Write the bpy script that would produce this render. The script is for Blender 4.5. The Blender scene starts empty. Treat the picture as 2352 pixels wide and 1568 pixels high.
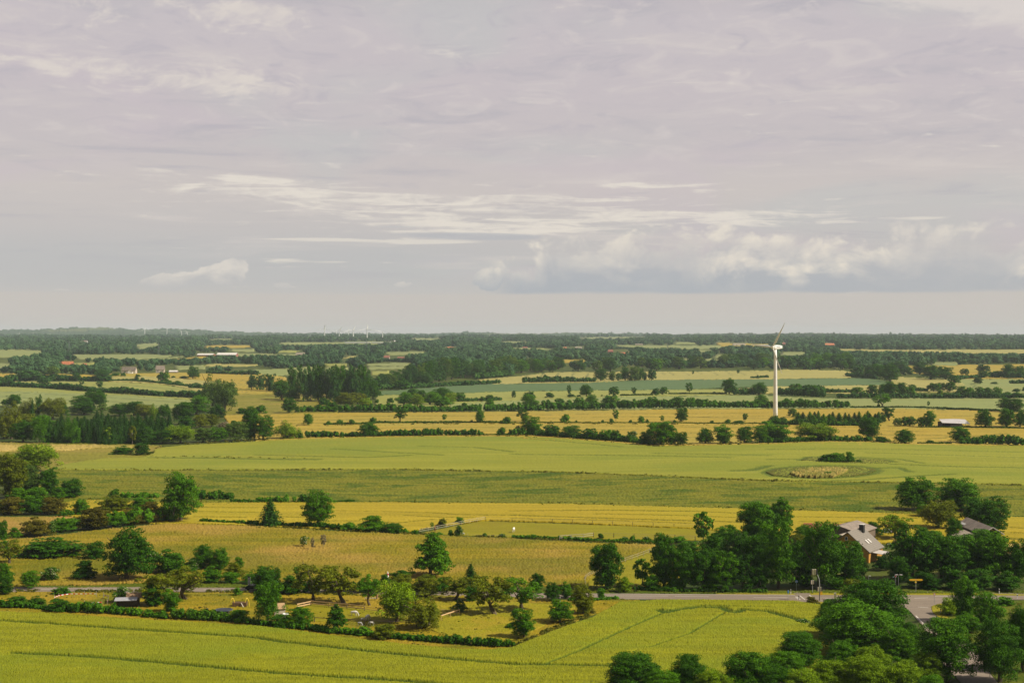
import bpy, math, random
import numpy as np
from math import radians, sin, cos, pi, sqrt, atan2
from mathutils import Vector, Matrix

SC = bpy.context.scene
COL = SC.collection
rng = np.random.default_rng(7)
random.seed(7)

# ------------------------------------------------------------------ camera constants and terrain
F = 3267.0          # focal length in picture units (picture 2352 units wide)
CX, HY = 1176.0, 768.0
H = 70.0            # eye height above the plain

_PY = np.array([0, 1500, 2000, 2500, 3000, 4000, 5000, 6500, 9000, 12000, 16000, 30000], float)
_PE = np.array([0, 0, 4, 8.8, 14.9, 24.7, 33.3, 44, 53.5, 59, 62.5, 64], float)
_TY = np.concatenate([np.linspace(100, 3000, 1500), np.linspace(3000, 16000, 1500)[1:]])
_TP = F * (H - np.interp(_TY, _PY, _PE)) / _TY

def relief(x, y):
    a = np.interp(y, [0, 450, 650, 1300, 1700], [0, 0, 1.5, 1.7, 0])
    return a * (.6 * np.sin(x / 83 + y / 140 + .5) + .4 * np.sin(x / 47 - y / 95) + .35 * np.sin(y / 61 + x / 200))

def elev(x, y):
    return np.interp(y, _PY, _PE) + relief(x, y)

def ground(px, py, h=0.0):
    """points of the terrain (raised by h) seen in the directions px, py"""
    px = np.asarray(px, float); py = np.asarray(py, float)
    p = np.maximum(py - HY, 1.7)
    y = np.interp(-p, -_TP, _TY)
    for _ in range(12):
        x = (px - CX) / F * y
        e = np.interp(y, _PY, _PE)
        off = relief(x, y) + h
        # move on the profile so that the sight line meets the raised surface
        pe = p * (H - e) / np.maximum(H - e - off, 1e-3)
        yn = np.interp(-pe, -_TP, _TY)
        y = .5 * y + .5 * yn
    x = (px - CX) / F * y
    return x, y, elev(x, y) + h

def W(px, py, h=0.0):
    x, y, z = ground(px, py, h)
    return Vector((float(x), float(y), float(z)))

def U(i, x, y): return (588 * i + x * .25, 735 + y * .25)
def L(i, x, y): return (588 * i + x * .31161, 1079.5 + y * .31161)
CODE = {'U': (U, .25), 'L': (L, .31161)}
def C(code, x, y): return CODE[code[0]][0](int(code[1]), x, y)
def P(code, *pts): return [C(code, x, y) for x, y in pts]

# ------------------------------------------------------------------ nodes
class NT:
    def __init__(s, tree): s.t = tree; s.n = tree.nodes; s.l = tree.links
    def put(s, node, key, v):
        if v is None: return
        sock = node.inputs[key]
        if isinstance(v, bpy.types.NodeSocket): s.l.new(v, sock)
        else: sock.default_value = v
    def m(s, op, a, b=None, c=None, clamp=False):
        n = s.n.new('ShaderNodeMath'); n.operation = op; n.use_clamp = clamp
        s.put(n, 0, a); s.put(n, 1, b); s.put(n, 2, c)
        return n.outputs[0]
    def mapr(s, v, a, b, c=0., d=1., smooth=True):
        n = s.n.new('ShaderNodeMapRange'); n.interpolation_type = 'SMOOTHSTEP' if smooth else 'LINEAR'
        n.clamp = True
        s.put(n, 0, v); s.put(n, 1, a); s.put(n, 2, b); s.put(n, 3, c); s.put(n, 4, d)
        return n.outputs[0]
    def mix(s, f, a, b):
        n = s.n.new('ShaderNodeMix'); n.data_type = 'RGBA'; n.clamp_factor = True
        s.put(n, 0, f)
        s.put(n, 6, a if isinstance(a, bpy.types.NodeSocket) else (*a[:3], 1))
        s.put(n, 7, b if isinstance(b, bpy.types.NodeSocket) else (*b[:3], 1))
        return n.outputs[2]
    def noise(s, vec, scale, detail=3., rough=.5, dist=0.):
        n = s.n.new('ShaderNodeTexNoise'); n.noise_dimensions = '3D'
        s.put(n, 'Vector', vec); n.inputs['Scale'].default_value = scale
        n.inputs['Detail'].default_value = detail; n.inputs['Roughness'].default_value = rough
        n.inputs['Distortion'].default_value = dist
        return n.outputs[0]
    def comb(s, x, y, z):
        n = s.n.new('ShaderNodeCombineXYZ'); s.put(n, 0, x); s.put(n, 1, y); s.put(n, 2, z)
        return n.outputs[0]
    def sep(s, v):
        n = s.n.new('ShaderNodeSeparateXYZ'); s.put(n, 0, v); return n.outputs
    def vscale(s, v, sc):
        n = s.n.new('ShaderNodeVectorMath'); n.operation = 'MULTIPLY'
        s.put(n, 0, v); n.inputs[1].default_value = sc
        return n.outputs[0]

def newmat(name):
    m = bpy.data.materials.new(name); m.use_nodes = True
    t = NT(m.node_tree)
    for n in list(t.n): t.n.remove(n)
    out = t.n.new('ShaderNodeOutputMaterial')
    return m, t, out

MATS = {}
def plain(name, col, rough=.7, var=.12, scale=3., metal=0.):
    """painted / wooden / metal surface with a little uneven wear"""
    if name in MATS: return MATS[name]
    m, t, out = newmat(name)
    b = t.n.new('ShaderNodeBsdfPrincipled')
    g = t.n.new('ShaderNodeTexCoord')
    n = t.noise(g.outputs['Object'], scale, 4)
    f = t.mapr(n, .3, .7)
    dark = tuple(c * (1 - var) for c in col); light = tuple(min(1, c * (1 + var)) for c in col)
    t.put(b, 'Base Color', t.mix(f, dark, light))
    b.inputs['Roughness'].default_value = rough; b.inputs['Metallic'].default_value = metal
    t.l.new(b.outputs[0], out.inputs[0])
    MATS[name] = m
    return m

def stripes(name, c1, c2, period, axis=0, duty=.5, rough=.7):
    if name in MATS: return MATS[name]
    m, t, out = newmat(name)
    b = t.n.new('ShaderNodeBsdfPrincipled')
    g = t.n.new('ShaderNodeTexCoord')
    x = t.sep(g.outputs['Object'])[axis]
    fr = t.m('FRACT', t.m('DIVIDE', x, period))
    f = t.m('GREATER_THAN', fr, duty)
    nz = t.noise(g.outputs['Object'], 1.3, 4)
    col = t.mix(f, c1, c2)
    col = t.mix(t.mapr(nz, .3, .8, 0, .35), col, tuple(.6 * v for v in c1))
    t.put(b, 'Base Color', col); b.inputs['Roughness'].default_value = rough
    t.l.new(b.outputs[0], out.inputs[0])
    MATS[name] = m
    return m

def leafmat(name, dark, light, flower=None, trans=.15):
    if name in MATS: return MATS[name]
    m, t, out = newmat(name)
    at = t.n.new('ShaderNodeAttribute'); at.attribute_name = 'tint'
    oi = t.n.new('ShaderNodeObjectInfo')
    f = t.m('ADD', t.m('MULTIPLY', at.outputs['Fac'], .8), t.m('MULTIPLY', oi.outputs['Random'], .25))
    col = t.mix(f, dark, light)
    if flower:
        # cream flower heads on the outermost leaves
        col = t.mix(t.m('GREATER_THAN', at.outputs['Fac'], .84), col, flower)
    b = t.n.new('ShaderNodeBsdfPrincipled'); t.put(b, 'Base Color', col)
    b.inputs['Roughness'].default_value = .62; b.inputs['Specular IOR Level'].default_value = .07
    tr = t.n.new('ShaderNodeBsdfTranslucent'); t.put(tr, 'Color', col)
    mx = t.n.new('ShaderNodeMixShader'); mx.inputs[0].default_value = trans
    t.l.new(b.outputs[0], mx.inputs[1]); t.l.new(tr.outputs[0], mx.inputs[2])
    t.l.new(mx.outputs[0], out.inputs[0])
    MATS[name] = m
    return m

def cropmat(name, c1, c2, c3=None, grain=1.6, big=.02, streak=(.015, .3), c_track=None, stretch=(1, 1, 1), patch=.6, c4=None, big4=.03, patch4=.7, wg=.45):
    """crop or grass: fine grain, long drill streaks and large uneven patches, all in ground coordinates"""
    m, t, out = newmat(name)
    g = t.n.new('ShaderNodeNewGeometry')
    pos = g.outputs['Position']
    n1 = t.noise(t.vscale(pos, stretch), grain, 3, .65)
    n2 = t.noise(pos, big, 4, .55)
    n3 = t.noise(t.vscale(pos, (streak[0], streak[1], streak[1])), 1., 3, .6)
    f = t.m('ADD', t.m('MULTIPLY', t.mapr(n1, .28, .72), wg), t.m('MULTIPLY', t.mapr(n3, .3, .7), 1 - wg))
    col = t.mix(f, c1, c2)
    if c3: col = t.mix(t.m('MULTIPLY', t.mapr(n2, .42, .68), patch), col, c3)
    if c4:
        n4 = t.noise(t.vscale(pos, (.55, 1., 1.)), big4, 5, .6, .4)
        col = t.mix(t.m('MULTIPLY', t.mapr(n4, .48, .62), patch4), col, c4)
    at = t.n.new('ShaderNodeAttribute'); at.attribute_name = 'track'
    col = t.mix(at.outputs['Fac'], col, c_track or tuple(.3 * a for a in c1))  # tramlines: soil and low plants, with the crop's shade also put into the colour
    b = t.n.new('ShaderNodeBsdfPrincipled'); t.put(b, 'Base Color', col)
    b.inputs['Roughness'].default_value = .8; b.inputs['Specular IOR Level'].default_value = .1
    bp = t.n.new('ShaderNodeBump'); bp.inputs['Strength'].default_value = .5; bp.inputs['Distance'].default_value = .3
    t.put(bp, 'Height', n1); t.l.new(bp.outputs[0], b.inputs['Normal'])
    t.l.new(b.outputs[0], out.inputs[0])
    MATS[name] = m
    return m

# ------------------------------------------------------------------ objects
def link(o, parent=None):
    COL.objects.link(o)
    if parent is not None: o.parent = parent
    return o

def tag(o, label=None, cat=None, group=None, kind=None):
    if label: o['label'] = label
    if cat: o['category'] = cat
    if group: o['group'] = group
    if kind: o['kind'] = kind
    return o

def empty(name, loc=(0, 0, 0), rz=0., scale=(1, 1, 1)):
    o = bpy.data.objects.new(name, None); o.empty_display_size = .2
    o.location = loc; o.rotation_euler = (0, 0, rz); o.scale = scale
    return link(o)

def npmesh(name, V, Q, mat=None, tris=None, face_attr=None, point_attr=None, smooth=False):
    """mesh from numpy quads (and tris)"""
    me = bpy.data.meshes.new(name)
    V = np.asarray(V, np.float32); Q = np.asarray(Q, np.int32).reshape(-1, 4)
    nt = 0 if tris is None else len(tris)
    nq = len(Q)
    me.vertices.add(len(V)); me.vertices.foreach_set('co', V.ravel())
    loops = Q.ravel() if nt == 0 else np.concatenate([Q.ravel(), np.asarray(tris, np.int32).ravel()])
    me.loops.add(len(loops)); me.loops.foreach_set('vertex_index', loops.astype(np.int32))
    st = np.arange(nq) * 4
    if nt: st = np.concatenate([st, nq * 4 + np.arange(nt) * 3])
    me.polygons.add(nq + nt); me.polygons.foreach_set('loop_start', st.astype(np.int32))
    if smooth: me.polygons.foreach_set('use_smooth', np.ones(nq + nt, bool))
    me.update(calc_edges=True)
    if face_attr is not None:
        a = me.attributes.new('tint', 'FLOAT', 'FACE'); a.data.foreach_set('value', np.asarray(face_attr, np.float32))
    if point_attr is not None:
        a = me.attributes.new('track', 'FLOAT', 'POINT'); a.data.foreach_set('value', np.asarray(point_attr, np.float32))
    if mat: me.materials.append(mat)
    return me

def mobj(name, me, parent=None, loc=(0, 0, 0), rz=0.):
    o = bpy.data.objects.new(name, me); o.location = loc; o.rotation_euler = (0, 0, rz)
    return link(o, parent)

class MB:
    """collects boxes, tubes and polygons and links them as one mesh object"""
    def __init__(s): s.v = []; s.f = []
    def add(s, vs, fs):
        b = len(s.v); s.v += [tuple(v) for v in vs]; s.f += [tuple(i + b for i in f) for f in fs]; return s
    def box(s, c, d, rz=0., rx=0., ry=0.):
        M = Matrix.Translation(c) @ Matrix.Rotation(rz, 4, 'Z') @ Matrix.Rotation(ry, 4, 'Y') @ Matrix.Rotation(rx, 4, 'X')
        vs = [M @ Vector((a * d[0] / 2, b * d[1] / 2, e * d[2] / 2)) for a in (-1, 1) for b in (-1, 1) for e in (-1, 1)]
        return s.add(vs, [(0, 1, 3, 2), (4, 6, 7, 5), (0, 4, 5, 1), (2, 3, 7, 6), (0, 2, 6, 4), (1, 5, 7, 3)])
    def bar(s, a, b, w, h):
        a, b = Vector(a), Vector(b); d = b - a; n = d.length
        if n < 1e-6: return s
        x = d / n; up = Vector((0, 0, 1)) if abs(x.z) < .95 else Vector((0, 1, 0))
        y = up.cross(x).normalized(); z = x.cross(y)
        vs = [p + y * (i * w / 2) + z * (j * h / 2) for p in (a, b) for i, j in ((-1, -1), (1, -1), (1, 1), (-1, 1))]
        return s.add(vs, [(0, 3, 2, 1), (4, 5, 6, 7), (0, 1, 5, 4), (1, 2, 6, 5), (2, 3, 7, 6), (3, 0, 4, 7)])
    def tube(s, pts, rs, n=8, cap=True):
        pts = [Vector(p) for p in pts]
        if not isinstance(rs, (list, tuple)): rs = [rs] * len(pts)
        vs = []; fs = []
        for i, p in enumerate(pts):
            d = (pts[min(i + 1, len(pts) - 1)] - pts[max(i - 1, 0)]).normalized()
            up = Vector((0, 0, 1)) if abs(d.z) < .9 else Vector((1, 0, 0))
            x = up.cross(d).normalized(); y = d.cross(x)
            for k in range(n):
                a = 2 * pi * k / n
                vs.append(p + x * (cos(a) * rs[i]) + y * (sin(a) * rs[i]))
        for i in range(len(pts) - 1):
            for k in range(n):
                k2 = (k + 1) % n
                fs.append((i * n + k, i * n + k2, (i + 1) * n + k2, (i + 1) * n + k))
        if cap:
            fs.append(tuple(range(n - 1, -1, -1))); fs.append(tuple((len(pts) - 1) * n + k for k in range(n)))
        return s.add(vs, fs)
    def prism(s, poly, h0, h1):
        n = len(poly)
        vs = [(x, y, h0) for x, y in poly] + [(x, y, h1) for x, y in poly]
        return s.add(vs, [tuple(range(n - 1, -1, -1)), tuple(range(n, 2 * n))] + [(i, (i + 1) % n, n + (i + 1) % n, n + i) for i in range(n)])
    def sphere(s, c, r, nu=10, nv=6):
        r = r if isinstance(r, (tuple, list)) else (r, r, r)
        vs = []; fs = []
        for j in range(nv + 1):
            t = pi * j / nv
            for i in range(nu):
                a = 2 * pi * i / nu
                vs.append((c[0] + r[0] * sin(t) * cos(a), c[1] + r[1] * sin(t) * sin(a), c[2] - r[2] * cos(t)))
        for j in range(nv):
            for i in range(nu):
                i2 = (i + 1) % nu
                fs.append((j * nu + i, j * nu + i2, (j + 1) * nu + i2, (j + 1) * nu + i))
        return s.add(vs, fs)
    def build(s, name, mat, parent=None, loc=(0, 0, 0), rz=0., smooth=False):
        me = bpy.data.meshes.new(name); me.from_pydata(s.v, [], s.f); me.update()
        if smooth: me.polygons.foreach_set('use_smooth', [True] * len(me.polygons))
        me.materials.append(mat)
        return mobj(name, me, parent, loc, rz)

def copy_tree(o, parent=None):
    c = o.copy(); COL.objects.link(c)
    if parent is not None: c.parent = parent
    for ch in [x for x in bpy.data.objects if x.parent == o]: copy_tree(ch, c)
    return c
EXPOSURE, SKYGAIN, HAZE, HAZE_COL = 0.22, 0.86, 3.6e-5, (.76, .88, 1.0)
# ------------------------------------------------------------------ render settings, camera, sun, sky, air
SC.render.engine = 'CYCLES'
SC.cycles.use_denoising = True
SC.cycles.max_bounces = 6; SC.cycles.diffuse_bounces = 2; SC.cycles.transmission_bounces = 2
SC.cycles.volume_bounces = 1; SC.cycles.caustics_reflective = False; SC.cycles.caustics_refractive = False
SC.view_settings.view_transform = 'Standard'; SC.view_settings.look = 'None'
SC.view_settings.exposure = EXPOSURE; SC.view_settings.gamma = 1
SC.render.film_transparent = False

cam = bpy.data.cameras.new('camera'); cam.lens = 50; cam.sensor_width = 36
cam.clip_start = 1; cam.clip_end = 60000; cam.shift_y = -16 / 2352
co = link(bpy.data.objects.new('camera', cam)); co.location = (0, 0, H); co.rotation_euler = (radians(90), 0, 0)
SC.camera = co

SUN_AZ, SUN_EL = radians(102), radians(44)       # clockwise from the view direction; elevation
sd = Vector((sin(SUN_AZ) * cos(SUN_EL), cos(SUN_AZ) * cos(SUN_EL), sin(SUN_EL)))
sun = bpy.data.lights.new('sun', 'SUN'); sun.energy = 5.0; sun.angle = radians(.6); sun.color = (1, .91, .76)
so = link(bpy.data.objects.new('sun', sun)); so.location = (0, 0, 400)
so.rotation_euler = sd.to_track_quat('Z', 'Y').to_euler()

def s2l(*c):
    return tuple((v / 255 / 12.92) if v / 255 <= .04045 else ((v / 255 + .055) / 1.055) ** 2.4 for v in c)

def build_world():
    w = bpy.data.worlds.new('World'); SC.world = w; w.use_nodes = True
    t = NT(w.node_tree)
    for n in list(t.n): t.n.remove(n)
    out = t.n.new('ShaderNodeOutputWorld')
    sky = t.n.new('ShaderNodeTexSky'); sky.sky_type = 'NISHITA'; sky.sun_disc = False
    sky.sun_elevation = SUN_EL; sky.sun_rotation = SUN_AZ; sky.altitude = 100; sky.dust_density = 2
    bg0 = t.n.new('ShaderNodeBackground'); t.l.new(sky.outputs[0], bg0.inputs[0]); bg0.inputs[1].default_value = .10
    tc = t.n.new('ShaderNodeTexCoord'); d = tc.outputs['Generated']
    x, y, z = t.sep(d)
    rad = t.m('SQRT', t.m('ADD', t.m('MULTIPLY', x, x), t.m('MULTIPLY', y, y)))
    rad = t.m('MAXIMUM', rad, .001)
    u = t.m('MULTIPLY', t.m('ARCTAN2', x, y), 1.0)          # bearing
    v = t.m('DIVIDE', z, rad)                               # slope above the horizon
    # bearing and slope in picture-like units; rows spread out towards the zenith as on a flat cloud sheet
    U_ = t.m('MULTIPLY', u, F); V_ = t.m('MULTIPLY', v, F)
    vl = t.m('MULTIPLY', t.m('LOGARITHM', t.m('ADD', t.m('MAXIMUM', t.m('DIVIDE', V_, 150.), 0.), 1.), math.e), 600.)
    def n2(su, sv, seed, detail=5, rough=.58, dist=.5, vv=None):
        return t.noise(t.comb(t.m('DIVIDE', U_, su), t.m('DIVIDE', vl if vv is None else vv, sv), seed), 1., detail, rough, dist)
    def gauss(cu, cv, ru, rv):
        a_ = t.m('DIVIDE', t.m('SUBTRACT', U_, cu), ru); b_ = t.m('DIVIDE', t.m('SUBTRACT', V_, cv), rv)
        return t.m('EXPONENT', t.m('MULTIPLY', t.m('ADD', t.m('MULTIPLY', a_, a_), t.m('MULTIPLY', b_, b_)), -1.))
    def mul(*q):
        r = q[0]
        for z_ in q[1:]: r = t.m('MULTIPLY', r, z_)
        return r
    def add(*q):
        r = q[0]
        for z_ in q[1:]: r = t.m('ADD', r, z_)
        return r
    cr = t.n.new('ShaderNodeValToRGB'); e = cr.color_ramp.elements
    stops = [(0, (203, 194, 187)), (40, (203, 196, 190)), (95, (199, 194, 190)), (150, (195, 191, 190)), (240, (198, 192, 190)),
             (330, (205, 196, 192)), (430, (201, 192, 192)), (560, (202, 192, 194)), (720, (202, 193, 195)), (980, (172, 166, 170)), (2000, (118, 116, 122))]  # last two stops, overhead and out of view, darkened to cut ambient light
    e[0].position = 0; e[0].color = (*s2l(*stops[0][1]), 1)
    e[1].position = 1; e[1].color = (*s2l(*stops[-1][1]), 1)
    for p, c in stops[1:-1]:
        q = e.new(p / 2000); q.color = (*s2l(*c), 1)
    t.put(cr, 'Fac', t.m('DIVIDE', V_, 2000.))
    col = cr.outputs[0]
    above = t.mapr(V_, 92., 150.)
    # colour drifts: lilac, green-grey, warm
    hue1 = n2(900., 260., 3.1, 3, .5); hue2 = n2(700., 220., 9.4, 3, .5)
    col = t.mix(mul(t.mapr(hue1, .48, .66), above, .6), col, s2l(196, 195, 193))
    col = t.mix(mul(t.mapr(hue2, .48, .68), above, .42), col, s2l(204, 190, 197))
    # soft streaks and ripples of the whole sheet
    st1 = n2(420., 60., 1.7, 6, .6, .7); st2 = n2(150., 42., 6.2, 6, .62, 1.); st3 = n2(60., 30., 12.5, 4, .6, .8)
    col = t.mix(mul(t.mapr(st1, .52, .74), above, .62), col, s2l(217, 207, 201))
    col = t.mix(mul(t.mapr(st1, .47, .28), above, .62), col, s2l(183, 178, 184))
    hi = t.mapr(V_, 330., 480.)
    col = t.mix(mul(t.mapr(st2, .52, .70), hi, .62), col, s2l(216, 206, 202))
    col = t.mix(mul(t.mapr(st2, .47, .30), hi, .55), col, s2l(187, 180, 187))
    # cool low veil on the left
    col = t.mix(mul(t.mapr(V_, 250., 170.), t.mapr(V_, 70., 120.), t.mapr(U_, 200., -300.), .5), col, s2l(186, 187, 188))
    # broken cream flecks high on the left
    fl = add(gauss(-900., 580., 330., 40.), mul(gauss(-560., 555., 200., 45.), 1.), mul(gauss(-1040., 680., 260., 80.), .75), mul(gauss(-560., 705., 160., 55.), .95), mul(gauss(-760., 740., 300., 40.), .6), mul(gauss(120., 690., 260., 60.), .5), mul(gauss(560., 605., 110., 25.), .7))
    fk = t.mapr(add(mul(fl, .62), t.m('MULTIPLY', t.m('SUBTRACT', st2, .5), 1.5), t.m('MULTIPLY', t.m('SUBTRACT', st3, .5), .9)), .42, .95)
    col = t.mix(mul(fk, .8), col, s2l(226, 216, 206))
    # bright clearing high on the right with a ragged lower edge
    edge = add(V_, mul(U_, .20), -890., t.m('MULTIPLY', t.m('SUBTRACT', st2, .5), 90.), t.m('MULTIPLY', t.m('SUBTRACT', st3, .5), 40.))
    trc = mul(t.mapr(edge, -6., 34.), t.mapr(U_, 500., 760.), t.mapr(V_, 1200., 850.))
    col = t.mix(mul(trc, .85), col, s2l(221, 212, 206))
    # long bright bands
    bandm = add(gauss(-620., 345., 330., 20.), gauss(-420., 318., 260., 18.), gauss(-190., 292., 300., 24.), gauss(0., 262., 280., 26.), gauss(-40., 238., 210., 14.), gauss(220., 268., 420., 18.), gauss(300., 338., 260., 16.), mul(gauss(520., 262., 330., 24.), .75), mul(gauss(330., 310., 180., 16.), .7))
    sb = n2(230., 26., 4.4, 6, .62, .9)
    bk = t.mapr(add(mul(t.m('MINIMUM', bandm, 1.1), .62), t.m('MULTIPLY', t.m('SUBTRACT', sb, .5), 2.6), t.m('MULTIPLY', t.m('SUBTRACT', st3, .5), .9)), .30, 1.0)
    col = t.mix(mul(bk, .9), col, s2l(232, 223, 211))
    thin = add(gauss(-440., 216., 130., 5.), gauss(-200., 212., 160., 6.), mul(gauss(-520., 168., 60., 7.), .7), mul(gauss(-400., 165., 60., 5.), .6), mul(gauss(920., 256., 70., 7.), .8))
    col = t.mix(mul(t.mapr(add(mul(thin, 1.), t.m('MULTIPLY', t.m('SUBTRACT', sb, .5), 1.6)), .40, .85), .8), col, s2l(226, 218, 207))
    bars = add(gauss(-150., 228., 170., 8.), gauss(-20., 222., 120., 8.), mul(gauss(-260., 246., 110., 6.), .7), mul(gauss(260., 300., 90., 9.), .6), mul(gauss(620., 282., 110., 9.), .6))
    col = t.mix(mul(t.mapr(add(mul(bars, .9), t.m('MULTIPLY', t.m('SUBTRACT', sb, .5), 1.2)), .45, .9), .75), col, s2l(183, 183, 187))
    # heaped clouds
    def voro(su, sv, seed, du=0., dv=0.):
        vn = t.n.new('ShaderNodeTexVoronoi'); vn.feature = 'F1'; vn.voronoi_dimensions = '2D'
        w1 = n2(70., 60., seed + 3., 3, .5, 0., V_)
        t.put(vn, 'Vector', t.comb(t.m('ADD', t.m('DIVIDE', t.m('ADD', U_, du), su), mul(w1, .9)), t.m('ADD', t.m('DIVIDE', t.m('ADD', V_, dv), sv), mul(w1, .7)), seed))
        vn.inputs['Scale'].default_value = 1.; vn.inputs['Detail'].default_value = 2.; vn.inputs['Roughness'].default_value = .55; vn.inputs['Lacunarity'].default_value = 2.2
        return t.m('SUBTRACT', 1., vn.outputs['Distance'])
    pf = voro(75., 55., 2.)
    soft = n2(260., 120., 21., 4, .55, .3, V_)
    # the long bank on the right: body, then its sunlit heads
    b1 = n2(150., 92., 31., 7, .6, .5, V_)
    b2 = t.noise(t.comb(t.m('DIVIDE', t.m('ADD', U_, -16.), 150.), t.m('DIVIDE', t.m('ADD', V_, 22.), 92.), 31.), 1., 7, .6, .5)
    grad = t.m('SUBTRACT', b1, b2)
    top = add(205., mul(t.mapr(U_, 20., 200.), 52.), mul(t.mapr(U_, 600., 1000.), -14.))
    edge_ = add(t.m('SUBTRACT', top, V_), t.m('MULTIPLY', t.m('SUBTRACT', b1, .5), 190.), t.m('MULTIPLY', t.m('SUBTRACT', pf, .55), 60.))
    dens = mul(t.mapr(edge_, -6., 44.), t.mapr(U_, -75., 25.), t.mapr(U_, 1900., 1300.))
    dens = t.m('MAXIMUM', dens, t.mapr(add(gauss(-55., 128., 62., 30.), t.m('MULTIPLY', t.m('SUBTRACT', b1, .5), 1.6), t.m('MULTIPLY', t.m('SUBTRACT', pf, .6), .6)), .40, .66))
    base_ = t.m('ADD', 92., t.m('MULTIPLY', t.m('SUBTRACT', soft, .5), 26.))
    dens = mul(dens, t.mapr(t.m('SUBTRACT', V_, base_), -5., 9.))
    heads = add(gauss(10., 190., 60., 46.), gauss(130., 215., 120., 38.), mul(gauss(-55., 140., 55., 30.), .75), mul(gauss(275., 160., 75., 34.), .55), mul(gauss(340., 248., 120., 14.), .8), gauss(545., 172., 80., 52.), mul(gauss(470., 150., 50., 60.), .6), mul(gauss(470., 228., 150., 28.), .6), gauss(775., 190., 95., 46.), mul(gauss(645., 128., 40., 26.), .9), mul(gauss(700., 165., 110., 46.), .45), gauss(1128., 136., 44., 34.), mul(gauss(920., 210., 160., 40.), .45), mul(gauss(1060., 225., 130., 30.), .4))
    rim = mul(t.mapr(edge_, 95., 5.), .26)
    lit = add(mul(heads, add(.50, t.m('MULTIPLY', grad, 2.3), t.m('MULTIPLY', t.m('SUBTRACT', pf, .58), .7))), rim, t.m('MULTIPLY', grad, .9))
    lit = t.m('MULTIPLY', t.m('ADD', lit, .04, clamp=True), t.mapr(V_, 96., 140., .25, 1.))
    body = t.mix(t.mapr(V_, 105., 250.), s2l(174, 178, 185), s2l(204, 197, 194))
    cc = t.mix(lit, body, s2l(236, 226, 211))
    col = t.mix(mul(dens, t.mapr(U_, 1250., 300., .70, .95)), col, cc)
    # single small heaps on the left
    heap = add(gauss(-625., 150., 42., 34.), gauss(-680., 134., 60., 22.), mul(gauss(-760., 122., 60., 20.), .95), mul(gauss(-790., 115., 60., 14.), .9), mul(gauss(-520., 112., 40., 12.), .8), mul(gauss(-250., 114., 38., 14.), .95), mul(gauss(-880., 112., 30., 8.), .7))
    hd = mul(t.mapr(add(heap, t.m('MULTIPLY', t.m('SUBTRACT', b1, .5), 1.5), t.m('MULTIPLY', t.m('SUBTRACT', pf, .6), .6)), .40, .62), t.mapr(V_, 92., 99.))
    hl = t.m('ADD', .5, t.m('MULTIPLY', grad, 3.5), clamp=True)
    col = t.mix(mul(hd, .72), col, t.mix(mul(hl, t.mapr(V_, 95., 135.)), s2l(192, 190, 190), s2l(229, 220, 209)))
    # even haze under the cloud base
    col = t.mix(mul(t.mapr(V_, 95., 90.), .75), col, s2l(201, 194, 188))
    # unseen sky behind the viewer, darkened to cut ambient light and deepen shadows
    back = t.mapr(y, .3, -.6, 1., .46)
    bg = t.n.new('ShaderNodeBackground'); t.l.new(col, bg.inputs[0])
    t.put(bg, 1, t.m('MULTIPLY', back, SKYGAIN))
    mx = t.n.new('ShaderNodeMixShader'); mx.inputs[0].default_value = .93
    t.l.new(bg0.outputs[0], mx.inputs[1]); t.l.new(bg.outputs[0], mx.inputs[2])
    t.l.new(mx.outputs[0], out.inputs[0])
build_world()

def build_haze():
    mb = MB().box((0, 9000, 78), (17000, 18600, 164))
    m, t, out = newmat('air')
    v = t.n.new('ShaderNodeVolumePrincipled')
    v.inputs['Color'].default_value = (*HAZE_COL, 1); v.inputs['Density'].default_value = HAZE
    v.inputs['Anisotropy'].default_value = .0
    t.l.new(v.outputs[0], out.inputs['Volume'])
    o = mb.build('haze', m); tag(o, kind='stuff')
    return o
build_haze()
# ------------------------------------------------------------------ ground, fields, road
def inside(px, py, poly):
    n = len(poly); r = np.zeros(px.shape, bool)
    j = n - 1
    for i in range(n):
        xi, yi = poly[i]; xj, yj = poly[j]
        if yi != yj:
            c = ((yi > py) != (yj > py)) & (px < (xj - xi) * (py - yi) / (yj - yi) + xi)
            r ^= c
        j = i
    return r

def wob(poly, n=6, a=1.2):
    """resample an outline and let it wander a little"""
    out = []
    for i, (x0, y0) in enumerate(poly):
        x1, y1 = poly[(i + 1) % len(poly)]
        k = max(1, int(abs(x1 - x0) / 40))
        for q in range(k):
            f = q / k
            out.append((x0 + (x1 - x0) * f, y0 + (y1 - y0) * f + (rng.uniform(-a, a) * .5 if 0 < q else 0)))
    return out

def seg_dist(x, y, pts):
    d = np.full(x.shape, 1e9)
    for (ax, ay), (bx, by) in zip(pts[:-1], pts[1:]):
        vx, vy = bx - ax, by - ay; l2 = vx * vx + vy * vy + 1e-9
        t = np.clip(((x - ax) * vx + (y - ay) * vy) / l2, 0, 1)
        d = np.minimum(d, np.hypot(x - ax - t * vx, y - ay - t * vy))
    return d

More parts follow.
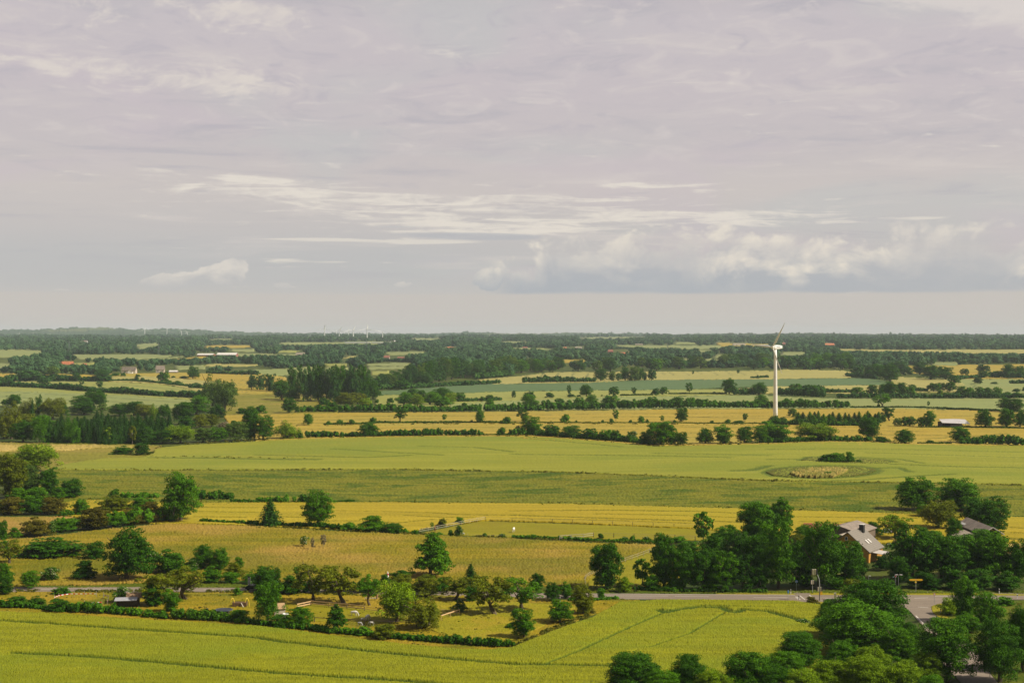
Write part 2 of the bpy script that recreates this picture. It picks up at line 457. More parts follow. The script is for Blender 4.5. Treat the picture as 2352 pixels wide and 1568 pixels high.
FIELDS = []
def field(name, poly, mat, sx=3., sy=1.4, h=.5, amp=.1, tracks=(), tw=.7, depth=.35, clump=0.):
    # fields run on past the edges of the view
    poly = wob([(x + 170 if x > 2346 else x - 170 if x < 6 else x, y) for x, y in poly])
    xs = [p[0] for p in poly]; ys = [p[1] for p in poly]
    gx = np.arange(min(xs) - sx, max(xs) + 2 * sx, sx); gy = np.arange(min(ys) - sy, max(ys) + 2 * sy, sy)
    PX, PY_ = np.meshgrid(gx, gy)
    PX = PX + rng.uniform(-.25, .25, PX.shape) * sx; PY_ = PY_ + rng.uniform(-.25, .25, PX.shape) * sy
    keep = inside(PX, PY_, poly)
    x, y, z = ground(PX, PY_, h)
    tr = np.zeros(PX.shape)
    for tk in tracks:
        w = tw
        if isinstance(tk, tuple): tk, w = tk
        a, b, _ = ground(np.array([p[0] for p in tk]), np.array([p[1] for p in tk]), h)
        d = seg_dist(x, y, list(zip(a, b)))
        d = d + rng.normal(0, .25, d.shape) * w
        tr = np.maximum(tr, np.clip(1.6 - d / w, 0, 1))
    z = z + rng.normal(0, amp, z.shape) - depth * tr
    if clump: z = z + clump * (np.sin(x * .9 + 2 * np.sin(y * .31)) * np.sin(y * .7 + 1.7 * np.sin(x * .23)))
    ny, nx = PX.shape
    idx = np.arange(ny * nx).reshape(ny, nx)
    cell = keep[:-1, :-1].astype(int) + keep[1:, :-1] + keep[:-1, 1:] + keep[1:, 1:] >= 3
    q = np.stack([idx[1:, :-1][cell], idx[1:, 1:][cell], idx[:-1, 1:][cell], idx[:-1, :-1][cell]], 1)
    V = np.stack([x.ravel(), y.ravel(), z.ravel()], 1)
    # stalk skirts along the border
    e = np.concatenate([q[:, [0, 1]], q[:, [1, 2]], q[:, [2, 3]], q[:, [3, 0]]])
    key = np.sort(e, 1); key = key[:, 0].astype(np.int64) * (ny * nx) + key[:, 1]
    u, inv, cnt = np.unique(key, return_inverse=True, return_counts=True)
    be = e[cnt[inv] == 1]
    used = np.unique(q)
    mp = -np.ones(ny * nx, int); mp[used] = np.arange(len(used))
    q = mp[q]; be = mp[be]; V = V[used]; t = tr.ravel()[used]
    bv = np.unique(be); m2 = -np.ones(len(V), int); m2[bv] = len(V) + np.arange(len(bv))
    low = V[bv].copy(); low[:, 2] -= h + .35
    sk = np.stack([be[:, 1], be[:, 0], m2[be[:, 0]], m2[be[:, 1]]], 1)
    V = np.concatenate([V, low]); q = np.concatenate([q, sk]); t = np.concatenate([t, np.zeros(len(bv))])
    o = mobj(name, npmesh(name, V, q, MATS[mat], point_attr=t))
    tag(o, kind='structure'); FIELDS.append(o)
    return o

# materials (base colours)
cropmat('wheat_near', (.14, .15, .005), (.258, .262, .009), (.17, .19, .008), grain=1.3, big=.03, streak=(.05, .35), c_track=(.045, .08, .006), stretch=(.7, .45, 1), c4=(.15, .20, .010), big4=.02, patch4=.55)
cropmat('wheat_upper', (.185, .20, .018), (.27, .27, .032), (.215, .215, .02), grain=.5, big=.012, streak=(.006, .10), c_track=(.085, .12, .012), c4=(.165, .20, .02), big4=.008, patch4=.75, wg=.3)
cropmat('crop_dark', (.055, .085, .005), (.21, .20, .014), (.17, .155, .011), grain=.45, big=.02, streak=(.02, .22), c_track=(.05, .075, .008), stretch=(.45, 1, 1), patch=.55, c4=(.048, .088, .003), big4=.06, patch4=.9)
cropmat('gold', (.235, .19, .010), (.40, .30, .02), (.30, .26, .014), grain=.6, big=.01, streak=(.004, .14), c_track=(.10, .10, .008), stretch=(.4, 1, 1))
cropmat('gold_far', (.27, .20, .026), (.39, .285, .042), (.28, .24, .042), grain=.3, big=.006, streak=(.003, .05), c_track=(.15, .14, .015), stretch=(.4, 1, 1))
cropmat('paddock', (.175, .165, .006), (.25, .225, .010), (.20, .165, .010), grain=.8, big=.04, streak=(.05, .2))
cropmat('meadow', (.12, .122, .006), (.265, .20, .011), (.32, .205, .042), grain=.7, big=.022, streak=(.012, .13), stretch=(.35, .6, .5), patch=.85, c4=(.11, .12, .005), big4=.022, patch4=.7, wg=.35)
cropmat('garden', (.14, .13, .006), (.31, .225, .010), (.08, .105, .007), grain=.7, big=.07, streak=(.06, .2), patch=.75, c4=(.33, .22, .02), big4=.05, patch4=.6)
cropmat('straw', (.26, .20, .035), (.52, .38, .13), (.17, .175, .018), grain=.5, big=.03, streak=(.02, .12))
cropmat('brown_field', (.22, .155, .022), (.34, .21, .055), (.18, .175, .016), grain=.8, big=.05, streak=(.03, .3))
cropmat('hollow', (.055, .075, .007), (.13, .115, .018), (.075, .10, .008), grain=.7, big=.08, streak=(.05, .3), patch=.9)
cropmat('rough_grass', (.125, .13, .012), (.22, .20, .026), (.28, .21, .05), grain=.4, big=.02, streak=(.015, .08))
cropmat('verge', (.055, .085, .005), (.13, .145, .009), (.045, .075, .006), grain=1.2, big=.08, streak=(.1, .3))
cropmat('mown_verge', (.18, .18, .007), (.28, .245, .012), (.33, .235, .025), grain=1.2, big=.1, streak=(.1, .5))
cropmat('pale_green', (.21, .225, .052), (.27, .28, .072), (.235, .24, .055), grain=.2, big=.006, streak=(.004, .08), c_track=(.13, .16, .045))
cropmat('pale_grey', (.18, .215, .068), (.235, .265, .09), (.215, .225, .07), grain=.2, big=.006, streak=(.003, .06), c_track=(.12, .15, .05))
cropmat('blue_green', (.075, .125, .048), (.10, .155, .062), (.085, .135, .046), grain=.2, big=.008, streak=(.004, .07), c_track=(.05, .09, .03))
cropmat('khaki', (.27, .25, .075), (.35, .31, .10), (.28, .26, .075), grain=.2, big=.006, streak=(.004, .06), c_track=(.14, .15, .045))
cropmat('far_pale', (.17, .20, .07), (.23, .25, .09), (.20, .225, .075), grain=.2, big=.006, streak=(.004, .06))
cropmat('reed', (.06, .10, .010), (.44, .31, .085), (.15, .15, .022), grain=.9, big=.10, streak=(.5, .1), patch=.8)
cropmat('wood_floor', (.025, .05, .008), (.06, .085, .014), (.09, .11, .02), grain=.9, big=.01, streak=(.03, .2), c4=(.12, .12, .016), big4=.05, patch4=.6)
MATS['ground'] = MATS['wood_floor']

def ground_sheet():
    ys = np.concatenate([np.arange(-250, 250, 25), np.arange(250, 1700, 5.), np.arange(1700, 4000, 40), np.arange(4000, 16001, 300)])
    us = np.linspace(-1, 1, 241)
    V = []
    for y in ys:
        half = 140 + max(y, 0) * .46 + 60
        x = us * half
        V.append(np.stack([x, np.full_like(x, y), elev(x, np.full_like(x, y)) - .04], 1))
    V = np.concatenate(V); nx = len(us); ny = len(ys)
    i = np.arange(ny * nx).reshape(ny, nx)
    q = np.stack([i[:-1, :-1], i[:-1, 1:], i[1:, 1:], i[1:, :-1]], -1).reshape(-1, 4)
    o = mobj('ground', npmesh('ground', V, q, MATS['ground'], point_attr=np.zeros(len(V)), smooth=True)); tag(o, kind='structure')
ground_sheet()

def ridge(name, tops, y0, depth, col, patch):
    """a long low wooded hill range; tops are skyline points"""
    m, t, out = newmat(name)
    g = t.n.new('ShaderNodeNewGeometry')
    n = t.noise(g.outputs['Position'], .006, 5, .6); n2 = t.noise(t.vscale(g.outputs['Position'], (1, 1, 4)), .0012, 3)
    c = t.mix(t.mapr(n, .35, .65), tuple(.7 * v for v in col), tuple(1.25 * v for v in col))
    c = t.mix(t.m('MULTIPLY', t.mapr(n2, .56, .64), patch), c, (.25, .25, .1))
    b = t.n.new('ShaderNodeBsdfDiffuse'); t.put(b, 'Color', c); t.l.new(b.outputs[0], out.inputs[0])
    px = np.arange(-160, 2520, 2.2)
    ty = np.interp(px, [p[0] for p in tops], [p[1] for p in tops])
    top = H + (HY - ty) * y0 / F
    base = elev(px * 0, np.full_like(px, y0)) - 6
    x = (px - CX) / F * y0
    rows = []
    prof = [(-1, 0), (-.75, .28), (-.5, .55), (-.25, .84), (-.1, .96), (0, 1), (.3, .9), (1, 0)]
    for f, g_ in prof:
        yy = y0 + f * depth
        bump = np.convolve(rng.normal(0, 1, len(px) + 4), np.ones(5) / 5, 'valid') * 11 * (g_ > .9)
        zz = base + (top - base) * g_ + bump + rng.normal(0, 1.5 + 2.5 * (g_ > .5), px.shape)
        rows.append(np.stack([x * yy / y0, np.full_like(x, yy), zz], 1))
    V = np.concatenate(rows); nx = len(px); i = np.arange(len(V)).reshape(len(prof), nx)
    q = np.stack([i[:-1, :-1], i[:-1, 1:], i[1:, 1:], i[1:, :-1]], -1).reshape(-1, 4)
    o = mobj(name, npmesh(name, V, q, m)); tag(o, kind='structure')

ridge('hills', [(-200, 758), (0, 757.5), (60, 757), (124, 756), (134, 753), (220, 752.5), (262, 754), (330, 757), (370, 755), (430, 757), (520, 761.5), (588, 764),
      (740, 765.5), (840, 766.5), (960, 766.5), (1040, 765), (1080, 763.5), (1130, 765), (1176, 767), (1260, 766), (1330, 764), (1400, 766),
      (1470, 766), (1550, 768), (1640, 766), (1760, 767.5), (1860, 765), (1980, 768), (2140, 768), (2352, 769.5), (2600, 770)], 13500, 1500, (.04, .07, .03), .35)
ridge('hills', [(-200, 772), (500, 774), (700, 773), (1000, 773), (1240, 772), (1400, 773), (1480, 769), (1560, 770), (1700, 768), (1764, 767), (1850, 765.5),
      (1900, 766), (2000, 768.5), (2100, 769), (2200, 768), (2352, 770), (2600, 771)], 9800, 900, (.03, .05, .018), .1)

# ---- far fields: visible strips (also kept free of trees by the woodland)
VIS = []
def far(poly, mat, drop=5, **k):
    VIS.append(poly)
    yb = max(p[1] for p in poly); ym = sum(p[1] for p in poly) / len(poly)
    ex = [(x, y + (drop if y > ym else 0)) for x, y in poly]
    field('field', ex, mat, sx=6, sy=1.5, h=.4, amp=.12, depth=.2, **k)

far([(0, 803), (60, 802), (100, 804), (92, 812), (40, 816), (0, 821)], 'pale_grey')
far([(160, 813), (300, 812), (400, 815), (380, 818), (300, 821), (180, 821)], 'far_pale')
far([(305, 822), (425, 816), (425, 820), (320, 826)], 'far_pale')
far([(370, 823), (470, 816), (480, 820), (400, 825)], 'gold_far')
far([(310, 789), (362, 787), (366, 793), (330, 800), (312, 798)], 'far_pale')
far([(400, 839), (472, 837), (472, 843), (402, 844)], 'far_pale')
far([(465, 793), (575, 791), (580, 795), (470, 797)], 'gold_far', drop=3)
far([(530, 801), (588, 800), (588, 805), (532, 805)], 'far_pale', drop=3)
far([(0, 832), (26, 833), (22, 842), (0, 843)], 'far_pale')
far([(535, 851), (700, 842), (800, 842), (806, 851), (650, 858), (588, 862), (537, 856)], 'pale_grey')
far([(743, 834), (802, 833), (800, 838), (743, 838)], 'pale_green', drop=3)
far([(840, 834), (944, 831), (944, 837), (835, 838)], 'far_pale', drop=3)
far([(838, 841), (936, 840), (935, 845), (840, 846)], 'far_pale', drop=3)
far([(846, 851), (898, 850), (895, 858), (850, 858)], 'pale_green', drop=3)
far([(884, 807), (978, 805), (976, 812), (886, 813)], 'far_pale', drop=3)
far([(942, 776), (1012, 776), (1012, 780), (943, 780)], 'far_pale', drop=2)
far([(640, 786), (880, 783), (880, 789), (640, 791)], 'pale_grey', drop=2)
far([(1272, 824), (1345, 825), (1348, 831), (1276, 829)], 'gold_far', drop=3)
far([(1330, 774), (1480, 772), (1482, 775), (1332, 777)], 'far_pale', drop=2)
far([(1410, 791), (1660, 793), (1660, 799), (1500, 799), (1412, 795)], 'far_pale', drop=3)
far([(1640, 785), (1766, 789), (1764, 793), (1650, 793)], 'gold_far', drop=3)
far([(1640, 813), (1690, 813), (1692, 819), (1640, 819)], 'far_pale', drop=3)
far([(1790, 808), (1850, 806), (1850, 815), (1790, 817)], 'far_pale', drop=3)
far([(1920, 801), (2060, 802), (2352, 802), (2352, 811), (2220, 809), (2080, 806), (1930, 806)], 'khaki', drop=4)
far([(1836, 830), (1856, 830), (1855, 840), (1837, 840)], 'far_pale', drop=3)
far([(1915, 834), (1942, 834), (1942, 845), (1915, 845)], 'far_pale', drop=3)
far([(2085, 838), (2140, 838), (2352, 833), (2352, 850), (2270, 860), (2200, 857), (2150, 843), (2085, 845)], 'gold_far', drop=6)
far([(2140, 831), (2200, 831), (2200, 837), (2140, 837)], 'far_pale', drop=3)

rf = np.random.default_rng(11)
for i in range(11):
    y = rf.uniform(776, 836); x = rf.uniform(0, 2300); w_ = rf.uniform(30, 150) * (1.3 if y > 800 else 1); h_ = rf.uniform(1.2, 2.4) + (y - 776) * .035; sl = rf.uniform(-2, 2)
    far([(x, y + sl), (x + w_ * .4, y - .4), (x + w_, y - sl), (x + w_ * .95, y + h_), (x + w_ * .3, y + h_ + .5), (x - 4, y + h_)], ['far_pale', 'pale_green', 'pale_grey', 'far_pale', 'khaki'][i % 5], drop=3)
# gold and green land behind the pale fields on the left
far([(0, 857), (38, 857), (36, 865), (0, 867)], 'gold_far')
far([(97, 858), (165, 858), (250, 862), (250, 868), (105, 866)], 'gold_far')
field('field', [(248, 857), (420, 855), (590, 857), (660, 866), (660, 905), (470, 905), (400, 885), (300, 878), (248, 876)], 'gold_far', 6, 1.5, .4, .1)
VIS.append([(250, 857), (590, 857), (590, 900), (470, 893), (400, 880), (310, 874), (250, 874)])
field('field', [(252, 864), (340, 863), (460, 872), (540, 882), (540, 905), (470, 905), (400, 885), (300, 878), (252, 876)], 'khaki', 6, 1.5, .75, .1)
# pale green fields split by the long hedge
pg = [P('U0', (0, 565), (400, 560), (1000, 562), (1400, 580), (1870, 640), (1890, 735), (1400, 715), (900, 680), (0, 640))]
field('field', pg[0], 'pale_green', 5, 1.4, .5, .1, tracks=[P('U0', (0, 590), (700, 600), (1800, 670)), P('U0', (300, 575), (1200, 600), (1800, 655))], tw=3); VIS.append(pg[0])
pb = P('U0', (0, 630), (800, 665), (1250, 690), (1760, 730), (1760, 800), (1100, 815), (600, 800), (0, 760))
field('field', pb, 'pale_grey', 5, 1.4, .5, .1, tracks=[P('U0', (0, 660), (900, 700), (1700, 760)), P('U0', (0, 700), (900, 740), (1500, 790))], tw=3); VIS.append(pb)
# wet grassland between the willows and the poplar grove
field('grassland', [(500, 890), (560, 872), (640, 868), (700, 880), (760, 905), (780, 950), (640, 962), (500, 960)], 'rough_grass', 4, 1.4, .3, .15)
VIS.append([(545, 895), (620, 900), (640, 930), (560, 940)])
# large bare brownish field far left of the grove
field('field', P('U1', (0, 520), (290, 528), (300, 640), (0, 660)), 'brown_field', 5, 1.5, .4, .1)
# fields right of the grove
f1 = P('U1', (1130, 650), (1500, 622), (2000, 590), (2352, 582)) + P('U2', (700, 570), (1300, 545), (2352, 540)) + P('U3', (0, 540), (900, 528), (1140, 566), (1100, 595), (0, 606)) + P('U2', (2352, 608), (1500, 640), (0, 655)) + P('U1', (1800, 672), (1130, 690))
field('field', f1, 'blue_green', 4, 1.3, .5, .1); VIS.append(f1)
f2 = P('U1', (1100, 690), (1800, 662)) + P('U2', (0, 650), (1500, 635), (1990, 630), (2100, 690), (1000, 705), (0, 745)) + P('U1', (1800, 790), (1080, 800))
field('field', f2, 'pale_green', 4, 1.3, .35, .1); VIS.append(f2)
f2b = P('U2', (2040, 632), (2352, 606)) + P('U3', (0, 602), (900, 592), (1180, 598), (1180, 680), (0, 670)) + P('U2', (2352, 680))
field('field', f2b, 'khaki', 4, 1.3, .3, .1); VIS.append(f2b)
f3 = P('U1', (1780, 764), (2352, 738)) + P('U2', (0, 735), (1000, 700), (2000, 688), (2352, 684)) + P('U3', (0, 690), (500, 712), (700, 718), (2352, 715), (2352, 830), (760, 812), (0, 812)) + P('U2', (0, 830)) + P('U1', (1780, 830))
field('field', f3, 'pale_grey', 4, 1.3, .45, .1); VIS.append(P('U2', (0, 740), (2000, 690), (2000, 760), (0, 790)))
f4 = P('U1', (2010, 545), (2352, 515)) + P('U2', (0, 520), (350, 478), (760, 475), (1200, 470), (2352, 461)) + P('U3', (0, 470), (150, 450), (700, 462), (790, 482), (760, 530), (0, 545)) + P('U2', (2352, 545), (1300, 550), (700, 575), (0, 585)) + P('U1', (2352, 590), (2200, 592))
field('field', f4, 'khaki', 4, 1.3, .5, .1,
      tracks=[(P('U2', (a, 485), (a - 22, 525)), .8) for a in (140, 280, 420, 560, 700)] + [(P('U2', (a + 10, 485), (a - 12, 525)), .8) for a in (140, 280, 420, 560, 700)]
      + [(P('U2', (a, 470), (a + 65, 505)), .8) for a in (1350, 1425, 1560, 1700, 1830, 1960, 2080, 2200)], tw=.8); VIS.append(f4)
f5 = P('U3', (1160, 515), (1660, 545), (1800, 585), (1880, 660), (1180, 660), (1100, 590))
field('field', f5, 'khaki', 4, 1.3, .45, .1); VIS.append(f5)
f6 = P('U3', (1740, 540), (2352, 535), (2352, 680), (1740, 670))
field('field', f6, 'pale_grey', 4, 1.3, .4, .1, tracks=[P('U3', (1860, 580), (1905, 640)), P('U3', (1885, 580), (1925, 640))], tw=.7); VIS.append(f6)
f7 = P('U3', (1290, 415), (1550, 430), (1760, 440), (2352, 400), (2352, 540), (1740, 540), (1290, 480))
field('field', f7, 'gold_far', 4, 1.3, .4, .1); VIS.append(P('U3', (1740, 430), (2352, 400), (2352, 470), (2020, 500), (1760, 480)))

# golden barley across the middle distance
g1 = P('U0', (2040, 870)) + P('U1', (0, 868), (420, 850), (1200, 846), (2352, 836)) + P('U2', (1000, 822), (2352, 812)) + P('U3', (600, 812), (760, 805), (1300, 810), (2130, 835), (2352, 860), (2352, 1000), (1300, 1000), (0, 970)) + P('U2', (2352, 965), (0, 960)) + P('U1', (2352, 962), (400, 975), (0, 990)) + P('U0', (2100, 950))
field('field', g1, 'gold_far', 3, 1.2, .5, .08, tracks=[P('U1', (100, 895), (1200, 880), (2352, 872)), P('U1', (100, 925), (900, 912), (1600, 905)), P('U2', (0, 872), (1200, 858), (2352, 850)), P('U2', (100, 905), (1400, 885), (2352, 880)), P('U3', (600, 850), (1700, 840)), P('U3', (1100, 880), (2000, 885)),
      P('U3', (1200, 905), (1950, 930)), P('U1', (100, 950), (700, 942))], tw=2.2); VIS.append(g1)
g2 = P('U0', (2200, 985)) + P('U1', (0, 985), (400, 968), (2352, 956)) + P('U2', (2352, 962)) + P('U3', (0, 970), (1300, 992), (2352, 995), (2352, 1150), (0, 1150)) + P('U2', (1700, 1150), (1200, 1150), (0, 1080)) + P('U1', (2352, 1075), (0, 1110))
field('field', g2, 'gold_far', 3, 1.2, .5, .08, tracks=[P('U1', (400, 1000), (1500, 985), (2352, 985)), P('U2', (0, 985), (1500, 975), (2352, 985)), P('U2', (300, 1010), (1300, 1000)), P('U2', (1480, 1040), (1750, 1030)), P('U2', (1480, 1080), (1750, 1070)), P('U3', (600, 1010), (1400, 1020)), P('U3', (1050, 1050), (1700, 1060)), P('U3', (1400, 1090), (2200, 1040))], tw=2.); VIS.append(g2)

# rough land at the foot of the spruce plantation
field('grassland', [(-10, 1014), (240, 1017), (372, 1022), (380, 1050), (250, 1062), (130, 1085), (-10, 1090)], 'rough_grass', 3, 1.2, .3, .15)
field('grassland', P('U0', (0, 1130), (400, 1140), (900, 1140), (1230, 1155), (1250, 1170), (900, 1172), (600, 1195), (420, 1200), (250, 1160), (120, 1200), (0, 1225)), 'straw', 2.5, 1., .7, .2)
# light green wheat on the swell of land
wt = [(118, 1078), (150, 1064), (240, 1051), (330, 1049), (352, 1040), (352, 1033), (375, 1026)] + P('U0', (1480, 1165), (1750, 1140), (2352, 1110)) + P('U1', (400, 1090), (1000, 1073), (1700, 1064), (2352, 1066)) + P('U2', (400, 1078), (800, 1110), (1300, 1155), (1700, 1148), (2352, 1134)) + P('U3', (500, 1116), (900, 1118), (1300, 1138), (2352, 1160)) + [(2360, 1026), (2360, 1114), (2100, 1107), (1764, 1102), (1300, 1083), (900, 1076), (400, 1078)]
ring = P('U3', (-30, 1398), (60, 1360), (250, 1342), (500, 1332), (800, 1336), (970, 1354), (1010, 1378), (950, 1408), (790, 1434), (520, 1450), (260, 1444), (50, 1428), (-30, 1398))
ring2 = P('U3', (290, 1285), (360, 1254), (480, 1250), (820, 1263), (1100, 1280), (1160, 1300))
wtr = [(ring, 1.5), (ring2, 1.2), (P('U0', (1400, 1258), (1800, 1262), (2352, 1272)) + P('U1', (300, 1276), (560, 1276)), 1.8),
       P('U1', (0, 1235), (600, 1250), (1000, 1258), (1400, 1240)), P('U1', (700, 1180), (1300, 1215), (1700, 1235)), P('U1', (1500, 1155), (2000, 1165), (2352, 1205)),
       (P('U2', (0, 1228), (800, 1236), (1400, 1245), (2000, 1260)), 1.1), P('U2', (100, 1080), (700, 1130), (1000, 1160)), P('U2', (1300, 1220), (2352, 1240)),
       (P('U3', (0, 1278), (300, 1275), (480, 1290)), 1.), (P('U3', (1140, 1320), (1700, 1340), (2352, 1352)), 1.2), P('U3', (830, 1255), (1200, 1275), (1420, 1310)), (P('U3', (960, 1355), (1200, 1352), (1300, 1390)), 1.2),
       (P('U3', (560, 1470), (900, 1462), (1250, 1435), (1700, 1410)), 1.), (P('U2', (2030, 1380), (2200, 1375), (2352, 1335)), 1.6), P('U3', (0, 1185), (900, 1180), (2352, 1210)), P('U3', (900, 1215), (2352, 1260))]
field('field', wt, 'wheat_upper', 2.4, .9, .6, .06, tracks=[(t[0], t[1] * 1.6) if isinstance(t, tuple) else t for t in wtr], tw=1.7)
# hollows with reeds and rough grass inside it
field('grassland', P('U3', (-20, 1395), (60, 1365), (250, 1348), (500, 1338), (800, 1342), (960, 1358), (1000, 1378), (940, 1405), (780, 1430), (520, 1446), (260, 1440), (60, 1425)), 'hollow', 2, .8, .62, .12)
field('reeds', P('U3', (200, 1400), (290, 1365), (500, 1345), (690, 1345), (745, 1362), (700, 1390), (600, 1425), (450, 1432), (260, 1420)), 'reed', 2, .8, 1.5, .35)
field('grassland', P('U3', (300, 1285), (360, 1258), (480, 1255), (820, 1268), (1100, 1284), (1150, 1300), (1100, 1318), (850, 1315), (480, 1305), (380, 1290)), 'hollow', 2, .8, .62, .12)
# darker crop below it
dk = [(100, 1092), (118, 1078), (400, 1080), (900, 1078), (1300, 1085), (1764, 1104), (2100, 1109), (2360, 1116), (2360, 1190), (2110, 1182), (1764, 1170), (1300, 1158), (900, 1153), (590, 1155), (440, 1160), (300, 1150), (160, 1160), (60, 1140)]
field('field', dk, 'crop_dark', 2.2, .9, .4, .16)
# yellow barley
yl = [(120, 1160), (180, 1146), (440, 1153), (900, 1152), (1300, 1156), (1764, 1168), (2110, 1180), (2360, 1190), (2360, 1248), (2000, 1245), (1600, 1212), (1300, 1198), (1120, 1193), (1000, 1206), (940, 1218), (600, 1206), (440, 1200), (300, 1200), (130, 1180)]
ylt = [P('L1', (550, 295), (900, 300), (1300, 310), (1500, 325), (1887, 330)), P('L1', (170, 340), (330, 345)), P('L1', (560, 370), (800, 372), (1040, 385), (1300, 360)), P('L1', (1100, 330), (1250, 338), (1400, 345), (1600, 345)),
       (P('L2', (0, 297), (700, 292), (1300, 300), (1800, 318)), .7), (P('L2', (0, 328), (500, 345), (1000, 360), (1887, 385)), .8), P('L2', (600, 318), (1200, 330), (1887, 355)), P('L2', (0, 352), (700, 365), (1300, 388)), P('L0', (1450, 270), (1887, 275)), P('L0', (1450, 300), (1887, 308)), P('L0', (1430, 340), (1800, 345)),
       P('L3', (200, 340), (1080, 350)), P('L3', (240, 375), (1000, 385)), P('L3', (1790, 420), (1887, 425)), P('L3', (1790, 455), (1887, 460)), (P('L3', (1770, 500), (1887, 505)), 1.3)]
field('field', yl, 'gold', 2.2, .8, .5, .06, tracks=[(t[0], t[1] * 1.5) if isinstance(t, tuple) else t for t in ylt], tw=.8)
field('grassland', P('L3', (1690, 525), (1887, 520), (1887, 640), (1700, 600)), 'straw', 3, 1., .3, .1)
# small paddock with the white rail fence
field('paddock', P('L1', (1195, 465), (1450, 410), (1660, 372), (1887, 380)) + P('L2', (600, 400), (1350, 430), (1700, 440), (1500, 520), (600, 505), (0, 495)) + P('L1', (1500, 480), (1350, 472)), 'paddock', 2.2, .9, .08, .02)
# wild meadow above the road
md = P('L0', (-10, 530), (250, 495), (700, 440), (1250, 388), (1887, 410)) + P('L1', (700, 452), (1200, 472), (1887, 500)) + P('L2', (500, 528), (1060, 545), (800, 680), (620, 745), (530, 850), (0, 850)) + P('L1', (1300, 870), (0, 800)) + P('L0', (1500, 800), (700, 840), (-10, 850))
field('meadow', md, 'meadow', 2.0, .8, .5, .14)
field('meadow', P('L0', (-10, 345), (540, 338), (520, 385), (150, 480), (-10, 520)), 'brown_field', 2.2, .9, .45, .1)
field('grassland', P('L2', (560, 870), (560, 790), (780, 690), (1060, 560), (1400, 545), (1500, 600), (1100, 880), (700, 910)), 'paddock', 2.2, .9, .1, .05)
# verge and roadside
field('verge', P('L0', (-10, 850), (700, 835), (1500, 800), (1887, 855)) + P('L1', (300, 800), (1887, 850)) + P('L2', (600, 850), (1100, 870), (1887, 890)) + P('L3', (900, 870), (1887, 890), (1887, 905), (0, 902)) + P('L2', (1887, 905), (600, 905), (0, 898)) + P('L1', (1887, 895), (0, 872)) + P('L0', (1887, 862), (-10, 860)), 'verge', 2.0, .8, .18, .1)
field('verge', P('L2', (1500, 902), (1887, 905)) + P('L3', (0, 890), (230, 886), (580, 884), (1000, 890), (1400, 905), (1887, 905), (1887, 922), (1080, 922), (0, 916)) + P('L2', (1500, 912)), 'mown_verge', 2., .7, .07, .02)
# long strip of gardens, orchard and paddocks below the road
gd = P('L0', (-10, 893), (1887, 897)) + P('L1', (900, 905), (1887, 930)) + P('L2', (400, 955), (600, 945), (950, 952), (600, 1060), (300, 1180), (0, 1320)) + P('L1', (1600, 1345), (1000, 1298), (500, 1238), (0, 1183)) + P('L0', (1887, 1172), (900, 1113), (500, 1083), (-10, 1050))
field('orchard_grass', gd, 'garden', 1.8, .75, .12, .07)
field('orchard_grass', P('L1', (310, 1010), (410, 985), (880, 1030), (1000, 1080), (960, 1140), (640, 1120), (420, 1110)), 'paddock', 1.8, .75, .22, .02)
field('orchard_grass', P('L1', (1200, 960), (1887, 965)) + P('L2', (200, 980), (500, 1000), (200, 1160), (0, 1250)) + P('L1', (1700, 1260), (1400, 1220), (1200, 1130)), 'mown_verge', 1.8, .75, .22, .06)
# wheat close by
nw = P('L0', (-10, 1015), (500, 1055), (900, 1085), (1300, 1108), (1887, 1140)) + P('L1', (500, 1205), (1000, 1265), (1500, 1312), (1720, 1316)) + P('L2', (0, 1300), (300, 1180), (600, 1075), (800, 965), (1100, 948), (1500, 950), (1887, 955)) + P('L3', (150, 960), (330, 975), (600, 1040), (600, 1620)) + [(1500, 1600), (-20, 1600), (-20, 1400)]
nwt = [(P('L0', (-20, 1100), (300, 1118), (900, 1160), (1887, 1225)) + P('L1', (100, 1245), (800, 1322), (1200, 1362), (1887, 1420)) + P('L2', (300, 1423), (700, 1432)), .9),
       (P('L0', (100, 1338), (700, 1368), (1300, 1420), (1887, 1472)) + P('L1', (300, 1496), (900, 1530), (1400, 1568)), .9),
       (P('L2', (240, 1420), (500, 1320), (800, 1180), (1100, 1050)), .45),
       (P('L2', (1090, 1025), (1130, 1042), (1220, 1020), (1350, 1003), (1550, 1005), (1600, 1035), (1650, 1040), (1700, 1020), (1887, 1032)) + P('L3', (100, 1060), (200, 1085), (280, 1115), (330, 1110)), 1.1),
       (P('L2', (1100, 1030), (1400, 990), (1887, 1000)), .5), (P('L2', (1000, 1300), (1300, 1200), (1560, 1045)), .35)]
field('field', nw, 'wheat_near', 1.25, .75, .7, .075, tracks=nwt, tw=.8, depth=.5, clump=.05)

